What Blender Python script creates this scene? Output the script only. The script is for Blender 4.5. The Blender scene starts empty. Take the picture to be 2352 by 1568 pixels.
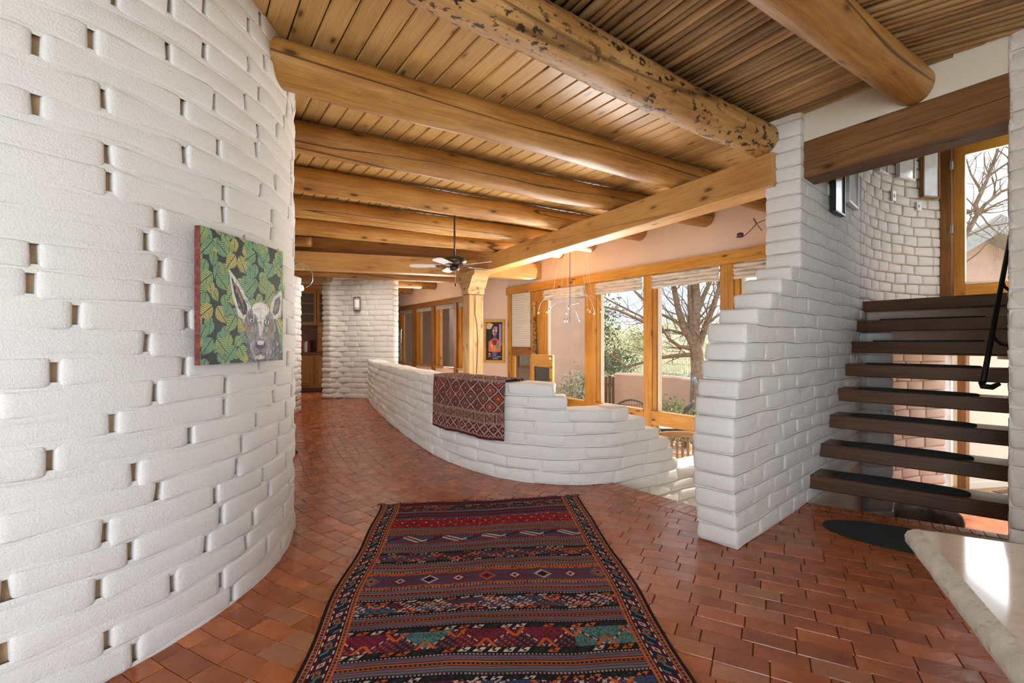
import bpy, math, random
import numpy as np
from mathutils import Vector, Matrix

random.seed(7)
rng = np.random.default_rng(7)
sc = bpy.context.scene
COL = sc.collection

# ---------------------------------------------------------------- camera
F, CX, CY, EYE = 1100.0, 1176.0, 784.0, 1.30      # focal length in pixels of the 2352x1568 frame, eye height in metres
cam_d = bpy.data.cameras.new('camera')
cam_d.sensor_width = 36.0
cam_d.lens = F * 36.0 / 2352.0
cam_d.clip_start = 0.05
cam_d.clip_end = 600
cam = bpy.data.objects.new('camera', cam_d)
COL.objects.link(cam)
cam.location = (0, 0, EYE)
cam.rotation_euler = (math.pi / 2, 0, 0)
sc.camera = cam

# ---------------------------------------------------------------- world, sun, daylight, exposure
w = bpy.data.worlds.new('world')
sc.world = w
w.use_nodes = True
wn = w.node_tree.nodes
wl = w.node_tree.links
wn.clear()
wo = wn.new('ShaderNodeOutputWorld')
wb = wn.new('ShaderNodeBackground')
sky = wn.new('ShaderNodeTexSky')
sky.sky_type = 'HOSEK_WILKIE'
sky.turbidity = 5.0
sky.ground_albedo = 0.4
sky.sun_direction = Vector((0.72, 0.36, 0.9)).normalized()
mx = wn.new('ShaderNodeMix')
mx.data_type = 'RGBA'
mx.inputs['Factor'].default_value = 0.72
mx.inputs['B'].default_value = (0.82, 0.91, 1.0, 1)
wl.new(sky.outputs[0], mx.inputs['A'])
wl.new(mx.outputs['Result'], wb.inputs[0])
wb.inputs[1].default_value = 2.6
wl.new(wb.outputs[0], wo.inputs[0])

sun_d = bpy.data.lights.new('sun', 'SUN')
sun_d.energy = 5.0
sun_d.angle = 0.01
sun_d.color = (1.0, 0.93, 0.82)
sun = bpy.data.objects.new('sun', sun_d)
COL.objects.link(sun)
sun.rotation_euler = Vector((0.72, 0.40, 0.98)).to_track_quat('Z', 'Y').to_euler()

def area_light(name, loc, aim, sx, sy, power, col, spread=180):
    d = bpy.data.lights.new(name, 'AREA')
    d.shape = 'RECTANGLE'
    d.size, d.size_y = sx, sy
    d.energy = power
    d.color = col
    d.spread = math.radians(spread)
    o = bpy.data.objects.new(name, d)
    COL.objects.link(o)
    o.location = loc
    o.rotation_euler = (Vector(aim) - Vector(loc)).to_track_quat('-Z', 'Z').to_euler()
    return o

# daylight through the glazed garden front behind the photographer
area_light('garden_window_daylight', (-0.9, -2.75, 1.2), (-0.55, 3.0, 1.45), 2.6, 1.9, 72, (0.82, 0.91, 1.0), 120)
# daylight through the tall living-room glazing and the courtyard glazing
area_light('living_window_daylight', (1.30, 7.85, 1.10), (-2.0, 5.4, 1.75), 4.6, 1.7, 215, (1.0, 0.97, 0.92), 150)
area_light('courtyard_window_daylight', (-2.05, 12.35, 1.5), (-4.0, 10.0, 1.2), 4.0, 1.5, 150, (1.0, 0.96, 0.90))
# added fill light that brightens the passage and its far wall
area_light('passage_fill_light', (-3.2, 9.5, 2.78), (-3.3, 10.2, 0.0), 1.2, 0.8, 34, (1.0, 0.97, 0.93))
# added fill light under the landing for the lower hall
area_light('hall_fill_light', (5.25, 4.75, 1.08), (3.9, 4.95, -0.2), 0.5, 0.5, 34, (1.0, 0.93, 0.85))
# daylight falling through the glazed door on the stair landing
area_light('landing_door_daylight', (6.25, 6.15, 2.9), (4.4, 4.9, 2.5), 1.1, 1.7, 34, (0.93, 0.96, 1.0))

vs = sc.view_settings
vs.view_transform = 'Standard'
vs.look = 'None'
vs.gamma = 1.0
vs.use_curve_mapping = False
vs.exposure = 0.22
sc.cycles.max_bounces = 6
sc.cycles.diffuse_bounces = 3
sc.cycles.adaptive_threshold = 0.12
sc.cycles.adaptive_min_samples = 16
sc.cycles.glossy_bounces = 2
sc.cycles.transparent_max_bounces = 12
sc.cycles.caustics_reflective = False
sc.cycles.caustics_refractive = False
sc.cycles.sample_clamp_indirect = 6.0

# ---------------------------------------------------------------- helpers: photograph pixel -> place
def at_d(px, py, d):
    return Vector(((px - CX) / F * d, d, EYE + (CY - py) / F * d))
def on_z(px, py, z):
    return at_d(px, py, (z - EYE) * F / (CY - py))
def hit2(px, P, D):
    """plan point where the sight line of column px meets the plan line P + t D; returns t"""
    k = (px - CX) / F
    return (k * P[1] - P[0]) / (D[0] - k * D[1])
def V2(a, b, z=0.0):
    return Vector((a, b, z))

# ---------------------------------------------------------------- helpers: objects
def tag(o, label=None, cat=None, group=None, kind=None):
    if label: o['label'] = label
    if cat: o['category'] = cat
    if group: o['group'] = group
    if kind: o['kind'] = kind
    return o
def empty(name, loc=(0, 0, 0), rz=0.0):
    o = bpy.data.objects.new(name, None)
    o.empty_display_size = 0.1
    COL.objects.link(o)
    o.location = loc
    o.rotation_euler = (0, 0, rz)
    return o
def mesh_np(name, v, f, mat=None, smooth=False):
    """mesh from numpy vertices and an (n,4) or (n,3) face array or list of faces"""
    me = bpy.data.meshes.new(name)
    if isinstance(f, np.ndarray):
        k = f.shape[1]
        me.vertices.add(len(v))
        me.vertices.foreach_set('co', np.asarray(v, dtype=np.float32).ravel())
        me.loops.add(f.size)
        me.loops.foreach_set('vertex_index', f.astype(np.int32).ravel())
        me.polygons.add(len(f))
        me.polygons.foreach_set('loop_start', np.arange(0, f.size, k, dtype=np.int32))
        me.update(calc_edges=True)
    else:
        me.from_pydata([tuple(map(float, p)) for p in v], [], f)
        me.update()
    if smooth:
        me.polygons.foreach_set('use_smooth', np.ones(len(me.polygons), dtype=bool))
    if mat is not None:
        me.materials.append(mat)
    return me
def link(name, me, parent=None, mw=None):
    o = bpy.data.objects.new(name, me)
    COL.objects.link(o)
    if mw is not None:
        o.matrix_basis = mw
    if parent is not None:
        o.parent = parent
    return o
def frame(A, B, up=(0, 0, 1)):
    """matrix with local X from A to B, local Z near up, origin at A"""
    A = Vector(A); B = Vector(B)
    x = (B - A).normalized()
    u = Vector(up)
    y = u.cross(x)
    if y.length < 1e-4:
        y = Vector((0, 1, 0)).cross(x)
    y.normalize()
    z = x.cross(y)
    m = Matrix((x, y, z)).transposed().to_4x4()
    m.translation = A
    return m

class MB:
    """collects boxes, tubes and so on for ONE mesh object"""
    def __init__(self):
        self.v = []; self.f = []
    def add(self, v, f):
        b = len(self.v)
        self.v += [tuple(p) for p in v]
        self.f += [tuple(i + b for i in q) for q in f]
        return self
    def box(self, x0, x1, y0, y1, z0, z1, m=None):
        v = [Vector((x, y, z)) for x in (x0, x1) for y in (y0, y1) for z in (z0, z1)]
        if m is not None: v = [m @ p for p in v]
        return self.add(v, [(0, 1, 3, 2), (4, 6, 7, 5), (0, 4, 5, 1), (2, 3, 7, 6), (0, 2, 6, 4), (1, 5, 7, 3)])
    def bbox(self, x0, x1, y0, y1, z0, z1, b, m=None):
        """box with chamfered edges"""
        xs, ys, zs = (x0, x1), (y0, y1), (z0, z1)
        c = [Vector(((x0 + x1) / 2, (y0 + y1) / 2, (z0 + z1) / 2))][0]
        v = []; idx = {}
        for i in (0, 1):
            for j in (0, 1):
                for k in (0, 1):
                    sx, sy, sz = (1, -1)[i], (1, -1)[j], (1, -1)[k]
                    X, Y, Z = xs[i], ys[j], zs[k]
                    for ax, p in enumerate(((X, Y + sy * b, Z + sz * b), (X + sx * b, Y, Z + sz * b), (X + sx * b, Y + sy * b, Z))):
                        idx[(i, j, k, ax)] = len(v); v.append(Vector(p))
        f = []
        for a, q in ((0, [(0, 0), (0, 1), (1, 1), (1, 0)]),):
            for s in (0, 1):
                r = [idx[(s, j, k, 0)] for j, k in q]; f.append(r if s else r[::-1])
                r = [idx[(i, s, k, 1)] for i, k in q]; f.append(r[::-1] if s else r)
                r = [idx[(i, j, s, 2)] for i, j in q]; f.append(r if s else r[::-1])
        for a in (0, 1):
            for c_ in (0, 1):
                f.append([idx[(a, c_, 0, 0)], idx[(a, c_, 1, 0)], idx[(a, c_, 1, 1)], idx[(a, c_, 0, 1)]])
                f.append([idx[(a, 0, c_, 0)], idx[(a, 1, c_, 0)], idx[(a, 1, c_, 2)], idx[(a, 0, c_, 2)]])
                f.append([idx[(0, a, c_, 1)], idx[(1, a, c_, 1)], idx[(1, a, c_, 2)], idx[(0, a, c_, 2)]])
        for i in (0, 1):
            for j in (0, 1):
                for k in (0, 1):
                    f.append([idx[(i, j, k, 0)], idx[(i, j, k, 1)], idx[(i, j, k, 2)]])
        if m is not None: v = [m @ p for p in v]
        return self.add(v, f)
    def tube(self, pts, rad, n=8, cap=True):
        pts = [Vector(p) for p in pts]
        rs = rad if isinstance(rad, (list, tuple)) else [rad] * len(pts)
        v = []; f = []
        prev = None
        for i, p in enumerate(pts):
            t = (pts[min(i + 1, len(pts) - 1)] - pts[max(i - 1, 0)])
            t = t.normalized() if t.length > 1e-9 else Vector((0, 0, 1))
            if prev is None:
                a = t.orthogonal().normalized()
            else:
                a = prev - t * prev.dot(t)
                a = a.normalized() if a.length > 1e-6 else t.orthogonal().normalized()
            prev = a
            b = t.cross(a)
            for k in range(n):
                an = 2 * math.pi * k / n
                v.append(p + (a * math.cos(an) + b * math.sin(an)) * rs[i])
        for i in range(len(pts) - 1):
            for k in range(n):
                k2 = (k + 1) % n
                f.append((i * n + k, i * n + k2, (i + 1) * n + k2, (i + 1) * n + k))
        if cap:
            f.append(tuple(range(n))[::-1])
            f.append(tuple((len(pts) - 1) * n + k for k in range(n)))
        return self.add(v, f)
    def lathe(self, prof, n=20, m=None):
        v = []; f = []
        for r, z in prof:
            for k in range(n):
                an = 2 * math.pi * k / n
                v.append(Vector((r * math.cos(an), r * math.sin(an), z)))
        for i in range(len(prof) - 1):
            for k in range(n):
                k2 = (k + 1) % n
                f.append((i * n + k, i * n + k2, (i + 1) * n + k2, (i + 1) * n + k))
        f.append(tuple(range(n))[::-1])
        f.append(tuple((len(prof) - 1) * n + k for k in range(n)))
        if m is not None: v = [m @ p for p in v]
        return self.add(v, f)
    def prism(self, poly, z0, z1, m=None):
        """outline in local xy, extruded along local z"""
        n = len(poly)
        v = [Vector((p[0], p[1], z0)) for p in poly] + [Vector((p[0], p[1], z1)) for p in poly]
        f = [tuple(range(n))[::-1], tuple(range(n, 2 * n))]
        f += [(i, (i + 1) % n, n + (i + 1) % n, n + i) for i in range(n)]
        if m is not None: v = [m @ p for p in v]
        return self.add(v, f)
    def build(self, name, mat, parent=None, smooth=False, mw=None, bevel=0.0):
        me = bpy.data.meshes.new(name)
        me.from_pydata([tuple(p) for p in self.v], [], self.f)
        me.update()
        if smooth:
            me.polygons.foreach_set('use_smooth', np.ones(len(me.polygons), dtype=bool))
        me.materials.append(mat)
        o = link(name, me, parent, mw)
        if bevel > 0:
            b = o.modifiers.new('edge', 'BEVEL')
            b.width = bevel; b.segments = 2; b.limit_method = 'ANGLE'
        return o

def timber(name, A, B, width, height, mat, parent=None, bevel=0.006):
    """squared timber whose TOP edge line runs A -> B (centre of the top face); grain along local X"""
    A = Vector(A); B = Vector(B)
    L = (B - A).length
    mb = MB().bbox(0, L, -width / 2, width / 2, -height, 0, bevel)
    return mb.build(name, mat, parent, mw=frame(A, B))

def log(name, A, B, r0, r1, mat, parent=None, n=22, seg=0.16, wob=0.012, seed=0, round_ends=0.0):
    """peeled log from A to B along local X, a little crooked and lumpy"""
    A = Vector(A); B = Vector(B)
    L = (B - A).length
    m = max(4, int(L / seg))
    R = np.random.default_rng(seed + 11)
    ph = R.uniform(0, 6.28, 8)
    t = np.linspace(0, 1, m + 1)
    x = t * L
    cy = wob * (np.sin(x * 1.3 + ph[0]) + .5 * np.sin(x * 3.1 + ph[1]))
    cz = wob * .5 * (np.sin(x * 1.1 + ph[2]) + .5 * np.sin(x * 2.7 + ph[3]))
    an = np.linspace(0, 2 * np.pi, n, endpoint=False)
    X, AN = np.meshgrid(x, an, indexing='ij')
    base = (r0 + (r1 - r0) * t)[:, None]
    rr = base * (1 + .018 * np.sin(AN * 3 + X * 1.7 + ph[4]) + .014 * np.sin(X * 5.3 + AN * 2 + ph[5]) + .010 * np.sin(X * 9.1 - AN * 4 + ph[6]))
    for kx in R.uniform(0.1, L - 0.05, max(2, int(L * 2.2))):
        ka = R.uniform(0, 6.28)
        da = np.angle(np.exp(1j * (AN - ka)))
        rr = rr + base * .07 * np.exp(-((X - kx) / .05) ** 2 - (da / .22) ** 2)
    if round_ends:
        rr = rr * np.where(t > 1 - round_ends, np.sqrt(np.clip(1 - ((t - (1 - round_ends)) / round_ends) ** 2 * .6, .02, 1)), 1)[:, None]
    v = np.stack([X, cy[:, None] + rr * np.cos(AN), cz[:, None] + rr * np.sin(AN)], -1).reshape(-1, 3)
    f = []
    for i in range(m):
        for k in range(n):
            k2 = (k + 1) % n
            f.append((i * n + k, (i + 1) * n + k, (i + 1) * n + k2, i * n + k2))
    f.append(tuple(range(n)))
    f.append(tuple(m * n + k for k in range(n))[::-1])
    me = mesh_np(name, v, f, mat, True)
    return link(name, me, parent, frame(A, B))

# ---------------------------------------------------------------- helpers: materials
def nmat(name):
    m = bpy.data.materials.new(name)
    m.use_nodes = True
    nt = m.node_tree
    b = nt.nodes.get('Principled BSDF')
    return m, nt, b
def N(nt, t, **kw):
    n = nt.nodes.new(t)
    for k, v in kw.items():
        if k in n.inputs.keys() if hasattr(n.inputs, 'keys') else False:
            n.inputs[k].default_value = v
        else:
            setattr(n, k, v)
    return n
def coords(nt, scale=(1, 1, 1), rnd=True, kind='Object'):
    tc = nt.nodes.new('ShaderNodeTexCoord')
    mp = nt.nodes.new('ShaderNodeMapping')
    mp.inputs['Scale'].default_value = scale
    nt.links.new(tc.outputs[kind], mp.inputs['Vector'])
    if rnd:
        oi = nt.nodes.new('ShaderNodeObjectInfo')
        ml = nt.nodes.new('ShaderNodeMath'); ml.operation = 'MULTIPLY'
        ml.inputs[1].default_value = 37.0
        nt.links.new(oi.outputs['Random'], ml.inputs[0])
        cb = nt.nodes.new('ShaderNodeCombineXYZ')
        nt.links.new(ml.outputs[0], cb.inputs[0]); nt.links.new(ml.outputs[0], cb.inputs[1])
        nt.links.new(cb.outputs[0], mp.inputs['Location'])
    return mp.outputs[0]
def noise_n(nt, vec, scale, detail=4, rough=.55, dist=0.0):
    n = nt.nodes.new('ShaderNodeTexNoise')
    n.inputs['Scale'].default_value = scale
    n.inputs['Detail'].default_value = detail
    n.inputs['Roughness'].default_value = rough
    n.inputs['Distortion'].default_value = dist
    nt.links.new(vec, n.inputs['Vector'])
    return n.outputs['Fac']
def ramp(nt, fac, stops):
    r = nt.nodes.new('ShaderNodeValToRGB')
    e = r.color_ramp.elements
    while len(e) < len(stops): e.new(0.5)
    for i, (p, c) in enumerate(stops):
        e[i].position = p
        e[i].color = (c, c, c, 1) if isinstance(c, (int, float)) else (*c, 1)
    nt.links.new(fac, r.inputs[0])
    return r.outputs[0]
def mix(nt, fac, a, b, mode='MIX'):
    n = nt.nodes.new('ShaderNodeMix'); n.data_type = 'RGBA'; n.blend_type = mode
    for sock, val in (('Factor', fac), ('A', a), ('B', b)):
        if isinstance(val, (int, float)): n.inputs[sock].default_value = val
        elif isinstance(val, tuple): n.inputs[sock].default_value = (*val, 1)
        else: nt.links.new(val, n.inputs[sock])
    return n.outputs['Result']
def bump(nt, b, h, strength=.3, dist=.01):
    n = nt.nodes.new('ShaderNodeBump')
    n.inputs['Strength'].default_value = strength
    n.inputs['Distance'].default_value = dist
    nt.links.new(h, n.inputs['Height'])
    nt.links.new(n.outputs[0], b.inputs['Normal'])
def vary(nt, col, amt):
    """per-object brightness variation"""
    oi = nt.nodes.new('ShaderNodeObjectInfo')
    mr = nt.nodes.new('ShaderNodeMapRange')
    mr.inputs['To Min'].default_value = 1 - amt; mr.inputs['To Max'].default_value = 1 + amt
    nt.links.new(oi.outputs['Random'], mr.inputs['Value'])
    hv = nt.nodes.new('ShaderNodeHueSaturation')
    nt.links.new(mr.outputs[0], hv.inputs['Value']); nt.links.new(col, hv.inputs['Color'])
    return hv.outputs[0]

def m_plain(name, col, rough=.6, metal=0.0, spec=.5, nscale=0, namt=.15, bmp=0.0, bscale=60):
    m, nt, b = nmat(name)
    b.inputs['Roughness'].default_value = rough
    b.inputs['Metallic'].default_value = metal
    b.inputs['Specular IOR Level'].default_value = spec
    vec = coords(nt, rnd=False)
    fac = noise_n(nt, vec, nscale or 6.0, 4)
    lo = tuple(c * (1 - namt) for c in col); hi = tuple(min(1, c * (1 + namt)) for c in col)
    nt.links.new(ramp(nt, fac, [(.3, lo), (.7, hi)]), b.inputs['Base Color'])
    if bmp:
        bump(nt, b, noise_n(nt, vec, bscale, 5), bmp, .004)
    return m

def m_paint(name, col, dirt=None, rough=.75):
    """thick brushed paint on adobe"""
    m, nt, b = nmat(name)
    b.inputs['Roughness'].default_value = rough
    b.inputs['Specular IOR Level'].default_value = .3
    v = coords(nt, (1, 1, 1), rnd=False)
    vs_ = coords(nt, (1, 1, 5), rnd=False)
    c = ramp(nt, noise_n(nt, v, 2.2, 5), [(.3, tuple(x * .95 for x in col)), (.7, col)])
    if dirt:
        sp = ramp(nt, noise_n(nt, v, 55, 6, .7), [(.66, 0), (.74, 1)])
        ar = ramp(nt, noise_n(nt, v, 3.1, 2), [(.54, 0), (.66, .6)])
        ml = nt.nodes.new('ShaderNodeMath'); ml.operation = 'MULTIPLY'
        nt.links.new(sp, ml.inputs[0]); nt.links.new(ar, ml.inputs[1])
        c = mix(nt, ml.outputs[0], c, dirt)
    nt.links.new(c, b.inputs['Base Color'])
    ad = nt.nodes.new('ShaderNodeMath'); ad.operation = 'ADD'
    nt.links.new(noise_n(nt, vs_, 26, 6, .62), ad.inputs[0])
    nt.links.new(noise_n(nt, v, 130, 3, .6), ad.inputs[1])
    bump(nt, b, ad.outputs[0], .48, .007)
    return m

def m_wood(name, c_lo, c_mid, c_hi, rough=.5, knots=1.0, cracks=.8, spots=0.0, var=.12, stretch=14.0, kscale=2.2, spec=.4, coat=0.0):
    """timber with the grain along local X"""
    m, nt, b = nmat(name)
    b.inputs['Roughness'].default_value = rough
    b.inputs['Specular IOR Level'].default_value = spec
    if coat: b.inputs['Coat Weight'].default_value = coat; b.inputs['Coat Roughness'].default_value = .25
    g = coords(nt, (1.0, stretch, stretch))
    big = coords(nt, (.7, 1.6, 1.6))
    fac = noise_n(nt, g, 1.9, 6, .6, .6)
    fac2 = noise_n(nt, big, 1.6, 3)
    ad = nt.nodes.new('ShaderNodeMath'); ad.operation = 'MULTIPLY_ADD'
    nt.links.new(fac2, ad.inputs[0]); ad.inputs[1].default_value = .55
    ml0 = nt.nodes.new('ShaderNodeMath'); ml0.operation = 'MULTIPLY'; ml0.inputs[1].default_value = .5
    nt.links.new(fac, ml0.inputs[0]); nt.links.new(ml0.outputs[0], ad.inputs[2])
    c = ramp(nt, ad.outputs[0], [(.34, c_lo), (.52, c_mid), (.72, c_hi)])
    fine = ramp(nt, noise_n(nt, coords(nt, (2.2, stretch * 4.5, stretch * 4.5)), 1.6, 4, .7), [(.32, .74), (.68, 1.10)])
    c = mix(nt, 1.0, c, fine, 'MULTIPLY')
    if knots:
        kv = coords(nt, (kscale, kscale * 2.6, kscale * 2.6))
        vo = nt.nodes.new('ShaderNodeTexVoronoi'); vo.feature = 'F1'
        vo.inputs['Scale'].default_value = 1.0
        nt.links.new(kv, vo.inputs['Vector'])
        kf = ramp(nt, vo.outputs['Distance'], [(.06, knots), (.10, .6 * knots), (.16, .14 * knots), (.30, 0.0)])
        c = mix(nt, kf, c, tuple(x * .16 for x in c_lo))
    if cracks:
        cv = coords(nt, (.10, 2.6, 2.6))
        cf = noise_n(nt, cv, 1.25, 1.6, .5, .10)
        s1 = nt.nodes.new('ShaderNodeMath'); s1.operation = 'SUBTRACT'; s1.inputs[1].default_value = .5
        s2 = nt.nodes.new('ShaderNodeMath'); s2.operation = 'ABSOLUTE'
        nt.links.new(cf, s1.inputs[0]); nt.links.new(s1.outputs[0], s2.inputs[0])
        k2 = ramp(nt, s2.outputs[0], [(.002, cracks), (.0075, 0.0)])
        c = mix(nt, k2, c, (.02, .009, .003))
    if spots:
        sv = coords(nt, (16, 24, 24))
        sf = ramp(nt, noise_n(nt, sv, 1.0, 3, .6), [(.545, 0), (.60, spots)])
        ar = ramp(nt, noise_n(nt, coords(nt, (1.3, 3.5, 3.5)), 1.4, 2), [(.40, 0), (.50, 1)])
        ml = nt.nodes.new('ShaderNodeMath'); ml.operation = 'MULTIPLY'
        nt.links.new(sf, ml.inputs[0]); nt.links.new(ar, ml.inputs[1])
        c = mix(nt, ml.outputs[0], c, (.022, .012, .007))
    if var: c = vary(nt, c, var)
    nt.links.new(c, b.inputs['Base Color'])
    bump(nt, b, fac, .25, .004)
    return m

def m_glass(name, tint=(1, 1, 1), gloss=.08):
    m = bpy.data.materials.new(name); m.use_nodes = True
    nt = m.node_tree; nt.nodes.clear()
    o = nt.nodes.new('ShaderNodeOutputMaterial')
    t = nt.nodes.new('ShaderNodeBsdfTransparent'); t.inputs[0].default_value = (*tint, 1)
    g = nt.nodes.new('ShaderNodeBsdfGlossy'); g.inputs['Roughness'].default_value = .0
    fw = nt.nodes.new('ShaderNodeLayerWeight'); fw.inputs['Blend'].default_value = .5
    pw = nt.nodes.new('ShaderNodeMath'); pw.operation = 'POWER'; pw.inputs[1].default_value = 4.0
    nt.links.new(fw.outputs['Facing'], pw.inputs[0])
    lw = nt.nodes.new('ShaderNodeMath'); lw.operation = 'MULTIPLY_ADD'; lw.inputs[1].default_value = .45; lw.inputs[2].default_value = .02
    nt.links.new(pw.outputs[0], lw.inputs[0])
    ms = nt.nodes.new('ShaderNodeMixShader')
    nt.links.new(lw.outputs[0], ms.inputs[0])
    nt.links.new(t.outputs[0], ms.inputs[1]); nt.links.new(g.outputs[0], ms.inputs[2])
    nt.links.new(ms.outputs[0], o.inputs[0])
    return m

def m_vcol(name, rough=.9, bmp=.3, bscale=220, spec=.2):
    m, nt, b = nmat(name)
    b.inputs['Roughness'].default_value = rough
    b.inputs['Specular IOR Level'].default_value = spec
    a = nt.nodes.new('ShaderNodeVertexColor'); a.layer_name = 'Col'
    v = coords(nt, rnd=False)
    c = mix(nt, noise_n(nt, v, 90, 3), tuple([.82] * 3), tuple([1.12] * 3))
    nt.links.new(mix(nt, 1.0, a.outputs[0], c, 'MULTIPLY'), b.inputs['Base Color'])
    bump(nt, b, noise_n(nt, v, bscale, 3), bmp, .002)
    return m
def srgb(r, g, b):
    return tuple(((c / 255) / 12.92 if c / 255 <= .04045 else ((c / 255 + .055) / 1.055) ** 2.4) for c in (r, g, b))

def color_grid(name, P, C, mat, parent=None, thick=None):
    """sheet mesh: P (nv+1, nu+1, 3) points, C (nv, nu, 3) linear colours per cell"""
    nv, nu = C.shape[:2]
    ids = np.arange((nv + 1) * (nu + 1)).reshape(nv + 1, nu + 1)
    f = np.stack([ids[:-1, :-1], ids[1:, :-1], ids[1:, 1:], ids[:-1, 1:]], -1).reshape(-1, 4)
    me = mesh_np(name, P.reshape(-1, 3), f, mat, True)
    ca = me.color_attributes.new('Col', 'FLOAT_COLOR', 'CORNER')
    c4 = np.concatenate([C.reshape(-1, 3), np.ones((nv * nu, 1))], 1)
    ca.data.foreach_set('color', np.repeat(c4, 4, axis=0).astype(np.float32).ravel())
    return link(name, me, parent)
# ================================================================ materials
M_WHITE = m_paint('white_adobe_paint', (.80, .785, .76), dirt=(.30, .27, .24))
M_CREAM = m_paint('cream_adobe_paint', (.80, .755, .69), dirt=(.34, .26, .18))
M_PINKB = m_paint('pink_adobe_paint', (.78, .60, .50))
M_TAN = m_plain('shaded_joint_mortar', (.46, .31, .18), .95, nscale=9, namt=.25, bmp=.4)  # mortar tan that also carries the brown shade of the deep joints
M_MORTAR = m_paint('painted_mortar', (.77, .75, .71))
M_MORTAR_T = m_paint('shade_tan_mortar', (.60, .50, .38))  # tan put into the mortar for how it looks in shade
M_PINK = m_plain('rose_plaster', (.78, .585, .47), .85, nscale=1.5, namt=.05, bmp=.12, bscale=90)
M_PLASTER = m_plain('cream_plaster', (.78, .70, .58), .85, nscale=1.5, namt=.05, bmp=.15, bscale=70)
M_LOG = m_wood('peeled_log', (.25, .10, .020), (.45, .21, .050), (.60, .335, .10), .48, knots=.9, cracks=.9, kscale=2.5, coat=.15)
M_LOGS = m_wood('spotted_log', (.27, .125, .032), (.45, .235, .075), (.60, .36, .14), .55, knots=.8, cracks=.7, spots=.97, kscale=2.5)
M_PLANK = m_wood('pine_ceiling_plank', (.56, .315, .10), (.70, .425, .155), (.78, .51, .21), .42, knots=.9, cracks=0, var=.14, stretch=22, kscale=3.0, coat=.2)
M_LATILLA = m_wood('latilla_pole', (.24, .135, .052), (.42, .25, .105), (.56, .375, .18), .7, knots=.5, cracks=.3, var=.35, stretch=18, kscale=2)
M_BEAM = m_wood('planed_beam', (.44, .205, .055), (.60, .315, .098), (.68, .40, .145), .5, knots=.9, cracks=.35, var=.06, stretch=20, kscale=2.4)
M_POST = m_wood('weathered_post', (.36, .19, .065), (.48, .29, .115), (.58, .38, .18), .55, knots=.9, cracks=1, var=.05, stretch=12, kscale=2.4)
M_LINTEL = m_wood('brown_lintel', (.115, .048, .014), (.215, .098, .032), (.33, .165, .06), .55, knots=.9, cracks=1, var=.05, stretch=16, kscale=2.4)
M_TREAD = m_wood('dark_tread', (.060, .024, .011), (.112, .047, .021), (.18, .082, .038), .33, knots=.5, cracks=.5, var=.15, stretch=16, kscale=1.2, spec=.5)
M_TRIM = m_wood('honey_pine_trim', (.38, .15, .018), (.58, .26, .036), (.68, .35, .07), .38, knots=1, cracks=.2, var=.10, stretch=18, kscale=2.6, coat=.2)
M_TRIMD = m_wood('brown_pine_trim', (.16, .06, .013), (.27, .11, .026), (.36, .165, .045), .42, knots=.8, cracks=.2, var=.1, stretch=18, kscale=1.7)
M_OAK = m_wood('oak_cabinet', (.20, .08, .018), (.33, .145, .035), (.44, .215, .065), .4, knots=.1, cracks=0, var=.12, stretch=18, kscale=1.5)
M_TEAK = m_wood('teak_slat', (.20, .105, .038), (.33, .185, .075), (.44, .27, .12), .6, knots=0, cracks=.2, var=.12, stretch=18)
M_GLASS = m_glass('window_glass')
M_BLACK = m_plain('black_iron', (.012, .012, .014), .38, .6, nscale=20)
M_STEEL = m_plain('brushed_steel', (.55, .55, .56), .3, 1.0, nscale=30, namt=.08)
M_BRONZE = m_plain('dark_bronze', (.075, .058, .052), .38, .8, nscale=20)

def m_paver():
    m, nt, b = nmat('clay_paver')
    v = coords(nt, (1, 1, 1))
    base = ramp(nt, noise_n(nt, v, 5, 5), [(.3, (.27, .066, .018)), (.55, (.39, .108, .030)), (.75, (.48, .165, .055))])
    pits = ramp(nt, noise_n(nt, coords(nt, (1, 3.2, 1)), 48, 4, .65), [(.62, 0), (.70, .75)])
    c = mix(nt, pits, base, (.06, .02, .012))
    c = vary(nt, c, .20)
    oi = nt.nodes.new('ShaderNodeObjectInfo')
    hs = nt.nodes.new('ShaderNodeMath'); hs.operation = 'MULTIPLY_ADD'
    hs.inputs[1].default_value = 17.31
    nt.links.new(oi.outputs['Random'], hs.inputs[0])
    fr = nt.nodes.new('ShaderNodeMath'); fr.operation = 'FRACT'
    nt.links.new(hs.outputs[0], fr.inputs[0])
    pale = ramp(nt, fr.outputs[0], [(.80, 0.0), (.95, .38)])
    c = mix(nt, pale, c, (.42, .24, .15))
    nt.links.new(c, b.inputs['Base Color'])
    b.inputs['Roughness'].default_value = .34
    nt.links.new(ramp(nt, noise_n(nt, v, 7, 4), [(.3, .17), (.7, .36)]), b.inputs['Roughness'])
    b.inputs['Specular IOR Level'].default_value = .42
    bump(nt, b, noise_n(nt, coords(nt, (1, 2.5, 1)), 16, 5), .22, .006)
    return m
M_PAVER = m_paver()
M_GROUT = m_plain('dark_grout', (.085, .038, .022), .8, nscale=30, namt=.3, bmp=.4)

# ================================================================ plan of the house (metres, x right, y away, z up)
U = Vector((-.569, .822, 0)); Vv = Vector((.855, .519, 0))
LOWZ = -.84                         # sunken living-room floor
CEIL = 3.10                         # underside of the boards
LOGZ = 2.966                        # axis of the ceiling logs
KC, KR = (-3.13, 2.62), 1.77        # round tower on the left
Q0, QD = (1.38, 2.955), (.743, .669)   # stair wall: front corner and direction
W0, WD = (2.576, 6.50), (-.569, .822)  # tall window wall

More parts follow.
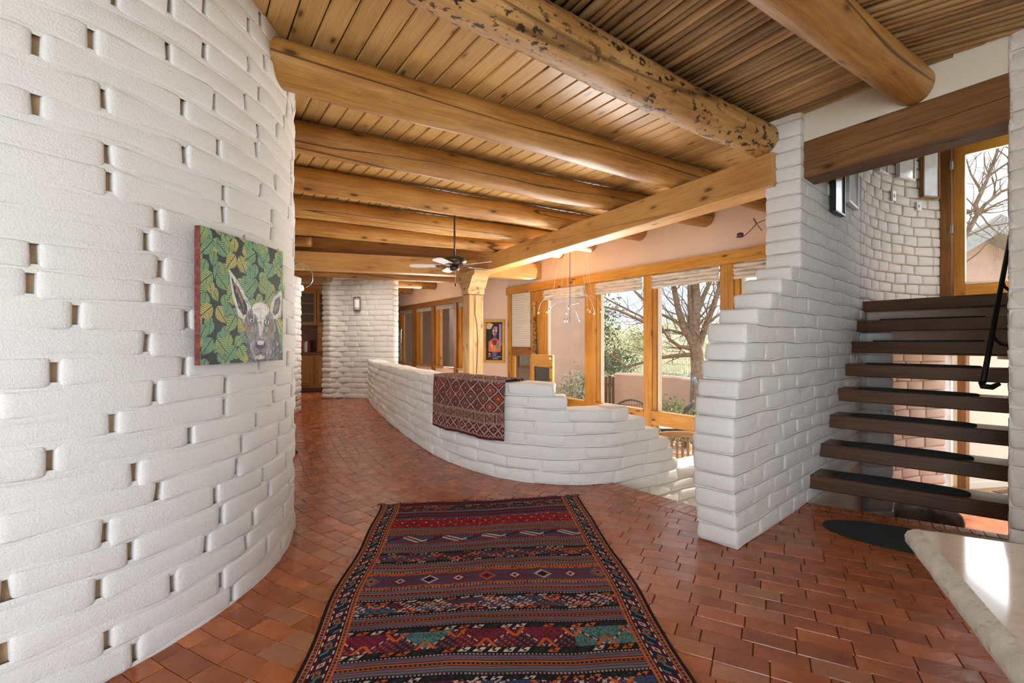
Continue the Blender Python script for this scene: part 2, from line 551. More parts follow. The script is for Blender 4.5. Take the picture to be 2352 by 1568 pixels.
class Path:
    def __init__(self, pts, smooth=True, step=.06):
        p = np.array(pts, dtype=float)
        if smooth:
            q = [p[0]]
            pe = np.vstack([2 * p[0] - p[1], p, 2 * p[-1] - p[-2]])
            for i in range(1, len(pe) - 2):
                a, b, c, d = pe[i - 1], pe[i], pe[i + 1], pe[i + 2]
                n = max(2, int(np.linalg.norm(c - b) / step))
                for t in np.linspace(0, 1, n + 1)[1:]:
                    q.append(.5 * ((2 * b) + (-a + c) * t + (2 * a - 5 * b + 4 * c - d) * t * t + (-a + 3 * b - 3 * c + d) * t ** 3))
            p = np.array(q)
        self.p = p
        d = np.diff(p, axis=0)
        self.s = np.concatenate([[0], np.cumsum(np.hypot(d[:, 0], d[:, 1]))])
        t = np.gradient(p, self.s, axis=0)
        t /= np.linalg.norm(t, axis=1)[:, None]
        self.t = t
        self.L = self.s[-1]
    def at(self, s):
        s = np.asarray(s, dtype=float)
        sc_ = np.clip(s, 0, self.L)
        x = np.interp(sc_, self.s, self.p[:, 0]); y = np.interp(sc_, self.s, self.p[:, 1])
        tx = np.interp(sc_, self.s, self.t[:, 0]); ty = np.interp(sc_, self.s, self.t[:, 1])
        l = np.hypot(tx, ty); tx = tx / l; ty = ty / l
        e = s - sc_
        return x + e * tx, y + e * ty, tx, ty
    def pos(self, s, d, z):
        """d metres out on the right-hand side of the direction of travel"""
        x, y, tx, ty = self.at(s)
        return np.stack([x + ty * d, y - tx * d, z + 0 * x], -1)
    def s_at_px(self, px, d=0.0, lo=0.0, hi=None):
        s = np.linspace(lo, self.L if hi is None else hi, 1500)
        q = self.pos(s, d, 0 * s)
        k = (q[:, 0] / q[:, 1]) * F + CX
        i = int(np.argmin(np.abs(k - px)))
        return float(s[i])

def wob(s, z):
    """hand-laid courses are never quite level"""
    return .0055 * np.sin(s * 5.1 + z * 23) + .0035 * np.sin(s * 11.3 + z * 57)
_topo = {}
def topo(nl, nz, nd):
    key = (nl, nz, nd)
    if key in _topo: return _topo[key]
    idx = {}; I = []
    def g(i, j, k):
        if (i, j, k) not in idx:
            idx[(i, j, k)] = len(I); I.append((i, j, k))
        return idx[(i, j, k)]
    f = []
    for j in range(nz):
        for i in range(nl):
            f.append((g(i, j, nd), g(i + 1, j, nd), g(i + 1, j + 1, nd), g(i, j + 1, nd)))
            f.append((g(i, j, 0), g(i, j + 1, 0), g(i + 1, j + 1, 0), g(i + 1, j, 0)))
        for k in range(nd):
            f.append((g(0, j, k), g(0, j, k + 1), g(0, j + 1, k + 1), g(0, j + 1, k)))
            f.append((g(nl, j, k), g(nl, j + 1, k), g(nl, j + 1, k + 1), g(nl, j, k + 1)))
    for i in range(nl):
        for k in range(nd):
            f.append((g(i, 0, k), g(i + 1, 0, k), g(i + 1, 0, k + 1), g(i, 0, k + 1)))
            f.append((g(i, nz, k), g(i, nz, k + 1), g(i + 1, nz, k + 1), g(i + 1, nz, k)))
    _topo[key] = (np.array(I), np.array(f))
    return _topo[key]

def lump(p, ph, amp):
    x, y, z = p[:, 0], p[:, 1], p[:, 2]
    return amp * (np.sin(x * 23 + z * 31 + ph[0]) * .5 + np.sin(y * 27 - z * 19 + ph[1]) * .5 + .6 * np.sin(x * 9 + y * 11 + z * 47 + ph[2]))

def brick_geo(path, s0, s1, z0, z1, d0, d1, r, hi, amp, R, ends=0.0, wavy=1.0):
    a = np.array([(s1 - s0) / 2, (z1 - z0) / 2, (d1 - d0) / 2])
    r = min(r, a.min() * .8)
    def ax(h, n):
        if n == 3: return np.array([-h, -h + r, h - r, h])
        if n == 5: return np.array([-h, -h + .4 * r, -h + r, h - r, h - .4 * r, h])
        if n == 4: return np.array([-h, -h + r, h - r, h - .4 * r, h])
        return np.array([-h, -h + .4 * r, -h + r, -h + max(r * 1.05, min(2.6 * r, .75 * h)), h - max(r * 1.05, min(2.6 * r, .75 * h)), h - r, h - .4 * r, h])
    nn = (7, 5, 4) if hi else (3, 3, 3)
    I, f = topo(*nn)
    c = np.stack([ax(a[i], nn[i])[I[:, i]] for i in range(3)], -1)
    inner = np.clip(c, -(a - r), a - r)
    dl = c - inner
    ln = np.linalg.norm(dl, axis=1)[:, None]
    p = inner + dl / np.maximum(ln, 1e-9) * r
    ph = R.uniform(0, 6.28, 3)
    nrm = dl / np.maximum(ln, 1e-9)
    w = path.pos((s0 + s1) / 2 + p[:, 0], (d0 + d1) / 2 + p[:, 2], (z0 + z1) / 2 + p[:, 1])
    amp_ = lump(w, ph, amp)
    p = p + nrm * amp_[:, None]
    if ends:                                   # worn, sunken brick ends
        e = np.clip((np.abs(p[:, 0]) - (a[0] - 2.6 * r)) / (2.6 * r), 0, 1)
        p[:, 2] -= np.where(p[:, 2] > 0, ends * e * e * (3 - 2 * e), 0)
    tilt = R.normal(0, .010)
    p[:, 1] += p[:, 0] * tilt + wob((s0 + s1) / 2 + p[:, 0], (z0 + z1) / 2 + p[:, 1]) * wavy
    w = path.pos((s0 + s1) / 2 + p[:, 0], (d0 + d1) / 2 + p[:, 2], (z0 + z1) / 2 + p[:, 1])
    return w, f

def lay_bricks(parent, path, rows, mat, blen, d0, d1, r=.02, head=.012, bed=.006, hi=False, amp=.0022, proud=.004, seed=1, stuff=False, name='brick', keep=None, ends=0.0, vlen=.16):
    """rows: (z0, z1, s0, s1). One object per brick, or one joined part when stuff"""
    R = np.random.default_rng(seed)
    allv = []; allf = []; nb = 0; made = 0
    for ri, (z0, z1, s0, s1) in enumerate(rows):
        s = s0
        first = blen * (1.0 if ri % 2 == 0 else .52) * R.uniform(.8, 1.1)
        while s < s1 - .03:
            L = first if first else blen * R.uniform(1 - vlen, 1 + vlen)
            first = None
            e = s + L
            if s1 - e < blen * .4: e = s1
            out = R.uniform(-proud, proud)
            if keep is None or keep((s + e) / 2, (z0 + z1) / 2):
                v, f = brick_geo(path, s + (head / 2 if s > s0 else 0), e - (head / 2 if e < s1 else 0), z0 + bed / 2, z1 - bed / 2, d0, d1 + out, r, hi, amp, R, ends)
                if stuff:
                    allv.append(v); allf.append(f + nb); nb += len(v)
                else:
                    link(name, mesh_np(name, v, f, mat, True), parent)
                made += 1
            s = e
    if stuff and allv:
        o = link(name, mesh_np(name, np.vstack(allv), np.vstack(allf), mat, True), parent)
        o['kind'] = 'stuff'
    return made

def core_mesh(name, path, rows, d0, d1, mat, ins=.02, step=.12, parent=None):
    """solid heart of a wall, course by course, set back behind the brick faces"""
    mb_v = []; mb_f = []; nb = 0
    for z0, z1, s0, s1 in rows:
        s = np.linspace(s0 + ins, s1 - ins, max(2, int((s1 - s0) / step) + 1))
        ring = [path.pos(s, d0, z0 + wob(s, z0)), path.pos(s, d1, z0 + wob(s, z0)), path.pos(s, d1, z1 - .004 + wob(s, z1)), path.pos(s, d0, z1 - .004 + wob(s, z1))]
        v = np.stack(ring, 1).reshape(-1, 3)
        n = len(s)
        f = []
        for i in range(n - 1):
            for k in range(4):
                k2 = (k + 1) % 4
                f.append((i * 4 + k, (i + 1) * 4 + k, (i + 1) * 4 + k2, i * 4 + k2))
        f.append((0, 1, 2, 3)); f.append(tuple((n - 1) * 4 + k for k in (3, 2, 1, 0)))
        mb_v.append(v); mb_f += [tuple(i + nb for i in q) for q in f]; nb += len(v)
    return link(name, mesh_np(name, np.vstack(mb_v), mb_f, mat, False), parent)

def poly_slab(name, poly, z0, z1, mat, parent=None):
    a = sum(poly[i][0] * poly[(i + 1) % len(poly)][1] - poly[(i + 1) % len(poly)][0] * poly[i][1] for i in range(len(poly)))
    if a < 0: poly = poly[::-1]
    return MB().prism(poly, z0, z1).build(name, mat, parent)
def wall_slab(name, a, b, z0, z1, th, mat, parent=None):
    """plain wall along plan line a->b, thickness th on the left side"""
    m = frame((a[0], a[1], 0), (b[0], b[1], 0))
    L = math.hypot(b[0] - a[0], b[1] - a[1])
    return MB().box(0, L, 0, th, z0, z1).build(name, mat, parent, mw=m)

# ================================================================ round tower on the left
th = np.radians(np.linspace(-62, 62, 60))
kpath = Path([(KC[0] + KR * math.cos(a), KC[1] + KR * math.sin(a)) for a in th], smooth=False)
CH = .1035
krows = [(i * CH, (i + 1) * CH, 0.0, kpath.L) for i in range(31)]
cv = []; n_ = 72
an = np.linspace(0, 2 * np.pi, n_, endpoint=False)
for z in (-.02, 3.22):
    cv += [(KC[0] + (KR - .036) * math.cos(a), KC[1] + (KR - .036) * math.sin(a), z) for a in an]
cf = [(k, (k + 1) % n_, n_ + (k + 1) % n_, n_ + k) for k in range(n_)] + [tuple(range(n_, 2 * n_)), tuple(range(n_))[::-1]]
wall_left = tag(link('wall_left', mesh_np('wall_left', cv, cf, M_TAN, False)), 'round tower wall of thick white painted adobe bricks with deep tan joints', kind='structure')
lay_bricks(wall_left, kpath, krows, M_WHITE, .43, -.20, 0.0, r=.014, head=.022, bed=.003, hi=True, amp=.0034, proud=.004, seed=3, ends=.004, vlen=.25)
# painted bed joints between the courses
jv = []; jf = []; nb = 0
for i in range(32):
    z = i * CH
    s = np.linspace(0, kpath.L, 64)
    v = np.stack([kpath.pos(s, -.012, np.full_like(s, z - .016)), kpath.pos(s, -.0075, np.full_like(s, z)), kpath.pos(s, -.012, np.full_like(s, z + .016))], 1).reshape(-1, 3)
    for k in range(len(s) - 1):
        jf += [(nb + k * 3, nb + (k + 1) * 3, nb + (k + 1) * 3 + 1, nb + k * 3 + 1), (nb + k * 3 + 1, nb + (k + 1) * 3 + 1, nb + (k + 1) * 3 + 2, nb + k * 3 + 2)]
    jv.append(v); nb += len(v)
jo = link('bed_joint', mesh_np('bed_joint', np.vstack(jv), jf, M_WHITE, True), wall_left)
jo['kind'] = 'stuff'
# lumpy plaster collars where the tower meets the boards
# ================================================================ low curved wall
hw_pts = [(-3.235, 10.75), (-2.914, 9.86), (-2.352, 8.51), (-1.68, 7.03), (-1.044, 5.743), (-.639, 5.096), (-.228, 4.647), (.199, 4.387), (.60, 4.32), (.90, 4.385), (1.10, 4.50), (1.90, 5.03), (2.75, 5.593)]
hpath = Path(hw_pts)
HT = .30
HC = .1138
def hs(px): return hpath.s_at_px(px, 0.0, lo=hpath.s_at_px(1000, lo=4.0))
ends = [1566, 1556, 1547, 1538, 1517, 1487, 1447, 1302, 1268]
s_corner = hs(1405)
hrows = []
for i in range(8):
    hrows.append((i * HC, (i + 1) * HC, 0.0, hs([1560, 1549, 1538, 1517, 1487, 1447, 1303, 1270][i])))
low_rows = [(-(i + 1) * HC, -i * HC, s_corner - .1, hpath.L - .35) for i in range(7)]
wall_center = tag(core_mesh('wall_center', hpath, hrows + low_rows, -HT + .008, -.008, M_MORTAR), 'low curved half wall of painted adobe bricks stepping down beside the sunken room', kind='structure')
lay_bricks(wall_center, hpath, hrows, M_WHITE, .38, -HT, 0.0, r=.030, head=.004, bed=.001, hi=True, amp=.0048, proud=.010, seed=5)
lay_bricks(wall_center, hpath, low_rows, M_WHITE, .36, -HT, 0.0, r=.028, head=.006, bed=.002, hi=True, amp=.005, proud=.010, seed=6)
core_mesh('footing', hpath, [(LOWZ, 0.0, 0.0, s_corner)], -HT + .013, -.013, M_MORTAR, parent=wall_center)

# ================================================================ stair wall with its stepped pier and column
SC = .1175
sw_pts = [Q0] + [(Q0[0] + QD[0] * t, Q0[1] + QD[1] * t) for t in (.8, 1.6, 2.4)] + [(3.72, 5.10), (4.25, 5.52), (4.83, 5.82), (5.42, 5.98)]
spath = Path(sw_pts)
s_land = 3.15
ST = .265
step_s = {12: .33, 13: .57, 14: .76, 15: .98}
def pier_s(i):
    if i < 0: return 1.30
    if i <= 11: return [.02, 0, -.02, -.035, -.04, -.04, -.03, -.01, .03, .08, .125, .16][i]
    return step_s.get(i, 1.18)
nrow = 26
srows = [(i * SC, (i + 1) * SC, pier_s(i), s_land) for i in range(nrow)]
wall_stair = tag(core_mesh('wall_stair', spath, srows, -ST + .008, -.005, M_MORTAR), 'white adobe stair wall with stepped pier and tall column', kind='structure')
lay_bricks(wall_stair, spath, srows, M_WHITE, .33, -ST, 0.0, r=.028, head=.003, bed=.001, hi=True, amp=.0045, proud=.004, seed=9,
           keep=lambda s, z: z < 2.75 or s < 1.6)
# curved wall of the landing
lrows = [(i * SC, (i + 1) * SC, s_land, spath.L) for i in range(-7, 38)]
wall_landing = tag(core_mesh('wall_landing', spath, lrows, -ST + .012, -.012, M_MORTAR_T, ins=0.0), 'curved white brick wall beside the stair landing', kind='structure')
lay_bricks(wall_landing, spath, [r for r in lrows if 1.2 < r[0] < 3.8], M_WHITE, .27, -ST, 0.0, r=.018, head=.014, bed=.008, hi=False, amp=.003, proud=.004, seed=12)
lay_bricks(wall_landing, spath, [r for r in lrows if r[0] <= 1.2], M_PINKB, .30, -ST, 0.0, r=.014, head=.010, bed=.008, hi=False, amp=.002, proud=.003, seed=13, stuff=True)
# below the floor the stair wall carries on down to the lower level
core_mesh('lower_wall', spath, [(LOWZ, 0.0, 1.36, s_land + .02)], -ST, -.002, M_PINK, ins=0, parent=wall_stair)
core_mesh('upper_wall', spath, [(nrow * SC, 4.45, 1.2, s_land + .02)], -ST, -.002, M_PLASTER, ins=0, parent=wall_stair)
# added white brick pilaster standing for a sunlit strip of wall behind the treads
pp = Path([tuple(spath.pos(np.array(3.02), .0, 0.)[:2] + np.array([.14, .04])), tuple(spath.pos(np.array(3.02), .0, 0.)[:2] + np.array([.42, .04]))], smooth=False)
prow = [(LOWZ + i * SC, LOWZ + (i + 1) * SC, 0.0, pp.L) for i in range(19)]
sun_strip = tag(core_mesh('wall_sun_strip', pp, prow, -.25, -.012, M_MORTAR), 'added white brick pilaster standing for a sunlit strip behind the open treads', kind='structure')
lay_bricks(sun_strip, pp, prow, M_WHITE, .30, -.26, 0.0, r=.02, head=.006, bed=.003, amp=.003, proud=.010, seed=14)

# ================================================================ right wall beside the stair
RA = Vector((2.925, 2.82, 0)); RDn = Vector((1.09, 1.04, 0)).normalized(); RE = Vector((.5, -.85, 0)).normalized()
rp = Path([tuple((RA + RE * 2.6)[:2]), tuple(RA[:2])], smooth=False)          # end of the wall, facing the hall
rq = Path([tuple(RA[:2]), tuple((RA + RDn * 3.4)[:2])], smooth=False)          # face along the stairs
# travelling this way the room lies on the left, so faces are at negative offsets
rrows = [(LOWZ + i * .1165, LOWZ + (i + 1) * .1165, 0.0, rp.L) for i in range(46)]
wall_right = tag(core_mesh('wall_right', rp, rrows, .008, .30, M_MORTAR, ins=0), 'pale plastered brick wall edge at the foot of the stairs', kind='structure')
core_mesh('stair_side', rq, [(a, b, .05, rq.L) for a, b, _, _ in rrows], .008, .30, M_MORTAR, ins=0, parent=wall_right)
lay_bricks(wall_right, rp, [(a, b, 1.5, rp.L) for a, b, _, _ in rrows if -.1 < a < 3.1], M_CREAM, .40, 0.0, .28, r=.022, head=.001, bed=.0, amp=.006, proud=.008, seed=15)
lay_bricks(wall_right, rq, [(a, b, .0, rq.L) for a, b, _, _ in rrows if -.85 < a < 3.1], M_CREAM, .40, 0.0, .28, r=.016, head=.001, bed=.0, amp=.006, proud=.008, seed=16, stuff=True)

# ================================================================ far wall with the sconce, jamb, and the wall behind the tower
fp = Path([(-4.13, 10.86), (-3.94, 11.02), (-3.40, 10.86), (-2.66, 10.74)])
frows = [(i * .118, (i + 1) * .118, 0.0, fp.L) for i in range(27)]
wall_far = tag(core_mesh('wall_far', fp, frows, -.30, -.011, M_MORTAR), 'far white brick wall at the end of the passage', kind='structure')
lay_bricks(wall_far, fp, frows, M_CREAM, .33, -.31, 0.0, r=.02, head=.008, bed=.004, amp=.004, proud=.007, seed=17)
jp = Path([(-4.36, 10.98), (-4.11, 10.84)], smooth=False)
jrows = [(i * .118, (i + 1) * .118, 0.0, jp.L) for i in range(23)]
wall_jamb = tag(core_mesh('wall_jamb', jp, jrows, -.30, -.03, M_MORTAR), 'bulging brick jamb of the kitchen doorway', kind='structure')
lay_bricks(wall_jamb, jp, jrows, M_CREAM, .6, -.30, .02, r=.05, head=.004, bed=0, amp=.006, proud=.018, seed=18)
bp = Path([(-3.52, 6.2), (-3.72, 7.4), (-3.93, 8.95)])
brows = [(i * .118, (i + 1) * .118, 0.0, bp.L) for i in range(21)]
wall_back = tag(core_mesh('wall_passage', bp, brows, -.30, -.012, M_MORTAR), 'white brick passage wall beyond the round tower', kind='structure')
lay_bricks(wall_back, bp, brows, M_WHITE, .36, -.30, 0.0, r=.024, head=.01, bed=.004, amp=.004, proud=.006, seed=19)

# ================================================================ plain shell: floors below, roof, walls out of sight
st_end = spath.pos(np.array(spath.L), 0, 0.)
def xy(v): return (float(v[0]), float(v[1]))
wall_w_end = tuple(np.array(W0) + np.array(WD) * -1.75)
WA = (-.093, 10.36); WB = (-.69, 10.70); WC = (-3.95, 15.55)
roof_poly = [(-9, -3.0), (5.0, -3.0), (5.0, -.70), xy(RA), (2.28, 3.86), (3.45, 4.92), wall_w_end, WA, WB, WC, (-9, 15.55)]
roof = tag(poly_slab('roof', roof_poly, 3.20, 3.45, M_PLASTER), 'roof slab above the boarded ceiling', kind='structure')
stair_roof = tag(poly_slab('roof_stair', [xy(RA), (2.28, 3.86), (3.3, 5.2), (5.4, 6.4), (6.6, 4.6), (5.6, 3.4), (4.0, 2.0)], 4.42, 4.6, M_PLASTER), 'plaster ceiling above the staircase', kind='structure')
lower_floor = tag(poly_slab('floor_lower', [(-9, 3.0), (1.1, 3.9), (2.4, 3.2), (8, 3.0), (9, 9), (4.9, 6.5), (3.3, 5.45), WA, WB, WC, (-9, 15.55)], LOWZ - .15, LOWZ,
                           m_plain('sandy_tile', (.62, .52, .41), .45, nscale=2, namt=.08)), 'sandy tiled floor of the sunken living room', kind='structure')
tag(wall_slab('wall_back', (5.0, -3.0), (-9, -3.0), 2.85, 3.25, .2, M_PLASTER), 'plaster wall above the glazing behind the viewer', kind='structure')
tag(wall_slab('wall_garden', (5.0, -.7), (5.0, -3.0), 0, 3.25, .2, M_PLASTER), 'plaster side wall behind the viewer', kind='structure')
tag(wall_slab('wall_entry', (-2.3, -3.0), (-2.3, 1.2), 0, 3.25, -.2, M_PLASTER), 'plaster wall behind the round tower', kind='structure')
tag(wall_slab('wall_kitchen', (-6.6, 15.5), (-6.6, 6.0), 0, 3.25, .2, M_PLASTER), 'plaster wall closing the kitchen', kind='structure')
tag(wall_slab('wall_dining_far', (-3.9, 15.55), (-9, 15.55), LOWZ, 3.25, -.2, M_PLASTER), 'plaster wall at the far end of the dining room', kind='structure')
tag(wall_slab('wall_kitchen_far', (-3.9, 13.25), (-6.6, 13.25), 0, 3.25, -.2, M_PLASTER), 'plaster wall behind the kitchen hutch', kind='structure')
# ================================================================ brick floor
base_pts = [(-3.75, 12.6), (-3.32, 10.9), (-2.914, 9.86), (-2.352, 8.51), (-1.68, 7.03), (-1.044, 5.743), (-.66, 5.10), (-.10, 4.56)]
D_ = Vector((.885, -.465)).normalized()
for t in (.5, 1.2, 2.5, 4.2, 6.0):
    base_pts.append((-.10 + D_.x * t, 4.56 + D_.y * t))
fpath = Path(base_pts)
PW, PL, PH = .1045, .2075, .03
eA, eB = (.93, 4.41), (1.46, 3.765)       # edge of the steps going down
eC, eD = (2.33, 3.90), (3.30, 3.24)       # edge under the first tread
def halfplane(a, b):
    nx, ny = (b[1] - a[1]), -(b[0] - a[0])
    l = math.hypot(nx, ny); nx /= l; ny /= l
    if nx * (0 - a[0]) + ny * (0 - a[1]) < 0: nx, ny = -nx, -ny
    return nx, ny, -(nx * a[0] + ny * a[1])
HA = halfplane(eA, eB); HB = halfplane(eC, eD)
BW = .205                                  # soldier border width
def clip(poly, hp, off):
    nx, ny, c = hp
    out = []
    n = len(poly)
    for i in range(n):
        p, q = poly[i], poly[(i + 1) % n]
        dp = nx * p[0] + ny * p[1] + c - off; dq = nx * q[0] + ny * q[1] + c - off
        if dp >= 0: out.append(p)
        if dp * dq < 0:
            t = dp / (dp - dq)
            out.append((p[0] + (q[0] - p[0]) * t, p[1] + (q[1] - p[1]) * t))
    return out
def in_floor(x, y):
    if y < -2.7 or y > 12.6: return False
    if math.hypot(x - KC[0], y - KC[1]) < KR - .22: return False
    if y < 2.4 and x < -2.6: return False
    if x < -6.3 or x > 4.9: return False
    # right of the stair walls
    t = (x - RA.x) * RE.y - (y - RA.y) * RE.x
    if y < 2.9 and (x - RA.x) * (-RE.y) + (y - RA.y) * RE.x > .30: return False
    return True
floor_top = []
def paver_geo(poly, z, lift, b=.003):
    """chamfered slab for a convex outline, a local frame at its centre"""
    n = len(poly)
    cx = sum(p[0] for p in poly) / n; cy = sum(p[1] for p in poly) / n
    area = 0.5 * sum(poly[i][0] * poly[(i + 1) % n][1] - poly[(i + 1) % n][0] * poly[i][1] for i in range(n))
    if area < 0: poly = poly[::-1]
    if abs(area) < .0012: return None
    def inset(k):
        r = []
        for p in poly:
            dx, dy = p[0] - cx, p[1] - cy
            l = math.hypot(dx, dy)
            r.append((dx - dx / l * k, dy - dy / l * k))
        return r
    a = inset(.0); t = inset(b * .9)
    v = [(p[0], p[1], -.02) for p in a] + [(p[0], p[1], -b) for p in a] + [(p[0], p[1], 0) for p in t]
    f = [(i, (i + 1) % n, n + (i + 1) % n, n + i) for i in range(n)] + [(n + i, n + (i + 1) % n, 2 * n + (i + 1) % n, 2 * n + i) for i in range(n)] + [tuple(range(2 * n, 3 * n))]
    return (cx, cy, z + lift), v, f
items = []
R = np.random.default_rng(21)
for k in range(-14, 66):
    off = (k + .5) * PW
    # arclength of the offset course
    ss = np.linspace(0, fpath.L, 900)
    q = fpath.pos(ss, off, 0 * ss)[:, :2]
    dd = np.concatenate([[0], np.cumsum(np.hypot(*np.diff(q, axis=0).T))])
    a = R.uniform(0, PL)
    half = R.random() < .06
    while a < dd[-1] - PL:
        L = PL * (.5 if R.random() < .045 else 1.0)
        mid = a + L / 2
        s = float(np.interp(mid, dd, ss))
        x, y, tx, ty = fpath.at(s)
        cx, cy = x + ty * off, y - tx * off
        a += L
        if not in_floor(cx, cy): continue
        g = .0022
        hl, hw = L / 2 - g / 2 - .0005, PW / 2 - g / 2
        poly = [(cx + tx * i * hl - ty * j * hw, cy + ty * i * hl + tx * j * hw) for i, j in ((-1, -1), (1, -1), (1, 1), (-1, 1))]
        if .2 < cx < 1.62: poly = clip(poly, HA, BW + .004)
        elif cx >= 1.62: poly = clip(poly, HB, BW * .55)
        if len(poly) < 3: continue
        # inside the low wall there is no floor
        d_h = None
        items.append((poly, cx, cy))
# drop the bricks that lie wholly beyond the low wall
def beyond_low_wall(cx, cy):
    i = int(np.argmin((hpath.p[:, 0] - cx) ** 2 + (hpath.p[:, 1] - cy) ** 2))
    if hpath.s[i] > s_corner or i == 0: return False
    px_, py_ = hpath.p[i]; tx, ty = hpath.t[i]
    side = (cx - px_) * ty - (cy - py_) * tx
    return side < -.10
items = [it for it in items if not beyond_low_wall(it[1], it[2])]
# soldier border bricks along the two drops
def soldiers(a, b, hp, n0, wide):
    ax, ay = a; bx, by = b
    L = math.hypot(bx - ax, by - ay); tx, ty = (bx - ax) / L, (by - ay) / L
    nx, ny, _ = hp
    out = []
    t = n0
    while t < L + .35:
        p = [(ax + tx * (t + e) + nx * o, ay + ty * (t + e) + ny * o) for e, o in ((.0015, .0), (.0655, .0), (.0655, wide), (.0015, wide))]
        out.append(p); t += .067
    return out
sold = soldiers(eA, eB, HA, -.42, BW) + soldiers(eC, eD, HB, -.05, BW * .5)
def seen(cx, cy):
    if cy < .9: return False
    px = CX + F * cx / cy; py = CY + F * EYE / cy
    return -60 < px < 2400 and py < 1700
rug_q = [(-1.03, 3.74), (.55, 3.98), (.70, 1.8), (-.84, 1.8)]
def on_rug(x, y):
    if y > 3.85: return False
    l = -1.03 + (3.74 - y) * .1; r = .55 + (3.98 - y) * .065
    return l + .12 < x < r - .12 and y < 3.72
ranked = sorted([it for it in items if seen(it[1], it[2]) and not on_rug(it[1], it[2]) and math.hypot(it[1] - KC[0], it[2] - KC[1]) > KR - .05], key=lambda it: it[2])
near = set(id(it) for it in ranked[:270])
grout_poly = [(-6.4, 13.0), (-6.4, -2.9), (4.95, -2.9), (4.95, .0), (3.45, 3.0), eD, eC, (1.75, 3.42), eB, eA, (.60, 4.5)] + [tuple(hpath.pos(np.array(s), -.2, 0.)[:2]) for s in np.linspace(hs(1300), 0, 14)] + [(-3.4, 13.0)]
floor = tag(poly_slab('floor', grout_poly, -.20, -.0065, M_GROUT), 'glossy red clay brick floor of the passage and stair hall', kind='structure')
fv = []; ff = []
for it in items:
    lift = R.uniform(-.0014, .0014)
    g = paver_geo(it[0], 0.0, lift)
    if g is None: continue
    c, v, f = g
    tiltx, tilty = R.normal(0, .006), R.normal(0, .006)
    v = [(p[0], p[1], p[2] + (p[0] * tiltx + p[1] * tilty if p[2] > -.015 else 0)) for p in v]
    if id(it) in near:
        # course direction as local X so that the grain of the clay follows the brick
        link('brick', mesh_np('brick', v, f, M_PAVER, False), floor, Matrix.Translation(c))
    else:
        b = len(fv)
        fv += [(p[0] + c[0], p[1] + c[1], p[2] + c[2]) for p in v]
        ff += [tuple(i + b for i in q) for q in f]
def m_paver_field():
    """the same clay for the far field, each island its own tone"""
    m = M_PAVER.copy(); m.name = 'clay_paver_field'
    nt = m.node_tree
    for n in list(nt.nodes):
        if n.type == 'OBJECT_INFO':
            gi = nt.nodes.new('ShaderNodeNewGeometry')
            for l in list(n.outputs['Random'].links):
                nt.links.new(gi.outputs['Random Per Island'], l.to_socket)
            nt.nodes.remove(n)
    return m
M_PAVER_F = m_paver_field()
fo = link('brick_field', mesh_np('brick_field', fv, ff, M_PAVER_F, False), floor)
fo['kind'] = 'stuff'
for p in sold:
    g = paver_geo(p, 0.0, .001)
    link('soldier_brick', mesh_np('soldier_brick', g[1], g[2], M_PAVER, False), floor, Matrix.Translation(g[0]))
# face of the slab under the first tread
tag(wall_slab('wall_riser', eD, eC, LOWZ, -.008, .12, M_PINK), 'rose plaster face below the edge of the stair hall floor', kind='structure')
tag(wall_slab('wall_riser_down', eB, eA, LOWZ, -.008, .12, M_PINK), 'rose plaster face below the steps edge', kind='structure')

# steps down into the living room
M_STEP = m_plain('pale_plaster_step', (.78, .72, .64), .8, nscale=3, namt=.06, bmp=.2)
steps_down = tag(empty('steps_down', (eA[0], eA[1], 0)), 'pale plaster steps going down between the half wall and the pier', 'steps')
sn = Vector((-HA[0], -HA[1], 0)); et = Vector((eB[0] - eA[0], eB[1] - eA[1], 0)).normalized()
for i in range(3):
    c0 = Vector((*eA, 0)) + sn * (.02 + .30 * i) - et * .02
    m = frame(c0, c0 + et)
    z = -.21 * (i + 1)
    MB().bbox(0, .95, 0 if sn.dot(m.col[1].to_3d()) > 0 else -.33, .33 if sn.dot(m.col[1].to_3d()) > 0 else 0, LOWZ, z, .015).build('step', M_STEP, steps_down, mw=Matrix.Translation(-Vector((eA[0], eA[1], 0))) @ m)
# ================================================================ ceiling: boards, latillas, logs, beams
ceil_boards = tag(empty('ceiling', (0, 0, 0)), 'tongue and groove pine board ceiling above the logs', kind='structure')
PD = Vector((-.561, .828, 0)).normalized()          # boards run this way
PN = Vector((PD.y, -PD.x, 0))                       # across the boards, towards the windows
logs_px = [((1100, 0), (1740, 320)), ((600, 135), (1600, 415)), ((680, 315), (1440, 465)), ((680, 410), (1250, 500)), ((682, 474), (1200, 541)), ((683, 520), (1119, 562))]
logs_w = [(on_z(*a, LOGZ), on_z(*b, LOGZ)) for a, b in logs_px]
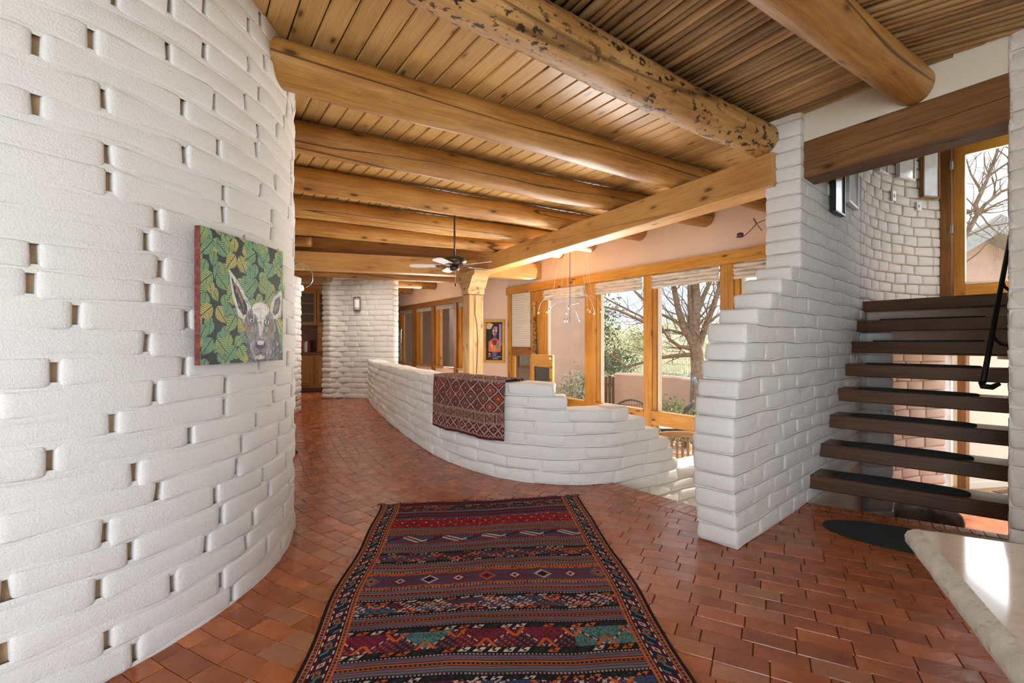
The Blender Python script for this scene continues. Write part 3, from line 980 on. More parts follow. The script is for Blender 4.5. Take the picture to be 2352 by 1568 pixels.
# board edges: from the first log to the beam at the far end of the room
L1a, L1b = logs_w[0]
B2a = on_z(640, 573, 2.83); B2b = on_z(1243, 604, 2.83)
def meet(P, D, A, B):
    """t where P + t D crosses line AB in plan"""
    e = B - A
    den = D.x * e.y - D.y * e.x
    return ((A.x - P.x) * e.y - (A.y - P.y) * e.x) / den
BWD = .133
org = Vector((0, 0, 0))
bm_cache = {}
for k in range(-26, 46):
    o = PN * (k * BWD + .03)
    t0 = meet(o, PD, L1a, L1b)
    t1 = meet(o, PD, B2a, B2b) + .05
    # stop at the window wall
    p0 = o + PD * t0
    if t1 - t0 < .2: continue
    mid = o + PD * ((t0 + t1) / 2)
    q = o + PN * (BWD / 2)
    tw = (q - Vector((W0[0], W0[1], 0))).dot(PN)
    if tw > .12: continue
    if (o + PD * t1).x < -6.3: continue
    A = o + PD * t0 + Vector((0, 0, CEIL)); B = o + PD * t1 + Vector((0, 0, CEIL))
    L = (B - A).length
    mb = MB()
    w_ = BWD / 2 - .0035
    # bevelled lower edges make the V grooves
    mb.prism([(-w_, .007), (-w_ + .007, 0), (w_ - .007, 0), (w_, .007), (w_, .022), (-w_, .022)], 0, L,
             m=Matrix(((0, 0, 1, 0), (1, 0, 0, 0), (0, 1, 0, 0), (0, 0, 0, 1))))
    mb.build('plank', M_PLANK, ceil_boards, mw=frame(A, B))
backing = link('backing', mesh_np('backing', [(p.x, p.y, 3.125) for p in (L1a + (L1a - L1b) * 3, L1b, Vector((3.4, 5.3, 0)), Vector((*WA, 0)), Vector((-.3, 12, 0)), Vector((-7, 13, 0)))], [(0, 1, 2, 3, 4, 5)], M_LINTEL), ceil_boards)

# latilla poles over the stair hall
ceil_poles = tag(empty('ceiling_latilla', (0, 0, 0)), 'ceiling of thin peeled brown poles above the stair hall', kind='structure')
ld = (L1b - L1a).normalized()
log0_b = Vector((2.69, 3.22, LOGZ + .03)); log0_a = log0_b - Vector((.83, .557, 0)) * 5.2
d0n = Vector((.83, .557, 0)).normalized()
Rl = np.random.default_rng(31)
def pole(A, B, r, seed, mat=M_LATILLA):
    A = A.copy(); B = B.copy()
    return log('latilla', A, B, r * 1.06, r * .9, mat, ceil_poles, n=9, seg=.22, wob=.008, seed=seed)
# bay between the spotted log and the near log: poles cross from log to log
dirA = Vector((-.494, .869, 0)).normalized()
for k in range(86):
    base = log0_b + d0n * .22 - d0n * (k * .0605)
    t = meet(base, dirA, L1a, L1b)
    A = base - dirA * .04; B = base + dirA * (t + .03)
    if (B - A).length < .15: continue
    z = CEIL + .032 + Rl.uniform(-.006, .006)
    A.z = z; B.z = z + Rl.uniform(-.006, .006)
    pole(A, B, Rl.uniform(.0285, .034), 200 + k)
# bay beyond the near log, towards the right-hand wall
dirB = Vector((.80, -.60, 0)).normalized()
for k in range(64):
    base = log0_b + d0n * .30 - d0n * (k * .063)
    A = base - dirB * .03; B = base + dirB * 1.9
    t = meet(base, dirB, RA - RE * .9, RA + RE * 3)
    if 0.05 < t < 1.9: B = base + dirB * (t + .02)
    if t <= 0.05: continue
    z = CEIL + .034 + Rl.uniform(-.006, .006)
    A.z = z; B.z = z + Rl.uniform(-.006, .006)
    pole(A, B, Rl.uniform(.028, .034), 400 + k)

# ceiling logs
def ext(A, B, ea, eb):
    d = (B - A).normalized()
    return A - d * ea, B + d * eb
def to_window(A, B):
    d = (B - A).normalized()
    t = meet(A, d, Vector((*W0, 0)), Vector((W0[0] + WD[0], W0[1] + WD[1], 0)))
    return A + d * (t + .05)
log_labels = ['thick ceiling log with scattered dark bark spots between boards and poles',
              'broad ceiling log with a long crack entering the round tower',
              'third ceiling log, weathered with many short nicks',
              'fourth ceiling log, carrying the ceiling fan rod',
              'fifth ceiling log, split by a long dark crack',
              'slim sixth ceiling log close above the far cross beam']
rad = [(.150, .132), (.142, .128), (.130, .128), (.130, .125), (.128, .125), (.118, .118)]
for i, (A, B) in enumerate(logs_w):
    if i == 0:
        a, b = ext(A, B, 3.2, .10)
    else:
        a, b = ext(A, B, .25 if i < 3 else 1.6, 0)
        b = to_window(A, B)
    o = log('log_beam', a, b, rad[i][0], rad[i][1], M_LOGS if i == 0 else M_LOG, seed=50 + i, n=28, seg=.07)
    tag(o, log_labels[i], 'log beam', 'round ceiling logs')
o = log('log_beam', log0_a, log0_b + d0n * .06, .128, .118, M_LOG, seed=61, n=28, seg=.07, round_ends=.012)
tag(o, 'ceiling log ending in the white wall above the brown lintel', 'log beam', 'round ceiling logs')

# squared beam from the column to the post
bA = on_z(1742, 359, 2.83); bB = on_z(1112, 588, 2.83)
side = Vector((.86, .51, 0))
bd = (bB - bA).normalized()
sideb = Vector((bd.y, -bd.x, 0))
o = timber('square_beam', bA - bd * .12 + sideb * .13, bA + bd * 5.62 + sideb * .13, .26, .275, M_BEAM)
tag(o, 'long squared pine beam running from the brick column to the post', 'beam')
# cross beam at the far end of the room and the board above it
c2A = on_z(640, 573, 2.83); c2B = on_z(1243, 604.5, 2.83)
c2d = (c2B - c2A).normalized()
c2n = Vector((-c2d.y, c2d.x, 0))
o = timber('square_beam', c2A - c2d * 2.0 + c2n * .12, c2B + c2n * .12, .24, .30, M_BEAM)
tag(o, 'squared cross beam at the far end crossing above the post', 'beam')
fa = on_z(640, 544, 3.09); fb = on_z(1200, 575, 3.09)
o = timber('fascia_board', c2A - c2d * 2.0 + c2n * .16 + Vector((0, 0, .265)), c2B - c2d * .45 + c2n * .16 + Vector((0, 0, .265)), .10, .262, M_LINTEL if False else M_TRIMD)
tag(o, 'brown board filling the gap above the far cross beam', 'board')
sa = on_z(655, 556, 2.95); sb = on_z(716, 558, 2.95)
o = log('log_stub', sa - (sb - sa) * 2 - c2n * .10, sb - c2n * .10, .085, .085, M_LOG, seed=71, n=20, seg=.08)
tag(o, 'short log stub resting on the cross beam by the tower', 'log beam')
# lower room beyond: its ceiling and logs
tag(poly_slab('ceiling_far', [(-6.4, 7.6), (-.2, 9.6), WA, WB, WC, (-6.4, 15.4)], 2.93, 2.99, M_PLANK), 'board ceiling of the room beyond the cross beam', kind='structure')
far_logs = [((700, 618), (1045, 643), 2.66), ((690, 620), (1038, 653), 2.56), ((700, 644), (988, 655), 2.56), ((690, 652), (934, 659), 2.54)]
far_lab = ['slim log under the far ceiling just behind the cross beam', 'log under the far ceiling ending above the courtyard windows', 'shorter log under the far ceiling, next to the last', 'last short log under the far ceiling beside the brick wall']
fl = [((-4.6, 9.1), (-.35, 10.55)), ((-4.6, 10.0), (-1.15, 11.35)), ((-4.6, 11.2), (-2.05, 12.7)), ((-4.6, 12.3), (-2.95, 14.05))]
for i, (a, b) in enumerate(fl):
    o = log('log_beam', (a[0], a[1], 2.79), (b[0], b[1], 2.79), .115, .11, M_LOG, seed=80 + i, n=20, seg=.1)
    tag(o, far_lab[i], 'log beam', 'logs of the far ceiling')

# post with carved corbel
PX, PY = -.715, 8.78
post = empty('wooden_post', (PX, PY, LOWZ), math.atan2(bd.y, bd.x))
tag(post, 'tall cracked wooden post with carved corbel under the beams', 'post')
zt = 2.555 - LOWZ
MB().bbox(0, zt - .40, -.15, .15, -.135, .135, .02).build('shaft', M_POST, post, mw=Matrix(((0, 0, -1, 0), (0, 1, 0, 0), (1, 0, 0, 0), (0, 0, 0, 1))))
prof = [(-.42, 0), (.42, 0), (.42, -.07), (.33, -.10), (.25, -.20), (.20, -.28), (.15, -.31), (.15, -.40), (-.15, -.40), (-.15, -.31), (-.20, -.28), (-.25, -.20), (-.33, -.10), (-.42, -.07)]
MB().prism([(x, y) for x, y in prof][::-1], -.16, .16, m=Matrix(((1, 0, 0, 0), (0, 0, 1, 0), (0, 1, 0, zt), (0, 0, 0, 1)))).build('corbel', M_POST, post)
# a black check (crack) running down the face of the shaft
ck = [(-.137, -.02 + .012 * math.sin(i * .9) + (.03 if i < 3 else 0), zt - .42 - i * .17) for i in range(15)]
MB().tube(ck, [.002] + [.006] * 13 + [.002], 5).build('crack', M_BLACK, post)

# ================================================================ lintel over the stairs and plaster above it
lA = Vector((2.30, 3.83, 2.885)); lB = Vector((2.927, 2.818, 2.885))
ln_ = (lB - lA).normalized()
lside = Vector((-ln_.y, ln_.x, 0))      # away from the viewer
if lside.dot(Vv) < 0: lside = -lside
o = timber('lintel_beam', lA - ln_ * .02 + lside * .13, lB + ln_ * .002 + lside * .13, .26, .285, M_LINTEL)
tag(o, 'heavy dark brown timber lintel above the stair opening', 'lintel')
m = frame((lA.x, lA.y, 0), (lB.x, lB.y, 0))
yy = lside.dot(m.col[1].to_3d())
wl_ = MB().box(-.05, (lB - lA).length + .02, .015 if yy > 0 else -.26, .26 if yy > 0 else -.015, 2.885, 4.45).build('wall_lintel', M_PLASTER, mw=m)
tag(wl_, 'cream plaster wall above the brown lintel', kind='structure')
# ================================================================ tall window wall of the living room
def wpt(s, d=0.0, z=0.0):
    """s along the window wall away from the viewer's right, d towards the room"""
    n = Vector((-WD[1], -WD[0] * -1, 0))
    nrm = Vector((-.822, -.569, 0))
    return Vector((W0[0] + WD[0] * s, W0[1] + WD[1] * s, z)) + nrm * d
def ws(px): return hit2(px, W0, WD)
wm = frame((W0[0], W0[1], 0), (W0[0] + WD[0], W0[1] + WD[1], 0))     # local X along wall
ysg = -1.0 if Vector((-.822, -.569, 0)).dot(wm.col[1].to_3d()) < 0 else 1.0   # +: local Y points into the room
def wbox(name, s0, s1, z0, z1, d0, d1, mat, parent, b=.004, vertical=False):
    """box on the window wall, d measured into the room; grain along its length"""
    ya, yb = sorted((d0 * ysg, d1 * ysg))
    if vertical:
        m = wm @ Matrix(((0, 0, 1, (s0 + s1) / 2), (0, 1, 0, 0), (-1, 0, 0, z1), (0, 0, 0, 1)))
        return MB().bbox(0, z1 - z0, ya, yb, -(s1 - s0) / 2, (s1 - s0) / 2, b).build(name, mat, parent, mw=m)
    return MB().bbox(0, s1 - s0, ya, yb, z0, z1, b).build(name, mat, parent, mw=wm @ Matrix.Translation((s0, 0, 0)))
sE = ws(1166); sR = -1.75
ZH0, ZH1, ZS = 2.30, 2.455, .25
wall_window = empty('wall_window')
tag(wall_window, 'rose plaster wall around the tall living room windows', kind='structure')
wbox('plaster_above', sR, sE + .06, ZH1 - .01, 3.22, -.22, 0, M_PINK, wall_window, .002)
wbox('plaster_below', sR, sE + .06, LOWZ, LOWZ + .12, -.22, 0, M_PINK, wall_window, .002)
trim_1 = tag(wbox('trim_1', sR, sE, ZH0, ZH1, -.06, .05, M_TRIM, None), 'honey pine header rail along the top of the window wall', kind='structure')
posts = [(1658, 1688), (1481, 1500), (1346, 1371), (1223, 1251), (1168, 1176)]
pwl = []
for a, b in posts:
    s1_, s0_ = ws(a), ws(b)
    pwl.append((s0_, s1_))
p_last = (-1.75, -1.55)
cols = [p_last] + pwl
for i, (a, b) in enumerate(cols):
    tag(wbox('trim_%d' % (i + 2), a, b, LOWZ + .1, ZH0, -.07, .03, M_TRIM, None, .006, True), 'upright honey pine post of the window wall, %s from the column' % ['hidden one', 'first', 'second', 'third', 'fourth', 'fifth'][i], kind='structure')
M_BLINDF = m_plain('striped_shade_fabric', (.60, .57, .53), .9, nscale=14, namt=.35)
def m_roman():
    m, nt, b = nmat('watercolour_shade')
    v = coords(nt, (1, 1, 9))
    c = ramp(nt, noise_n(nt, v, 2.6, 5, .6, 1.2), [(.30, (.20, .21, .21)), (.42, (.50, .48, .44)), (.52, (.70, .64, .57)), (.62, (.70, .52, .40)), (.72, (.74, .70, .66))])
    nt.links.new(c, b.inputs['Base Color']); b.inputs['Roughness'].default_value = .9
    return m
M_ROMAN = m_roman()
def roman_shade(parent, s0, s1, z1, drop, seed):
    Rr = np.random.default_rng(seed)
    nu, nz = 26, 18
    sl = np.linspace(s0, s1, nu + 1); tz = np.linspace(0, 1, nz + 1)
    P = np.zeros((nz + 1, nu + 1, 3))
    for j, t in enumerate(tz):
        for i, s in enumerate(sl):
            dd = .03 + .022 * abs(math.sin(t * math.pi * 4)) + .008 * math.sin(s * 17 + t * 9 + seed)
            z = z1 - drop * t + .006 * math.sin(s * 11 + t * 15) * t
            P[j, i] = wpt(s, dd, z)
    ids = np.arange((nz + 1) * (nu + 1)).reshape(nz + 1, nu + 1)
    f = np.stack([ids[:-1, :-1], ids[1:, :-1], ids[1:, 1:], ids[:-1, 1:]], -1).reshape(-1, 4)
    me = mesh_np('roman_shade', P.reshape(-1, 3), f, M_ROMAN, True)
    o = link('roman_shade', me, parent)
    so = o.modifiers.new('cloth', 'SOLIDIFY'); so.thickness = .004
    return o
sh_lab = ['folded watercolour fabric shade of the window half hidden by the column', 'folded watercolour fabric shade above the big tree window', 'folded watercolour fabric shade above the middle window', 'folded watercolour fabric shade above the window by the hanging lamps']
wn_ = 0
for i in range(4):
    a = cols[i][1]; b = cols[i + 1][0]
    wn_ += 1
    win = tag(empty('window_%d' % wn_), 'tall fixed living room window, %s from the column' % ['first', 'second', 'third', 'fourth'][i], kind='structure')
    ww = .045
    wbox('stop', b - ww * 1.6, b, ZS, ZH0, -.05, .012, M_TRIM, win, .003, True)
    wbox('stop', b - ww * 2.6, b - ww * 1.7, ZS, ZH0, -.06, -.01, M_PLASTER, win, .003, True)
    wbox('stop', a, a + ww * .5, ZS, ZH0, -.05, .010, M_TRIM, win, .003, True)
    wbox('rail', a, b, ZS - .19, ZS, -.06, .035, M_TRIM, win, .006)
    wbox('sill', a, b, ZS - .005, ZS + .02, -.06, .05, M_TRIM, win, .004)
    wbox('stop', a, a + ww, LOWZ + .1, ZS - .19, -.05, .012, M_TRIM, win, .003, True)
    wbox('stop', b - ww * 1.6, b, LOWZ + .1, ZS - .19, -.05, .012, M_TRIM, win, .003, True)
    wbox('sill', a, b, LOWZ + .1, LOWZ + .17, -.06, .03, M_TRIM, win, .004)
    wbox('pane', a + .01, b - .01, ZS + .02, ZH0, -.034, -.030, M_GLASS, win, .0005)
    wbox('pane', a + .01, b - .01, LOWZ + .17, ZS - .19, -.034, -.030, M_GLASS, win, .0005)
    o = roman_shade(None, a + .01, b - .01, ZH0 - .01, .20, i)
    tag(o, sh_lab[i], 'shade', 'fabric shades on the tall windows')

# far door with pleated shade at the left end of the window wall
a, b = cols[4][1], cols[5][0]
door_1 = tag(empty('door_1'), 'pine door with pleated shade at the end of the window wall', kind='structure')
def zpx(px, py, s=None):
    s_ = ws(px) if s is None else s
    return EYE + (CY - py) / F * wpt(s_).y
wbox('stile', a, a + .09, LOWZ + .1, ZH0, -.05, .0, M_TRIM, door_1, .004, True)
wbox('stile', b - .09, b, LOWZ + .1, ZH0, -.05, .0, M_TRIM, door_1, .004, True)
wbox('rail', a, b, zpx(1198, 817), zpx(1198, 796), -.05, .01, M_TRIMD, door_1, .004)
wbox('pane', a, b, LOWZ + .3, ZH0, -.03, -.026, M_GLASS, door_1, .0005)
wbox('rail', a, b, LOWZ + .1, LOWZ + .3, -.05, .0, M_TRIM, door_1, .004)
M_PLEAT = m_plain('pleated_shade', (.66, .64, .58), .8, nscale=4, namt=.04)
zt_, zb_ = zpx(1198, 662), zpx(1198, 796)
np_ = 26
pv = []
for j in range(np_ * 2 + 1):
    z = zt_ + (zb_ - zt_) * j / (np_ * 2)
    dd = .020 + (.012 if j % 2 else 0)
    pv += [tuple(wpt(a + .04, dd, z)), tuple(wpt(b - .04, dd, z))]
pf = [(2 * j, 2 * j + 1, 2 * j + 3, 2 * j + 2) for j in range(np_ * 2)]
ps = link('pleated_shade', mesh_np('pleated_shade', pv, pf, M_PLEAT))
so = ps.modifiers.new('cloth', 'SOLIDIFY'); so.thickness = .003
tag(ps, 'pale pleated shade covering the upper half of the far pine door', 'shade')

# rose wall between the two window walls, and the courtyard windows beyond
wall_rose = tag(wall_slab('wall_rose', WA, WB, LOWZ, 3.2, -.2, M_PINK), 'rose plaster wall with the framed picture', kind='structure')
CD = (Vector((*WC, 0)) - Vector((*WB, 0))).normalized()
cm = frame((WB[0], WB[1], 0), (WC[0], WC[1], 0))
cn = Vector((-CD.y, CD.x, 0))
if cn.dot(Vector((-1, -1, 0))) < 0: cn = -cn
csg = 1.0 if cn.dot(cm.col[1].to_3d()) > 0 else -1.0
def cbox(name, s0, s1, z0, z1, d0, d1, mat, parent, b=.004, vertical=False):
    ya, yb = sorted((d0 * csg, d1 * csg))
    if vertical:
        m = cm @ Matrix(((0, 0, 1, (s0 + s1) / 2), (0, 1, 0, 0), (-1, 0, 0, z1), (0, 0, 0, 1)))
        return MB().bbox(0, z1 - z0, ya, yb, -(s1 - s0) / 2, (s1 - s0) / 2, b).build(name, mat, parent, mw=m)
    return MB().bbox(0, s1 - s0, ya, yb, z0, z1, b).build(name, mat, parent, mw=cm @ Matrix.Translation((s0, 0, 0)))
CL = (Vector((*WC, 0)) - Vector((*WB, 0))).length
def cs(px): return hit2(px, WB, (CD.x, CD.y))
CZ0, CZ1 = .62, 2.37
wall_court = tag(empty('wall_court'), 'rose plaster wall around the courtyard windows', kind='structure')
cbox('plaster_above', 0, CL, CZ1 - .01, 3.2, -.2, 0, M_PINK, wall_court, .002)
cbox('plaster_below', 0, CL, LOWZ, CZ0 + .01, -.2, 0, M_PINK, wall_court, .002)
tag(cbox('trim_8', 0, CL, CZ1 - .13, CZ1, -.06, .04, M_TRIMD, None), 'brown pine header rail of the courtyard windows', kind='structure')
cpost = [0.0] + [cs(p) for p in (1052, 1000, 956, 918, 897)]
M_BLIND = m_plain('grey_roller_blind', (.36, .34, .31), .8)
M_DARKFRAME = m_plain('black_frame', (.02, .02, .022), .4)
for i, s in enumerate(cpost):
    tag(cbox('trim_%d' % (9 + i), s, s + .13 + .015 * i, LOWZ + .8, CZ1 - .12, -.06, .05, M_TRIMD, None, .005, True), 'brown pine post of the courtyard windows, %s from the wooden post' % ['first', 'second', 'third', 'fourth', 'fifth', 'sixth'][i], kind='structure')
for i in range(5):
    a = cpost[i] + .13 + .015 * i; b = cpost[i + 1]
    win = tag(empty('window_%d' % (5 + i)), 'courtyard window with roller blind, %s from the framed picture' % ['first', 'second', 'third', 'fourth', 'fifth'][i], kind='structure')
    cbox('stop', b - .14, b, CZ0, CZ1 - .13, -.07, -.01, M_TRIM, win, .004, True)
    cbox('stop', b - .24, b - .15, CZ0, CZ1 - .13, -.10, -.04, M_TRIM, win, .004, True)
    cbox('sill', a, b, CZ0, CZ0 + .04, -.08, .04, M_TRIM, win, .004)
    cbox('pane', a, b, CZ0, CZ1 - .13, -.055, -.051, M_GLASS, win, .0005)
    cbox('blind', a + .01, b - .01, CZ1 - .24, CZ1 - .13, -.03, .0, M_BLIND, win, .004)
# courtyard beyond that glazing
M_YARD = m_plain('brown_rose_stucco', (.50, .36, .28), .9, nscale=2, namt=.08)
tag(poly_slab('yard_shade_roof', [(-.45, 10.9), (1.4, 14.2), (-1.2, 17.7), (-7.0, 16.8), (-4.0, 15.6)], 3.22, 3.40, M_YARD), 'added unseen roof that shades the courtyard', kind='structure')  # roof added out of view to keep the yard walls dim
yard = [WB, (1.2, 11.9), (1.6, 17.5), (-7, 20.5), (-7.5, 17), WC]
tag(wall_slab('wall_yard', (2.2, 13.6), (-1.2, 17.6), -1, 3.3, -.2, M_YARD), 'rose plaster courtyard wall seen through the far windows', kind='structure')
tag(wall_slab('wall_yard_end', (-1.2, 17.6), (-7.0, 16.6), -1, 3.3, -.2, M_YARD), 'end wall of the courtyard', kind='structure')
wy = frame((2.2, 13.0, 0), (-1.2, 17.6, 0))
wy_s = 1.0
win = tag(empty('window_10'), 'dark window in the courtyard wall', kind='structure')
MB().bbox(2.3, 3.3, .0, .06, .45, 1.95, .01).build('window_frame', M_TRIMD, win, mw=wy)
MB().bbox(2.4, 3.2, .05, .075, .55, 1.85, .002).build('pane', M_BLIND, win, mw=wy)

# ================================================================ glazed door on the landing
D0 = Vector((5.40, 5.97, 0)); DE = Vector((.57, -.82, 0)).normalized()
dm = frame(D0, D0 + DE)
def dbox(name, s0, s1, z0, z1, mat, parent, y0=-.03, y1=.03, b=.004, vertical=False):
    if vertical:
        m = dm @ Matrix(((0, 0, 1, (s0 + s1) / 2), (0, 1, 0, 0), (-1, 0, 0, z1), (0, 0, 0, 1)))
        return MB().bbox(0, z1 - z0, y0, y1, -(s1 - s0) / 2, (s1 - s0) / 2, b).build(name, mat, parent, mw=m)
    return MB().bbox(0, s1 - s0, y0, y1, z0, z1, b).build(name, mat, parent, mw=dm @ Matrix.Translation((s0, 0, 0)))
LANDZ = 1.73
door_2 = tag(empty('door_2'), 'glazed honey pine door at the top of the stairs', kind='structure')
t1 = hit2(2190, D0, DE); t2 = hit2(2218, D0, DE)
dbox('jamb', hit2(2163, D0, DE), t1, LANDZ, 3.95, M_TRIMD, door_2, -.08, .08, .004, True)
dbox('stile', t1 + .004, t2, LANDZ, 3.72, M_TRIM, door_2, vertical=True)
dbox('stile', t2 + .62, t2 + .74, LANDZ, 3.72, M_TRIM, door_2, vertical=True)
dbox('rail', t2, t2 + .62, LANDZ, 1.99, M_TRIM, door_2)
dbox('rail', t2, t2 + .62, 3.56, 3.72, M_TRIM, door_2)
dbox('stop', t2, t2 + .62, 1.99, 2.02, M_PLASTER, door_2, -.04, .04)
dbox('pane', t2, t2 + .62, 2.0, 3.58, M_GLASS, door_2, -.003, .003, .0005)
for z in (2.62, 3.40):
    dbox('hinge', t1 - .012, t1 + .016, z, z + .10, M_STEEL, door_2, -.095, -.03, .002)
dbox('jamb', t2 + .745, t2 + .90, LANDZ, 3.95, M_TRIMD, door_2, -.08, .08, .004, True)
dbox('header', hit2(2163, D0, DE), t2 + .9, 3.73, 3.95, M_TRIMD, door_2, -.08, .08)
tag(dbox('wall_door', -.3, 2.6, 3.95, 4.45, M_PLASTER, None, -.1, .1), 'plaster wall above the landing door', kind='structure')
# ================================================================ staircase
NT = 8; RISE = .2165
Ls = [Vector((2.40, 3.92, 0)).lerp(Vector((3.78, 5.17, 0)), i / 7) for i in range(NT)]
Rs = [Vector((3.30, 3.18, 0)).lerp(Vector((4.39, 4.22, 0)), i / 7) for i in range(NT)]
stair = tag(empty('staircase', (Ls[0].x, Ls[0].y, 0)), 'open staircase of thick dark wooden treads between two brick walls', 'staircase')
M_MAT = m_plain('dark_green_mat', (.012, .024, .024), .95, nscale=120, namt=.5, bmp=.9, bscale=500)
ords = ['lowest', 'second lowest', 'third lowest', 'fourth', 'fifth', 'sixth', 'seventh']
for i in range(NT):
    a = Ls[i].copy(); b = Rs[i].copy()
    d = (b - a).normalized()
    back = Vector((-d.y, d.x, 0))
    a2 = a - d * .03; b2 = b + d * .03
    L = (b2 - a2).length
    z = RISE * (i + 1)
    m = frame(Vector((a2.x, a2.y, z)), Vector((b2.x, b2.y, z)))
    o = MB().bbox(0, L, 0, .29, -.112, 0, .007).build('tread', M_TREAD, None, mw=m)
    o.parent = stair; o.matrix_parent_inverse = Matrix.Translation((-Ls[0].x, -Ls[0].y, 0))
    if i < 7:
        n = 40
        hl, hw = L * .335, .118
        pts = [(math.copysign(abs(math.cos(t)) ** .72, math.cos(t)) * hl, math.copysign(abs(math.sin(t)) ** .9, math.sin(t)) * hw) for t in [2 * math.pi * k / n for k in range(n)]]
        mb = MB()
        v = [(x, y, 0) for x, y in pts] + [(x, y, .008) for x, y in pts] + [(x * .985, y * .95, .013) for x, y in pts]
        f = [tuple(range(n))[::-1], tuple(range(2 * n, 3 * n))] + [(r * n + k, r * n + (k + 1) % n, (r + 1) * n + (k + 1) % n, (r + 1) * n + k) for r in (0, 1) for k in range(n)]
        mb.add(v, f)
        c = m @ Vector((L * .50, .128, .0005))
        mo = mb.build('stair_mat', M_MAT, None, mw=Matrix.Translation(c) @ m.to_3x3().to_4x4())
        tag(mo, 'dark green oval mat on the %s stair tread' % ords[i], 'mat', 'oval stair mats')
# large mat on the brick floor
c0 = on_z(1900, 1195, 0); 
mc = Vector((2.66, 3.07, .001))
n = 56
dm_ = (Rs[0] - Ls[0]).normalized()
pts = [(math.copysign(abs(math.cos(t)) ** .8, math.cos(t)) * .56, math.sin(t) * .235) for t in [2 * math.pi * k / n for k in range(n)]]
mb = MB()
v = [(x, y, 0) for x, y in pts] + [(x, y, .009) for x, y in pts] + [(x * .985, y * .97, .014) for x, y in pts]
mb.add(v, [tuple(range(n))[::-1], tuple(range(2 * n, 3 * n))] + [(r * n + k, r * n + (k + 1) % n, (r + 1) * n + (k + 1) % n, (r + 1) * n + k) for r in (0, 1) for k in range(n)])
mo = mb.build('floor_mat', M_MAT, None, mw=frame(mc, mc + Vector((.80, -.60, 0))))
tag(mo, 'large dark green oval mat on the brick floor below the stairs', 'mat')

# landing slab and its rose face
lb = (Rs[7] - Ls[7]).normalized(); lback = Vector((-lb.y, lb.x, 0))
p0 = Ls[7] + lback * .22 - lb * .05; p1 = Rs[7] + lback * .22 + lb * .3
tag(poly_slab('floor_landing', [xy(p0), xy(p1), (6.4, 4.7), (5.75, 6.2), (5.2, 6.3), (4.3, 5.75)], LANDZ - .30, LANDZ - .04, M_PINK), 'landing slab with a rose plaster edge', kind='structure')
tag(wall_slab('wall_under_landing', xy(p1 + lback * .25), xy(p0 + lback * .25), 1.16, LANDZ - .29, .12, M_PINK), 'rose plaster beam face under the landing', kind='structure')

# iron handrail
rail = tag(empty('handrail', (3.246, 3.3, 0)), 'slim black iron handrail with curved brackets on the stair wall', 'handrail')
off = Matrix.Translation((-3.246, -3.3, 0))
ra = Vector((3.246, 3.30, 1.018)); rb = Vector((4.15, 4.0, 2.11)); rc = rb + (rb - ra) * .55
def put(o): o.parent = rail; o.matrix_parent_inverse = off; return o
put(MB().tube([ra, ra.lerp(rc, .5), rc], .0165, 14).build('bar', M_BLACK, None, True))
rd = (rc - ra).normalized(); up = Vector((0, 0, 1)); wn2 = Vector((RDn.y, -RDn.x, 0))
put(MB().tube([ra - rd * .01 + Vector((-.012, .0, .01)), ra - rd * .035, ra - rd * .03 + Vector((.035, -.03, -.008)), ra + Vector((.06, -.05, -.004))], [.016, .02, .019, .014], 12).build('scroll_end', M_BLACK, None, True))
for t, nm in ((.215, 'bracket'), (.46, 'bracket')):
    p = ra.lerp(rc, t)
    q = p + Vector((0, 0, -.12)) + wn2 * .10
    put(MB().tube([p - Vector((0, 0, .015)), p - Vector((0, 0, .06)) + wn2 * .01, p - Vector((0, 0, .10)) + wn2 * .04, q, q + wn2 * .12], .011, 10).build('bracket', M_BLACK, None, True))

# ================================================================ lower hall glimpsed through the open treads
tag(poly_slab('floor_hall', [(2.4, 3.3), (7.5, 2.8), (9.5, 6.2), (7.6, 8.6), (5.4, 6.8), (3.6, 5.4)], LOWZ, LOWZ + .012, M_PAVER_F), 'red brick floor of the lower hall', kind='structure')
M_OAKF = m_wood('oak_floor', (.30, .15, .05), (.42, .23, .085), (.52, .31, .13), .4, knots=.2, cracks=.2, stretch=10)
HD = 6.75
hx = lambda px, d: (px - CX) / F * d
# cream end wall with the door opening
hA = Vector((hx(2110, 6.45), 6.45, 0)); hB = Vector((hx(2215, 6.9), 6.9, 0)); hC = Vector((hx(2420, 7.2), 7.2, 0))
tag(wall_slab('wall_hall', xy(hC), xy(hB), LOWZ, 1.45, -.15, M_PLASTER), 'cream plaster wall of the lower hall', kind='structure')
tag(wall_slab('wall_hall_left', xy(hA), (4.9, 5.98), LOWZ, 1.45, -.15, M_PINKB), 'rose washed wall of the lower hall', kind='structure')
tag(wall_slab('wall_hall_top', xy(hC), xy(hA), 1.25, 1.45, -.15, M_PLASTER), 'cream plaster above the lower hall door', kind='structure')
tag(wall_slab('baseboard_hall', xy(hC + Vector((-.02, -.03, 0))), xy(hB + Vector((-.02, -.03, 0))), LOWZ, LOWZ + .10, -.03, M_PLASTER), 'white baseboard of the lower hall', kind='structure')
fm = frame((hA.x, hA.y, LOWZ), (hB.x, hB.y, LOWZ))
hw_ = (hB - hA).length
door_3 = tag(empty('door_3'), 'pale pine door standing in its frame in the lower hall', kind='structure')
M_PALEP = m_wood('pale_pine', (.52, .29, .10), (.68, .43, .18), (.76, .52, .26), .5, knots=.8, cracks=.1, kscale=1.6)
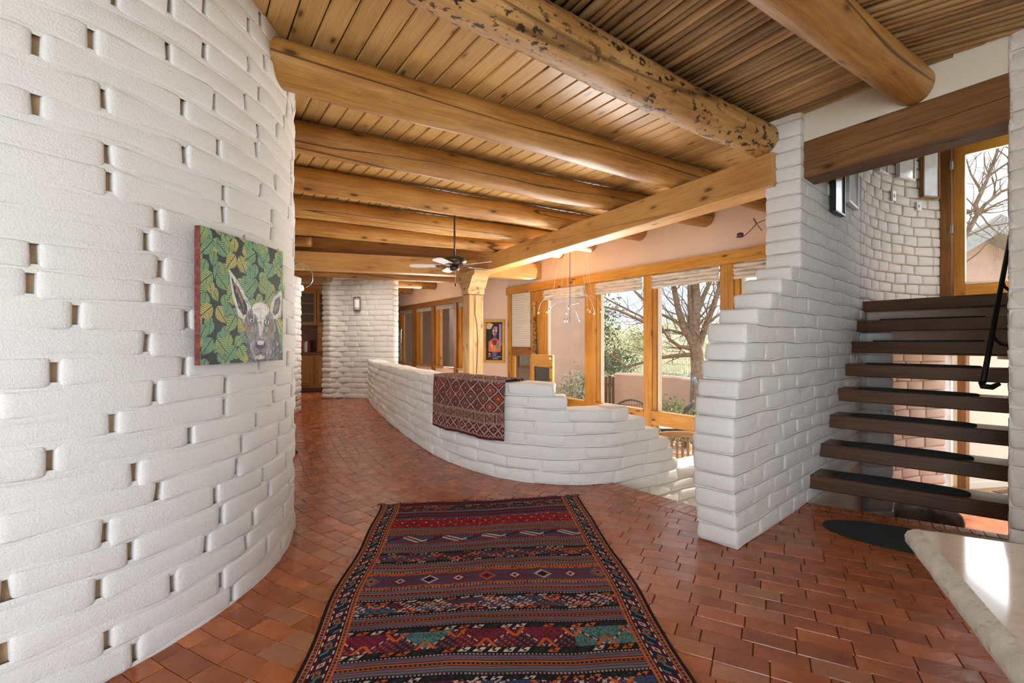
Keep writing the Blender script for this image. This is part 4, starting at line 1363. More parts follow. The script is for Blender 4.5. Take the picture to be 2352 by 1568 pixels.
def hbox(name, x0, x1, z0, z1, y0, y1, mat, vertical=True, b=.004):
    if vertical:
        m = fm @ Matrix(((0, 0, 1, (x0 + x1) / 2), (0, 1, 0, 0), (-1, 0, 0, z1), (0, 0, 0, 1)))
        return MB().bbox(0, z1 - z0, y0, y1, -(x1 - x0) / 2, (x1 - x0) / 2, b).build(name, mat, door_3, mw=m)
    return MB().bbox(0, x1 - x0, y0, y1, z0, z1, b).build(name, mat, door_3, mw=fm @ Matrix.Translation((x0, 0, 0)))
hbox('jamb', 0, .30, 0, 2.08, -.10, .0, M_PALEP)
hbox('jamb', hw_ - .10, hw_, 0, 2.08, -.06, .04, M_TRIMD)
hbox('header', -.02, hw_, 1.98, 2.10, -.10, .02, M_PALEP, False)
hbox('door_leaf', .32, .52, .02, 1.98, .03, .07, M_TRIM)
hbox('door_glass', .52, hw_ - .12, .02, 1.98, .10, .12, m_plain('bright_hall_plaster', (.82, .80, .80), .8))
hbox('light_switch', .37, .43, 1.18, 1.29, -.005, .03, M_PLASTER)
MB().tube([fm @ Vector((.40, .02, .95)), fm @ Vector((.40, -.06, .95)), fm @ Vector((.52, -.06, .95))], .014, 8).build('lever', M_STEEL, door_3, True)
# oak boards beyond
tag(poly_slab('floor_hall_oak', [xy(hA), (6.6, 5.9), (7.6, 5.7), (9.5, 6.6), (8.4, 8.2), (6.0, 7.4)], LOWZ + .012, LOWZ + .02, M_OAKF), 'oak boards of the lower hall', kind='structure')
vent = tag(MB().bbox(-.15, .15, -.05, .05, 0, .008, .003).build('floor_vent', M_BRONZE, None, mw=Matrix.Translation((hx(2306, 6.75), 6.75, LOWZ + .02)) @ Matrix.Rotation(.25, 4, 'Z')), 'dark metal vent in the oak floor of the lower hall', 'vent')
# boulder on the lower brick floor
Rb = np.random.default_rng(5)
th_ = np.linspace(0, np.pi, 14); ph_ = np.linspace(0, 2 * np.pi, 24, endpoint=False)
T, PHI = np.meshgrid(th_, ph_, indexing='ij')
sq = lambda x, e: np.sign(x) * np.abs(x) ** e
rx = .30 * sq(np.sin(T), .7) * sq(np.cos(PHI), .8); ry = .22 * sq(np.sin(T), .7) * sq(np.sin(PHI), .8); rz = .24 * sq(np.cos(T), .7)
w_ = 1 + .05 * np.sin(3 * PHI + 2 * T) + .04 * np.sin(5 * T - PHI)
v = np.stack([rx * w_, ry * w_, rz * w_ + .24], -1).reshape(-1, 3)
f = [(i * 24 + k, i * 24 + (k + 1) % 24, (i + 1) * 24 + (k + 1) % 24, (i + 1) * 24 + k) for i in range(13) for k in range(24)]
M_ROCK = m_plain('grey_rock', (.22, .20, .18), .7, nscale=7, namt=.75, bmp=.6, bscale=20)
bo = link('boulder', mesh_np('boulder', v, f, M_ROCK, True), None, Matrix.Translation((hx(2126, 5.0), 5.0, LOWZ)))
tag(bo, 'rounded grey and pink boulder on the lower floor below the stairs', 'rock')

# ================================================================ stone counter at the lower right
CZc = .80
ca = on_z(2112, 1216, CZc); cl = on_z(2352, 1492, CZc); cb = on_z(2352, 1245, CZc)
ex = (cl - ca).normalized(); ey = (cb - ca).normalized()
ey = (ey - ex * ex.dot(ey)).normalized()
cmx = Matrix((ex, ey, Vector((0, 0, 1)))).transposed().to_4x4(); cmx.translation = ca
counter = tag(empty('stone_counter', (ca.x, ca.y, 0)), 'pale polished stone counter with rough chiselled edge', 'counter')
ci = Matrix.Translation((-ca.x, -ca.y, 0))
def m_stone():
    m, nt, b = nmat('polished_travertine')
    v = coords(nt, (1, 1, 1), rnd=False)
    c = ramp(nt, noise_n(nt, v, 5, 6, .6, 1.5), [(.3, (.50, .40, .31)), (.5, (.62, .52, .42)), (.7, (.68, .60, .51))])
    vein = ramp(nt, noise_n(nt, v, 9, 6, .65, 2.5), [(.60, 0), (.70, .55)])
    c = mix(nt, vein, c, (.30, .24, .19))
    nt.links.new(c, b.inputs['Base Color'])
    b.inputs['Roughness'].default_value = .07; b.inputs['Specular IOR Level'].default_value = .6
    return m
M_STONE = m_stone()
def m_edge():
    m, nt, b = nmat('rough_stone_edge')
    v = coords(nt, (1, 1, 1), rnd=False)
    c = ramp(nt, noise_n(nt, v, 30, 5), [(.3, (.50, .48, .45)), (.7, (.70, .68, .64))])
    sp = ramp(nt, noise_n(nt, v, 22, 6, .75), [(.60, 0), (.74, .75)])
    c = mix(nt, sp, c, (.07, .06, .05))
    nt.links.new(c, b.inputs['Base Color']); b.inputs['Roughness'].default_value = .8
    bump(nt, b, noise_n(nt, v, 55, 5), .8, .006)
    return m
M_EDGE = m_edge()
T_ = .055
LXc, LYc = 1.3, .9
def cput(o): o.parent = counter; o.matrix_parent_inverse = ci; return o
cput(MB().box(.0, LXc, .0, LYc, -T_, 0, m=None).build('slab', M_STONE, None, mw=cmx))
# rounded rough edge strip along both visible sides, mitred at the corner
prof = [(0, 0.0015), (-.012, -.004), (-.024, -.014), (-.030, -.028), (-.028, -.045), (-.016, -T_), (0.002, -T_)]
pts = []
nseg = 40
vv = []; ff_ = []
path_ = [(LXc, 0)] + [(LXc * (1 - k / 30), 0) for k in range(1, 30)] + [(.0, 0.0)] + [(0, LYc * k / 20) for k in range(1, 21)]
for i, (x, y) in enumerate(path_):
    if i < 30: n = Vector((0, 1, 0))
    elif i == 30: n = Vector((1, 1, 0))
    else: n = Vector((1, 0, 0))
    j = .85 + .03 * math.sin(i * 2.1) + .02 * math.sin(i * 5.3)
    for r, z in prof:
        vv.append((x + n.x * r * (j if r < -.005 else 1), y + n.y * r * (j if r < -.005 else 1), z))
k_ = len(prof)
ff_ = [(i * k_ + a, (i + 1) * k_ + a, (i + 1) * k_ + a + 1, i * k_ + a + 1) for i in range(len(path_) - 1) for a in range(k_ - 1)]
cput(link('rough_edge', mesh_np('rough_edge', vv, ff_, M_EDGE, True), None, cmx))
cput(MB().box(.35, LXc, .30, LYc, -CZc, -T_).build('base', M_PLASTER, None, mw=cmx))
# ================================================================ small painter for woven and painted patterns
class Pad:
    def __init__(self, nu, nv, base):
        self.nu, self.nv = nu, nv
        self.c = np.zeros((nv, nu, 3)); self.c[:] = base
        u = (np.arange(nu) + .5) / nu; v = (np.arange(nv) + .5) / nv
        self.U, self.V = np.meshgrid(u, v)
    def put(self, mask, col, a=1.0):
        m = mask.astype(float) * a if mask.dtype == bool else np.clip(mask, 0, 1) * a
        self.c = self.c * (1 - m[..., None]) + np.array(col) * m[..., None]
    def ell(self, cx, cy, rx, ry, rot=0.0, soft=.0):
        x = self.U - cx; y = self.V - cy
        c, s = math.cos(rot), math.sin(rot)
        X = (x * c + y * s) / rx; Y = (-x * s + y * c) / ry
        d = np.hypot(X, Y)
        return (d < 1) if not soft else np.clip((1 - d) / soft, 0, 1)
    def poly(self, pts):
        m = np.zeros(self.U.shape, bool)
        n = len(pts)
        for i in range(n):
            x0, y0 = pts[i]; x1, y1 = pts[(i + 1) % n]
            if y0 == y1: continue
            cond = ((y0 > self.V) != (y1 > self.V)) & (self.U < (x1 - x0) * (self.V - y0) / (y1 - y0) + x0)
            m ^= cond
        return m
    def line(self, x0, y0, x1, y1, w):
        dx, dy = x1 - x0, y1 - y0
        L = dx * dx + dy * dy + 1e-12
        t = np.clip(((self.U - x0) * dx + (self.V - y0) * dy) / L, 0, 1)
        return np.hypot(self.U - x0 - t * dx, self.V - y0 - t * dy) < w

def fnoise(nv, nu, k, seed):
    R_ = np.random.default_rng(seed)
    g = R_.random((k[0] + 2, k[1] + 2))
    y = np.linspace(0, k[0], nv); x = np.linspace(0, k[1], nu)
    yi = y.astype(int); xi = x.astype(int); fy = (y - yi)[:, None]; fx = (x - xi)[None]
    a = g[yi][:, xi]; b = g[yi][:, xi + 1]; c = g[yi + 1][:, xi]; d = g[yi + 1][:, xi + 1]
    return (a * (1 - fx) + b * fx) * (1 - fy) + (c * (1 - fx) + d * fx) * fy

# ---------------------------------------------------------------- dog portrait on the tower
def dog_pad():
    p = Pad(250, 320, srgb(22, 46, 42))
    Rg = np.random.default_rng(4)
    asp = 1.0
    def leaf(cx, cy, ang, L, col, hi, fat=.46):
        # palm leaf: a pale body, thin dark slits and a dark rib
        c, s = math.cos(ang), math.sin(ang)
        x = p.U - cx; y = (p.V - cy)
        l = (x * c + y * s) / L; t = (-x * s + y * c) / L
        w_ = fat * np.sin(np.pi * np.clip(l, 0, 1) ** .75)
        body = (l > 0) & (l < 1) & (np.abs(t) < w_)
        fr = ((l - np.abs(t) * .75) * 9.0) % 1.0
        edge = np.abs(t) / np.maximum(w_, 1e-3)
        p.put(body, col)
        p.put(body & (np.abs(fr - .35) < .22), hi)
        p.put(body & (fr > .80) & (edge > .25), srgb(24, 52, 46))
        p.put(body & (np.abs(t) < .025), srgb(28, 58, 46))
    greens = [(srgb(118, 156, 92), srgb(182, 204, 132)), (srgb(92, 146, 104), srgb(150, 194, 138)), (srgb(160, 162, 90), srgb(214, 204, 124)), (srgb(84, 140, 112), srgb(146, 192, 148))]
    for col in range(-1, 5):
        for row in range(-1, 10):
            for _ in range(2):
                a, b = greens[Rg.integers(0, 4)]
                leaf(.02 + col * .245 + Rg.uniform(0, .24), -.02 + row * .12 + Rg.uniform(0, .12), math.radians(Rg.uniform(40, 140)), .12, a, b, .36)
    for col in range(-1, 5):
        for row in range(-1, 10):
            x = .02 + col * .245
            y = -.02 + row * .120 + (.06 if col % 2 else 0)
            if row % 2:
                for dx, an in ((.10, 135), (.14, 45)):
                    a, b = greens[Rg.integers(0, 4)]
                    leaf(x + dx, y - .015, math.radians(an + Rg.normal(0, 9)), .165, a, b, .36)
            else:
                for dx, an in ((.03, 105), (.21, 70)):
                    a, b = greens[Rg.integers(0, 4)]
                    leaf(x + dx, y + .01, math.radians(an + Rg.normal(0, 22)), .125, a, b, .40)
    g1, g2, g3 = srgb(128, 130, 136), srgb(84, 86, 94), srgb(214, 212, 210)
    br = srgb(150, 118, 84); dk = srgb(30, 30, 34)
    n1 = fnoise(320, 250, (40, 20), 1); n2 = fnoise(320, 250, (110, 40), 2)
    # neck and chest
    p.put(p.poly([(.46, .66), (.88, .60), (.93, .74), (1.0, .97), (1.0, 1.0), (.52, 1.0), (.50, .86)]), g2)
    # ears
    p.put(p.poly([(.285, .262), (.36, .32), (.46, .42), (.55, .54), (.56, .60), (.47, .655), (.40, .63), (.33, .48)]), g3)
    p.put(p.poly([(.315, .325), (.40, .40), (.50, .53), (.51, .60), (.45, .62), (.40, .56), (.35, .45)]), dk)
    p.put(p.poly([(.325, .33), (.37, .37), (.46, .50), (.44, .53)]), br, .8)
    p.put(p.poly([(.98, .36), (.985, .44), (.97, .56), (.90, .63), (.82, .62), (.80, .56), (.85, .44)]), g3)
    p.put(p.poly([(.955, .41), (.96, .50), (.93, .57), (.87, .60), (.845, .57), (.88, .46)]), g2)
    p.put(p.poly([(.945, .42), (.93, .50), (.87, .58), (.86, .54)]), br, .8)
    # skull, face, muzzle
    p.put(p.ell(.675, .69, .205, .17), g1)
    p.put(p.poly([(.47, .66), (.88, .66), (.85, .80), (.81, .98), (.57, .98), (.51, .80)]), g1)
    p.put(p.ell(.68, .555, .115, .06), srgb(222, 220, 216))
    p.put(p.poly([(.60, .57), (.76, .57), (.71, .72), (.69, .80), (.66, .80), (.65, .70)]), g3)
    p.put(p.ell(.55, .67, .085, .065), srgb(110, 96, 80), .7); p.put(p.ell(.79, .675, .075, .06), srgb(112, 98, 84), .7)
    p.put(p.ell(.82, .76, .05, .07), br, .55); p.put(p.ell(.52, .72, .05, .05), br, .4)
    for ex, ey in ((.565, .655), (.765, .663)):
        p.put(p.ell(ex, ey, .042, .024), dk); p.put(p.ell(ex, ey, .033, .018), srgb(196, 200, 206)); p.put(p.ell(ex, ey - .002, .015, .014), dk); p.put(p.ell(ex - .006, ey - .006, .005, .004), srgb(240, 240, 240))
    p.put(p.ell(.675, .875, .125, .098), srgb(152, 150, 150)); p.put(p.ell(.675, .88, .10, .08), srgb(120, 122, 130))
    p.put(p.ell(.675, .858, .066, .040), srgb(60, 60, 66)); p.put(p.ell(.675, .84, .045, .020), srgb(206, 208, 214))
    p.put(p.ell(.645, .868, .018, .013), dk); p.put(p.ell(.705, .868, .018, .013), dk)
    p.put(p.line(.675, .89, .675, .925, .004), dk); p.put(p.line(.675, .925, .61, .945, .004), dk); p.put(p.line(.675, .925, .74, .94, .004), dk)
    p.put(p.ell(.67, .965, .06, .018), srgb(200, 196, 194))
    # brushed fur
    head = p.poly([(.285, .262), (.56, .55), (.68, .49), (.82, .56), (.98, .36), (.97, .58), (.90, .66), (1.0, .97), (1.0, 1.0), (.53, 1.0), (.46, .70), (.40, .63)])
    fur = (n2 - .5) * .55 + (n1 - .5) * .35 + .12
    p.c = np.where(head[..., None], p.c * (1 + fur[..., None]), p.c * (1 + .25 * (n1 - .5)[..., None]))
    for k in range(420):                      # loose brush strokes
        x, y = Rg.uniform(.30, 1.0), Rg.uniform(.28, 1.0)
        i, j = min(319, int(y * 320)), min(249, int(x * 250))
        if not head[i, j] or math.hypot((x - .565) / .05, (y - .655) / .03) < 1 or math.hypot((x - .765) / .05, (y - .663) / .03) < 1 or math.hypot((x - .675) / .09, (y - .87) / .055) < 1: continue
        a = math.radians(90 + (x - .675) * 90 + Rg.normal(0, 14)) if y > .5 else math.radians(60 + Rg.normal(0, 15)) if x < .6 else math.radians(120 + Rg.normal(0, 15))
        l = Rg.uniform(.015, .05)
        c = [srgb(228, 226, 224), srgb(190, 190, 194), srgb(96, 98, 106), srgb(44, 46, 54), srgb(168, 136, 104), srgb(140, 142, 150)][Rg.choice(6, p=[.24, .2, .18, .14, .10, .14])]
        if y < .60 and abs(x - .68) < .10: c = srgb(232, 230, 226)
        x1, y1 = x + math.cos(a) * l, y + math.sin(a) * l
        p.put(p.line(x, y, x1, y1, .0035) & head, c, .75)
    return np.clip(p.c, 0, 1)
pw0 = Vector((-1.367, 2.10, 0)); pw1 = Vector((-1.302, 2.72, 0))
ptg = empty('dog_painting', (pw0.x, pw0.y, 1.195))
tag(ptg, 'canvas of a grey long-eared dog against green palm leaves', 'painting')
pd = (pw1 - pw0); PWd = pd.length; pd.normalize()
pm = Matrix((pd, Vector((-pd.y, pd.x, 0)), Vector((0, 0, 1)))).transposed().to_4x4()
ptg.rotation_euler = (0, 0, math.atan2(pd.y, pd.x))
Hc = .615; Tc = .028
M_CANVAS = m_vcol('painted_canvas', .6, .3, 260, .4)
C = dog_pad()
nv, nu = C.shape[:2]
gu, gv = np.meshgrid(np.linspace(0, PWd, nu + 1), np.linspace(Hc, 0, nv + 1))
P = np.stack([gu, 0 * gu - .0006, gv], -1)
color_grid('canvas', P, C, M_CANVAS, ptg)
MB().box(0, PWd, 0, Tc, 0, Hc).build('canvas_edge', m_plain('rust_canvas_edge', (.17, .045, .03), .8, nscale=40, namt=.6), ptg)

# ---------------------------------------------------------------- framed figure picture on the rose wall
def figure_pad():
    p = Pad(56, 110, srgb(40, 46, 52))
    p.put(p.ell(.16, .10, .30, .08), srgb(226, 200, 160))
    p.put(p.poly([(.78, .06), (.92, .05), (.94, .62), (.80, .62)]), srgb(150, 140, 180))
    p.put(p.ell(.52, .27, .24, .22), srgb(30, 30, 40)); p.put(p.poly([(.30, .25), (.40, .25), (.40, .58), (.26, .58)]), srgb(30, 30, 40)); p.put(p.poly([(.66, .25), (.74, .25), (.80, .58), (.68, .58)]), srgb(30, 30, 40))
    p.put(p.ell(.52, .24, .16, .13), srgb(120, 100, 150)); p.put(p.ell(.60, .16, .09, .05), srgb(220, 120, 110)); p.put(p.poly([(.40, .24), (.50, .25), (.50, .36), (.42, .34)]), srgb(214, 150, 80))
    p.put(p.ell(.45, .22, .04, .025), srgb(240, 236, 230)); p.put(p.ell(.62, .22, .04, .025), srgb(240, 236, 230)); p.put(p.poly([(.54, .22), (.60, .30), (.52, .30)]), srgb(190, 80, 90))
    p.put(p.poly([(.44, .36), (.60, .36), (.62, .46), (.42, .46)]), srgb(110, 70, 90))
    p.put(p.poly([(.14, .52), (.36, .44), (.70, .44), (.90, .54), (.88, .78), (.14, .78)]), srgb(214, 120, 84))
    p.put(p.poly([(.34, .46), (.68, .46), (.62, .60), (.42, .60)]), srgb(128, 52, 78)); p.put(p.poly([(.62, .58), (.80, .54), (.74, .68), (.62, .70)]), srgb(70, 150, 170)); p.put(p.poly([(.26, .56), (.40, .60), (.38, .72)]), srgb(226, 210, 190))
    p.put(p.ell(.50, .70, .13, .07), srgb(240, 140, 70)); p.put(p.poly([(.36, .78), (.66, .78), (.62, .90), (.40, .90)]), srgb(120, 96, 170))
    p.put(p.ell(.20, .84, .06, .025), srgb(240, 190, 60)); p.put(p.poly([(.10, .885), (.34, .885), (.34, .905), (.10, .905)]), srgb(226, 90, 60)); p.put(p.poly([(.68, .90), (.90, .90), (.90, .92), (.68, .92)]), srgb(226, 170, 140))
    p.put(p.poly([(.40, .92), (.70, .92), (.76, .98), (.40, .98)]), srgb(110, 120, 140))
    return p.c
rd_ = (Vector((*WB, 0)) - Vector((*WA, 0))).normalized()
rn_ = Vector((-rd_.y, rd_.x, 0))
if rn_.y > 0: rn_ = -rn_
tA = hit2(1160, WA, rd_); tB = hit2(1113, WA, rd_)
pA = Vector((*WA, 0)) + rd_ * tB; pB = Vector((*WA, 0)) + rd_ * tA
zb = EYE - (833 - CY) / F * pB.y; zt = EYE + (CY - 733.5) / F * pB.y
x_ = (pB - pA); Wf = x_.length; x_.normalize()
fr = empty('framed_picture', (pA.x, pA.y, zb)); fr.rotation_euler = (0, 0, math.atan2(x_.y, x_.x))
tag(fr, 'gold framed abstract figure print on the rose wall', 'picture')
Hf = zt - zb
ysn = -1.0      # local -Y faces the room
M_GOLD = m_plain('gold_frame', (.62, .35, .07), .4, .2, nscale=20)
bwf = .055
for x0, x1, z0, z1 in ((0, Wf, 0, bwf), (0, Wf, Hf - bwf, Hf), (0, bwf, bwf, Hf - bwf), (Wf - bwf, Wf, bwf, Hf - bwf)):
    MB().bbox(x0, x1, -.035, -.002, z0, z1, .006).build('frame_side', M_GOLD, fr)
C = figure_pad(); nv, nu = C.shape[:2]
gu, gv = np.meshgrid(np.linspace(bwf, Wf - bwf, nu + 1), np.linspace(Hf - bwf, bwf, nv + 1))
color_grid('print', np.stack([gu, 0 * gu - .014, gv], -1), C, M_CANVAS, fr)

# ---------------------------------------------------------------- kilim on the floor
A_ = srgb
K = dict(blk=A_(34, 29, 33), mar=A_(88, 28, 46), red=A_(128, 26, 44), ora=A_(206, 98, 40), teal=A_(92, 130, 128), blu=A_(66, 76, 108), pur=A_(94, 62, 86), whi=A_(214, 196, 184), gry=A_(112, 98, 116), dgr=A_(36, 54, 54), pin=A_(150, 70, 98), rus=A_(150, 74, 46))
RL = 3.05; RWd = 1.60
def kilim():
    nu, nv = 480, 680
    p = Pad(nu, nv, K['mar'])
    X = p.U * RWd; Y = p.V * RL
    cell = .0058
    Xq = np.floor(X / cell); Yq = np.floor(Y / cell)
    def hsh(a, b, k=1.0):
        s = np.sin(a * 12.9898 * k + b * 78.233 + k * 3.7) * 43758.5453
        return s - np.floor(s)
    def tri(x, per):       # 0..1 triangle wave
        f = (x / per) % 1.0
        return 1 - np.abs(2 * f - 1)
    def stripes(y0, y1, seq):
        tot = sum(w_ for w_, _ in seq); y = y0
        for w_, c in seq:
            h = (y1 - y0) * w_ / tot
            m = (Y >= y) & (Y < y + h)
            if c.startswith('-'):
                p.put(m, K['blk']); dash = ((X / .020) % 1.0) < .5
                p.put(m & dash, K['whi'], .45)
            else: p.put(m, K[c])
            y += h
    S1 = [(1, 'pur'), (.5, 'teal'), (.4, 'red'), (1.2, 'gry'), (.35, 'blk'), (.55, 'ora'), (.4, 'blk'), (.5, '-'), (.4, 'blk'), (.55, 'ora'), (.35, 'blk'), (1.2, 'gry'), (.4, 'red'), (.5, 'teal'), (1, 'pur')]
    S0 = [(1, 'gry'), (.4, 'blu'), (1.6, 'mar'), (.4, '-'), (1.6, 'mar'), (.4, 'blu'), (1, 'pur')]
    def edge(y0, y1):
        h = .0075
        for a in (y0, y1 - h):
            m = (Y >= a) & (Y < a + h)
            p.put(m, K['blk']); p.put(m & (((X / .017) % 1.0) < .5), K['whi'], .55)
    def hooks(y0, y1, seed, amt=1.0):
        """rows of small angular hooks"""
        m = (Y >= y0) & (Y < y1)
        per = .066
        k = np.floor((X + (Y - y0) * .9) / per); fx = ((X + (Y - y0) * .9) / per) % 1.0; fy = (Y - y0) / (y1 - y0)
        colr = hsh(k, seed + 0 * k)
        mot = ((np.abs(fx - .5) < .30) & (np.abs(fy - .5) < .34)) & ~((np.abs(fx - .58) < .12) & (np.abs(fy - .62) < .12)) & ~((np.abs(fx - .36) < .10) & (np.abs(fy - .30) < .14))
        for lo, hi, c in ((0, .34, 'whi'), (.34, .68, 'ora'), (.68, 1, 'dgr')):
            p.put(m & mot & (colr >= lo) & (colr < hi), K[c], amt)
    def weave(y0, y1, seed, cols, amp=.5, per=.33, bg='blk', white=True):
        h = y1 - y0
        m = (Y >= y0) & (Y < y1)
        p.put(m, K[bg])
        yy = (Y - y0) / h
        core = m & (yy > .22) & (yy < .78)
        z = tri(X + .11 * seed, per); band = (yy - .22) / .56
        up = band > z
        k = np.floor((X + .11 * seed) / per)
        ca = hsh(k, seed + 0 * k); cb_ = hsh(k + 9, seed + 0 * k)
        for n_, c in enumerate(cols):
            lo, hi = n_ / len(cols), (n_ + 1) / len(cols)
            p.put(core & up & (ca >= lo) & (ca < hi), K[c]); p.put(core & ~up & (cb_ >= lo) & (cb_ < hi), K[c])
        # stitched texture inside the triangles
        st = hsh(Xq, Yq, 1.3)
        p.put(core & (st > .72), K['blk'], .65)
        gk = ((np.floor((X + Y) / .014) % 2) == 0) & ((np.floor((X - Y) / .021) % 2) == 0)
        p.put(core & gk & up, K['teal'], .55); p.put(core & gk & ~up, K['blu'], .6)
        d = np.abs(band - z)
        p.put(core & (d < .07), K['mar']); 
        if white: p.put(core & (d < .045) & (((X / .03) % 1.0) < .55), K['whi'], .9)
        # little orange gables and eyes
        fx = ((X + .11 * seed) / per) % 1.0
        p.put(core & (np.abs(np.abs(fx - .5) * 1.1 + (1 - band) * .35 - .17) < .035) & (band > .55), K['ora'])
        p.put(core & (np.abs(np.minimum(fx, 1 - fx) * 1.1 + band * .35 - .17) < .035) & (band < .45), K['ora'])
        hooks(y0 + .012, y0 + h * .22, seed); hooks(y1 - h * .22, y1 - .012, seed + 5)
        edge(y0, y1)
    def whites(y0, y1, seed, per=.41):
        """large white angular scrolls"""
        h = y1 - y0; cy = (y0 + y1) / 2
        fx = (((X + seed * .13) / per) % 1.0 - .5) * per; fy = Y - cy
        a = (fx + fy * 1.25); b = (fx - fy * 1.25)
        m = (np.abs(fx) < .125) & (np.abs(fy) < h * .30)
        l = ((np.abs((a / .032) % 1.0 - .5) < .16) & (np.floor(b / .045) % 2 == 0)) | ((np.abs((b / .045) % 1.0 - .5) < .12) & (np.floor(a / .032) % 3 == 0))
        p.put(m & l, K['whi'], .9)
    y = 0
    p.put(Y < .035, A_(70, 26, 40))
    weave(.085, .195, 1, ['mar', 'dgr', 'rus'], white=False, per=.16)
    stripes(.195, .355, S0)
    m = (Y >= .355) & (Y < .51); p.put(m, K['red']); edge(.355, .51)
    p.put(m & (hsh(Xq, Yq, 2.1) > .70), A_(196, 52, 40)); p.put(m & (hsh(Xq, Yq, 3.3) > .86), K['blk']); p.put(m & (((X / .085 + np.floor((Y - .36) / .05) * .5) % 1.0) < .16) & ((((Y - .36) / .05) % 1.0) < .2), K['whi'], .9)
    stripes(.51, .625, S1)
    m = (Y >= .625) & (Y < .77); p.put(m, K['red']); p.put(m & (hsh(Xq, Yq, 1.9) > .75), A_(176, 60, 48)); edge(.625, .77)
    mm = (Y >= .655) & (Y < .74); p.put(mm, K['blu'])
    z = tri(X, .26); bz = (Y - .655) / .085
    p.put(mm & (np.abs(bz - z) < .34) & (((X / .26) % 1.0) < .62), K['whi'], .85); p.put(mm & (np.abs(bz - z) < .09), K['blk']); p.put(mm & (np.abs(bz - z) < .30) & (((X / .26) % 1.0) > .78), K['mar'])
    stripes(.77, .88, S1)
    weave(.88, 1.035, 2, ['mar', 'dgr', 'pur', 'rus'], per=.24)
    stripes(1.035, 1.12, S1)
    m = (Y >= 1.12) & (Y < 1.32); p.put(m, K['ora']); dg = ((X + Y * 2) / .03) % 1.0; p.put(m & (dg < .3), K['rus']); p.put(m & (hsh(Xq, Yq, 1.1) > .85), K['blk'])
    edge(1.30, 1.32); edge(1.115, 1.13)
    mm = (Y >= 1.165) & (Y < 1.28); p.put(mm, K['pur']); p.put((Y >= 1.163) & (Y < 1.17) | (Y >= 1.276) & (Y < 1.283), K['blu'])
    for i in range(9):
        cx = .18 + i * .155; cy = 1.222
        c = [('teal', 'ora'), ('red', 'whi'), ('whi', 'blk'), ('red', 'whi'), ('ora', 'red'), ('red', 'whi'), ('whi', 'blk'), ('red', 'whi'), ('teal', 'ora')][i]
        dd = np.abs(X - cx) + np.abs(Y - cy)
        jag = dd + .008 * ((np.floor((X - cx) / .010) + np.floor((Y - cy) / .010)) % 2)
        p.put(mm & (jag < .052), K[c[0]]); p.put(mm & (dd < .036), K['pur']); p.put(mm & (dd < .028), K[c[1]]); p.put(mm & (dd < .014), K['blk'])
    stripes(1.32, 1.405, S1)
    weave(1.405, 1.555, 3, ['mar', 'pur', 'blu', 'mar'], per=.29); whites(1.405, 1.555, 1)
    stripes(1.555, 1.645, S1)
    weave(1.645, 1.86, 4, ['red', 'mar', 'teal'], per=.27)
    stripes(1.86, 1.965, S1)
    weave(1.965, 2.15, 5, ['mar', 'pur', 'blu'], per=.31); whites(1.965, 2.15, 2)
    stripes(2.15, 2.25, S1)
    weave(2.25, 2.45, 6, ['mar', 'red', 'dgr'], per=.27)
    stripes(2.45, 2.55, S1); weave(2.55, 2.74, 7, ['mar', 'pur', 'teal']); stripes(2.74, 2.85, S1); weave(2.85, 2.98, 8, ['mar', 'dgr', 'rus'])
    # long side borders
    D = np.minimum(X, RWd - X); mb_ = (Y > .02)
    p.put(mb_ & (D < .150), K['blk'])
    def seg(a, b): return mb_ & (D >= a) & (D < b)
    for a in (.020, .122):
        p.put(seg(a, a + .027), K['ora']); ins = seg(a + .008, a + .019)
        p.put(ins, K['mar']); p.put(ins & (((Y / .020) % 1.0) < .45), K['teal'], .8)
    for a in (.050, .110):
        s_ = seg(a, a + .007); p.put(s_, K['mar']); p.put(s_ & (((Y / .048) % 1.0) < .5), K['whi'])
    s_ = seg(.059, .108); p.put(s_, A_(40, 36, 56))
    ph = ((Y + D * .9) / .058); fk = np.floor(ph) % 3; fy = ph % 1.0; fd = (D - .059) / .049
    p.put(s_ & (fk == 0), K['mar'])
    dm2 = np.maximum(np.abs(fy - .5) * .058, np.abs(fd - .5) * .049)
    p.put(s_ & (fk == 0) & (dm2 < .013), K['whi']); p.put(s_ & (fk == 0) & (dm2 < .006), K['red'])
    p.put(s_ & (fk == 1) & (dm2 < .012), K['ora']); p.put(s_ & (fk == 1) & (dm2 < .006), K['blk'])
    p.put(s_ & (((np.abs(fy - .12) < .10) & (fd < .6)) | ((np.abs(fy - .88) < .10) & (fd > .4))) & (fk != 0), K['teal'])
    # wool tone
    wv = fnoise(nv, nu, (200, 9), 3)
    p.c *= (.68 + .34 * wv)[..., None]
    p.put((Y < .010), A_(190, 172, 160), .85)
    return np.clip(p.c, 0, 1), nu, nv
C, nu, nv = kilim()
gu, gv = np.meshgrid(np.linspace(0, 1, nu + 1), np.linspace(0, 1, nv + 1))
fL, fR = Vector((-1.0455, 3.783)), Vector((.562, 4.017))
eL = Vector((-.842 + 1.0455, 1.824 - 3.783)) / (3.783 - 1.824); eR = Vector((.703 - .562, 1.824 - 4.017)) / (4.017 - 1.824)
dl = gv * RL
bow = .012 * np.sin(gv * 11) + .008 * np.sin(gv * 23 + 1)
Lx = fL.x + eL.x * dl + bow; Ly = fL.y + eL.y * dl; Rx = fR.x + eR.x * dl * 1.07 - bow * .7; Ry = fR.y + eR.y * dl * 1.075
Xw = Lx + (Rx - Lx) * gu; Yw = Ly + (Ry - Ly) * gu + .012 * np.sin(gu * 9 + gv * 7)
Zw = .0105 + .0022 * np.sin(gv * 60 + gu * 5) * np.sin(gu * 7) + .0015 * np.sin(gu * 31 + gv * 13)
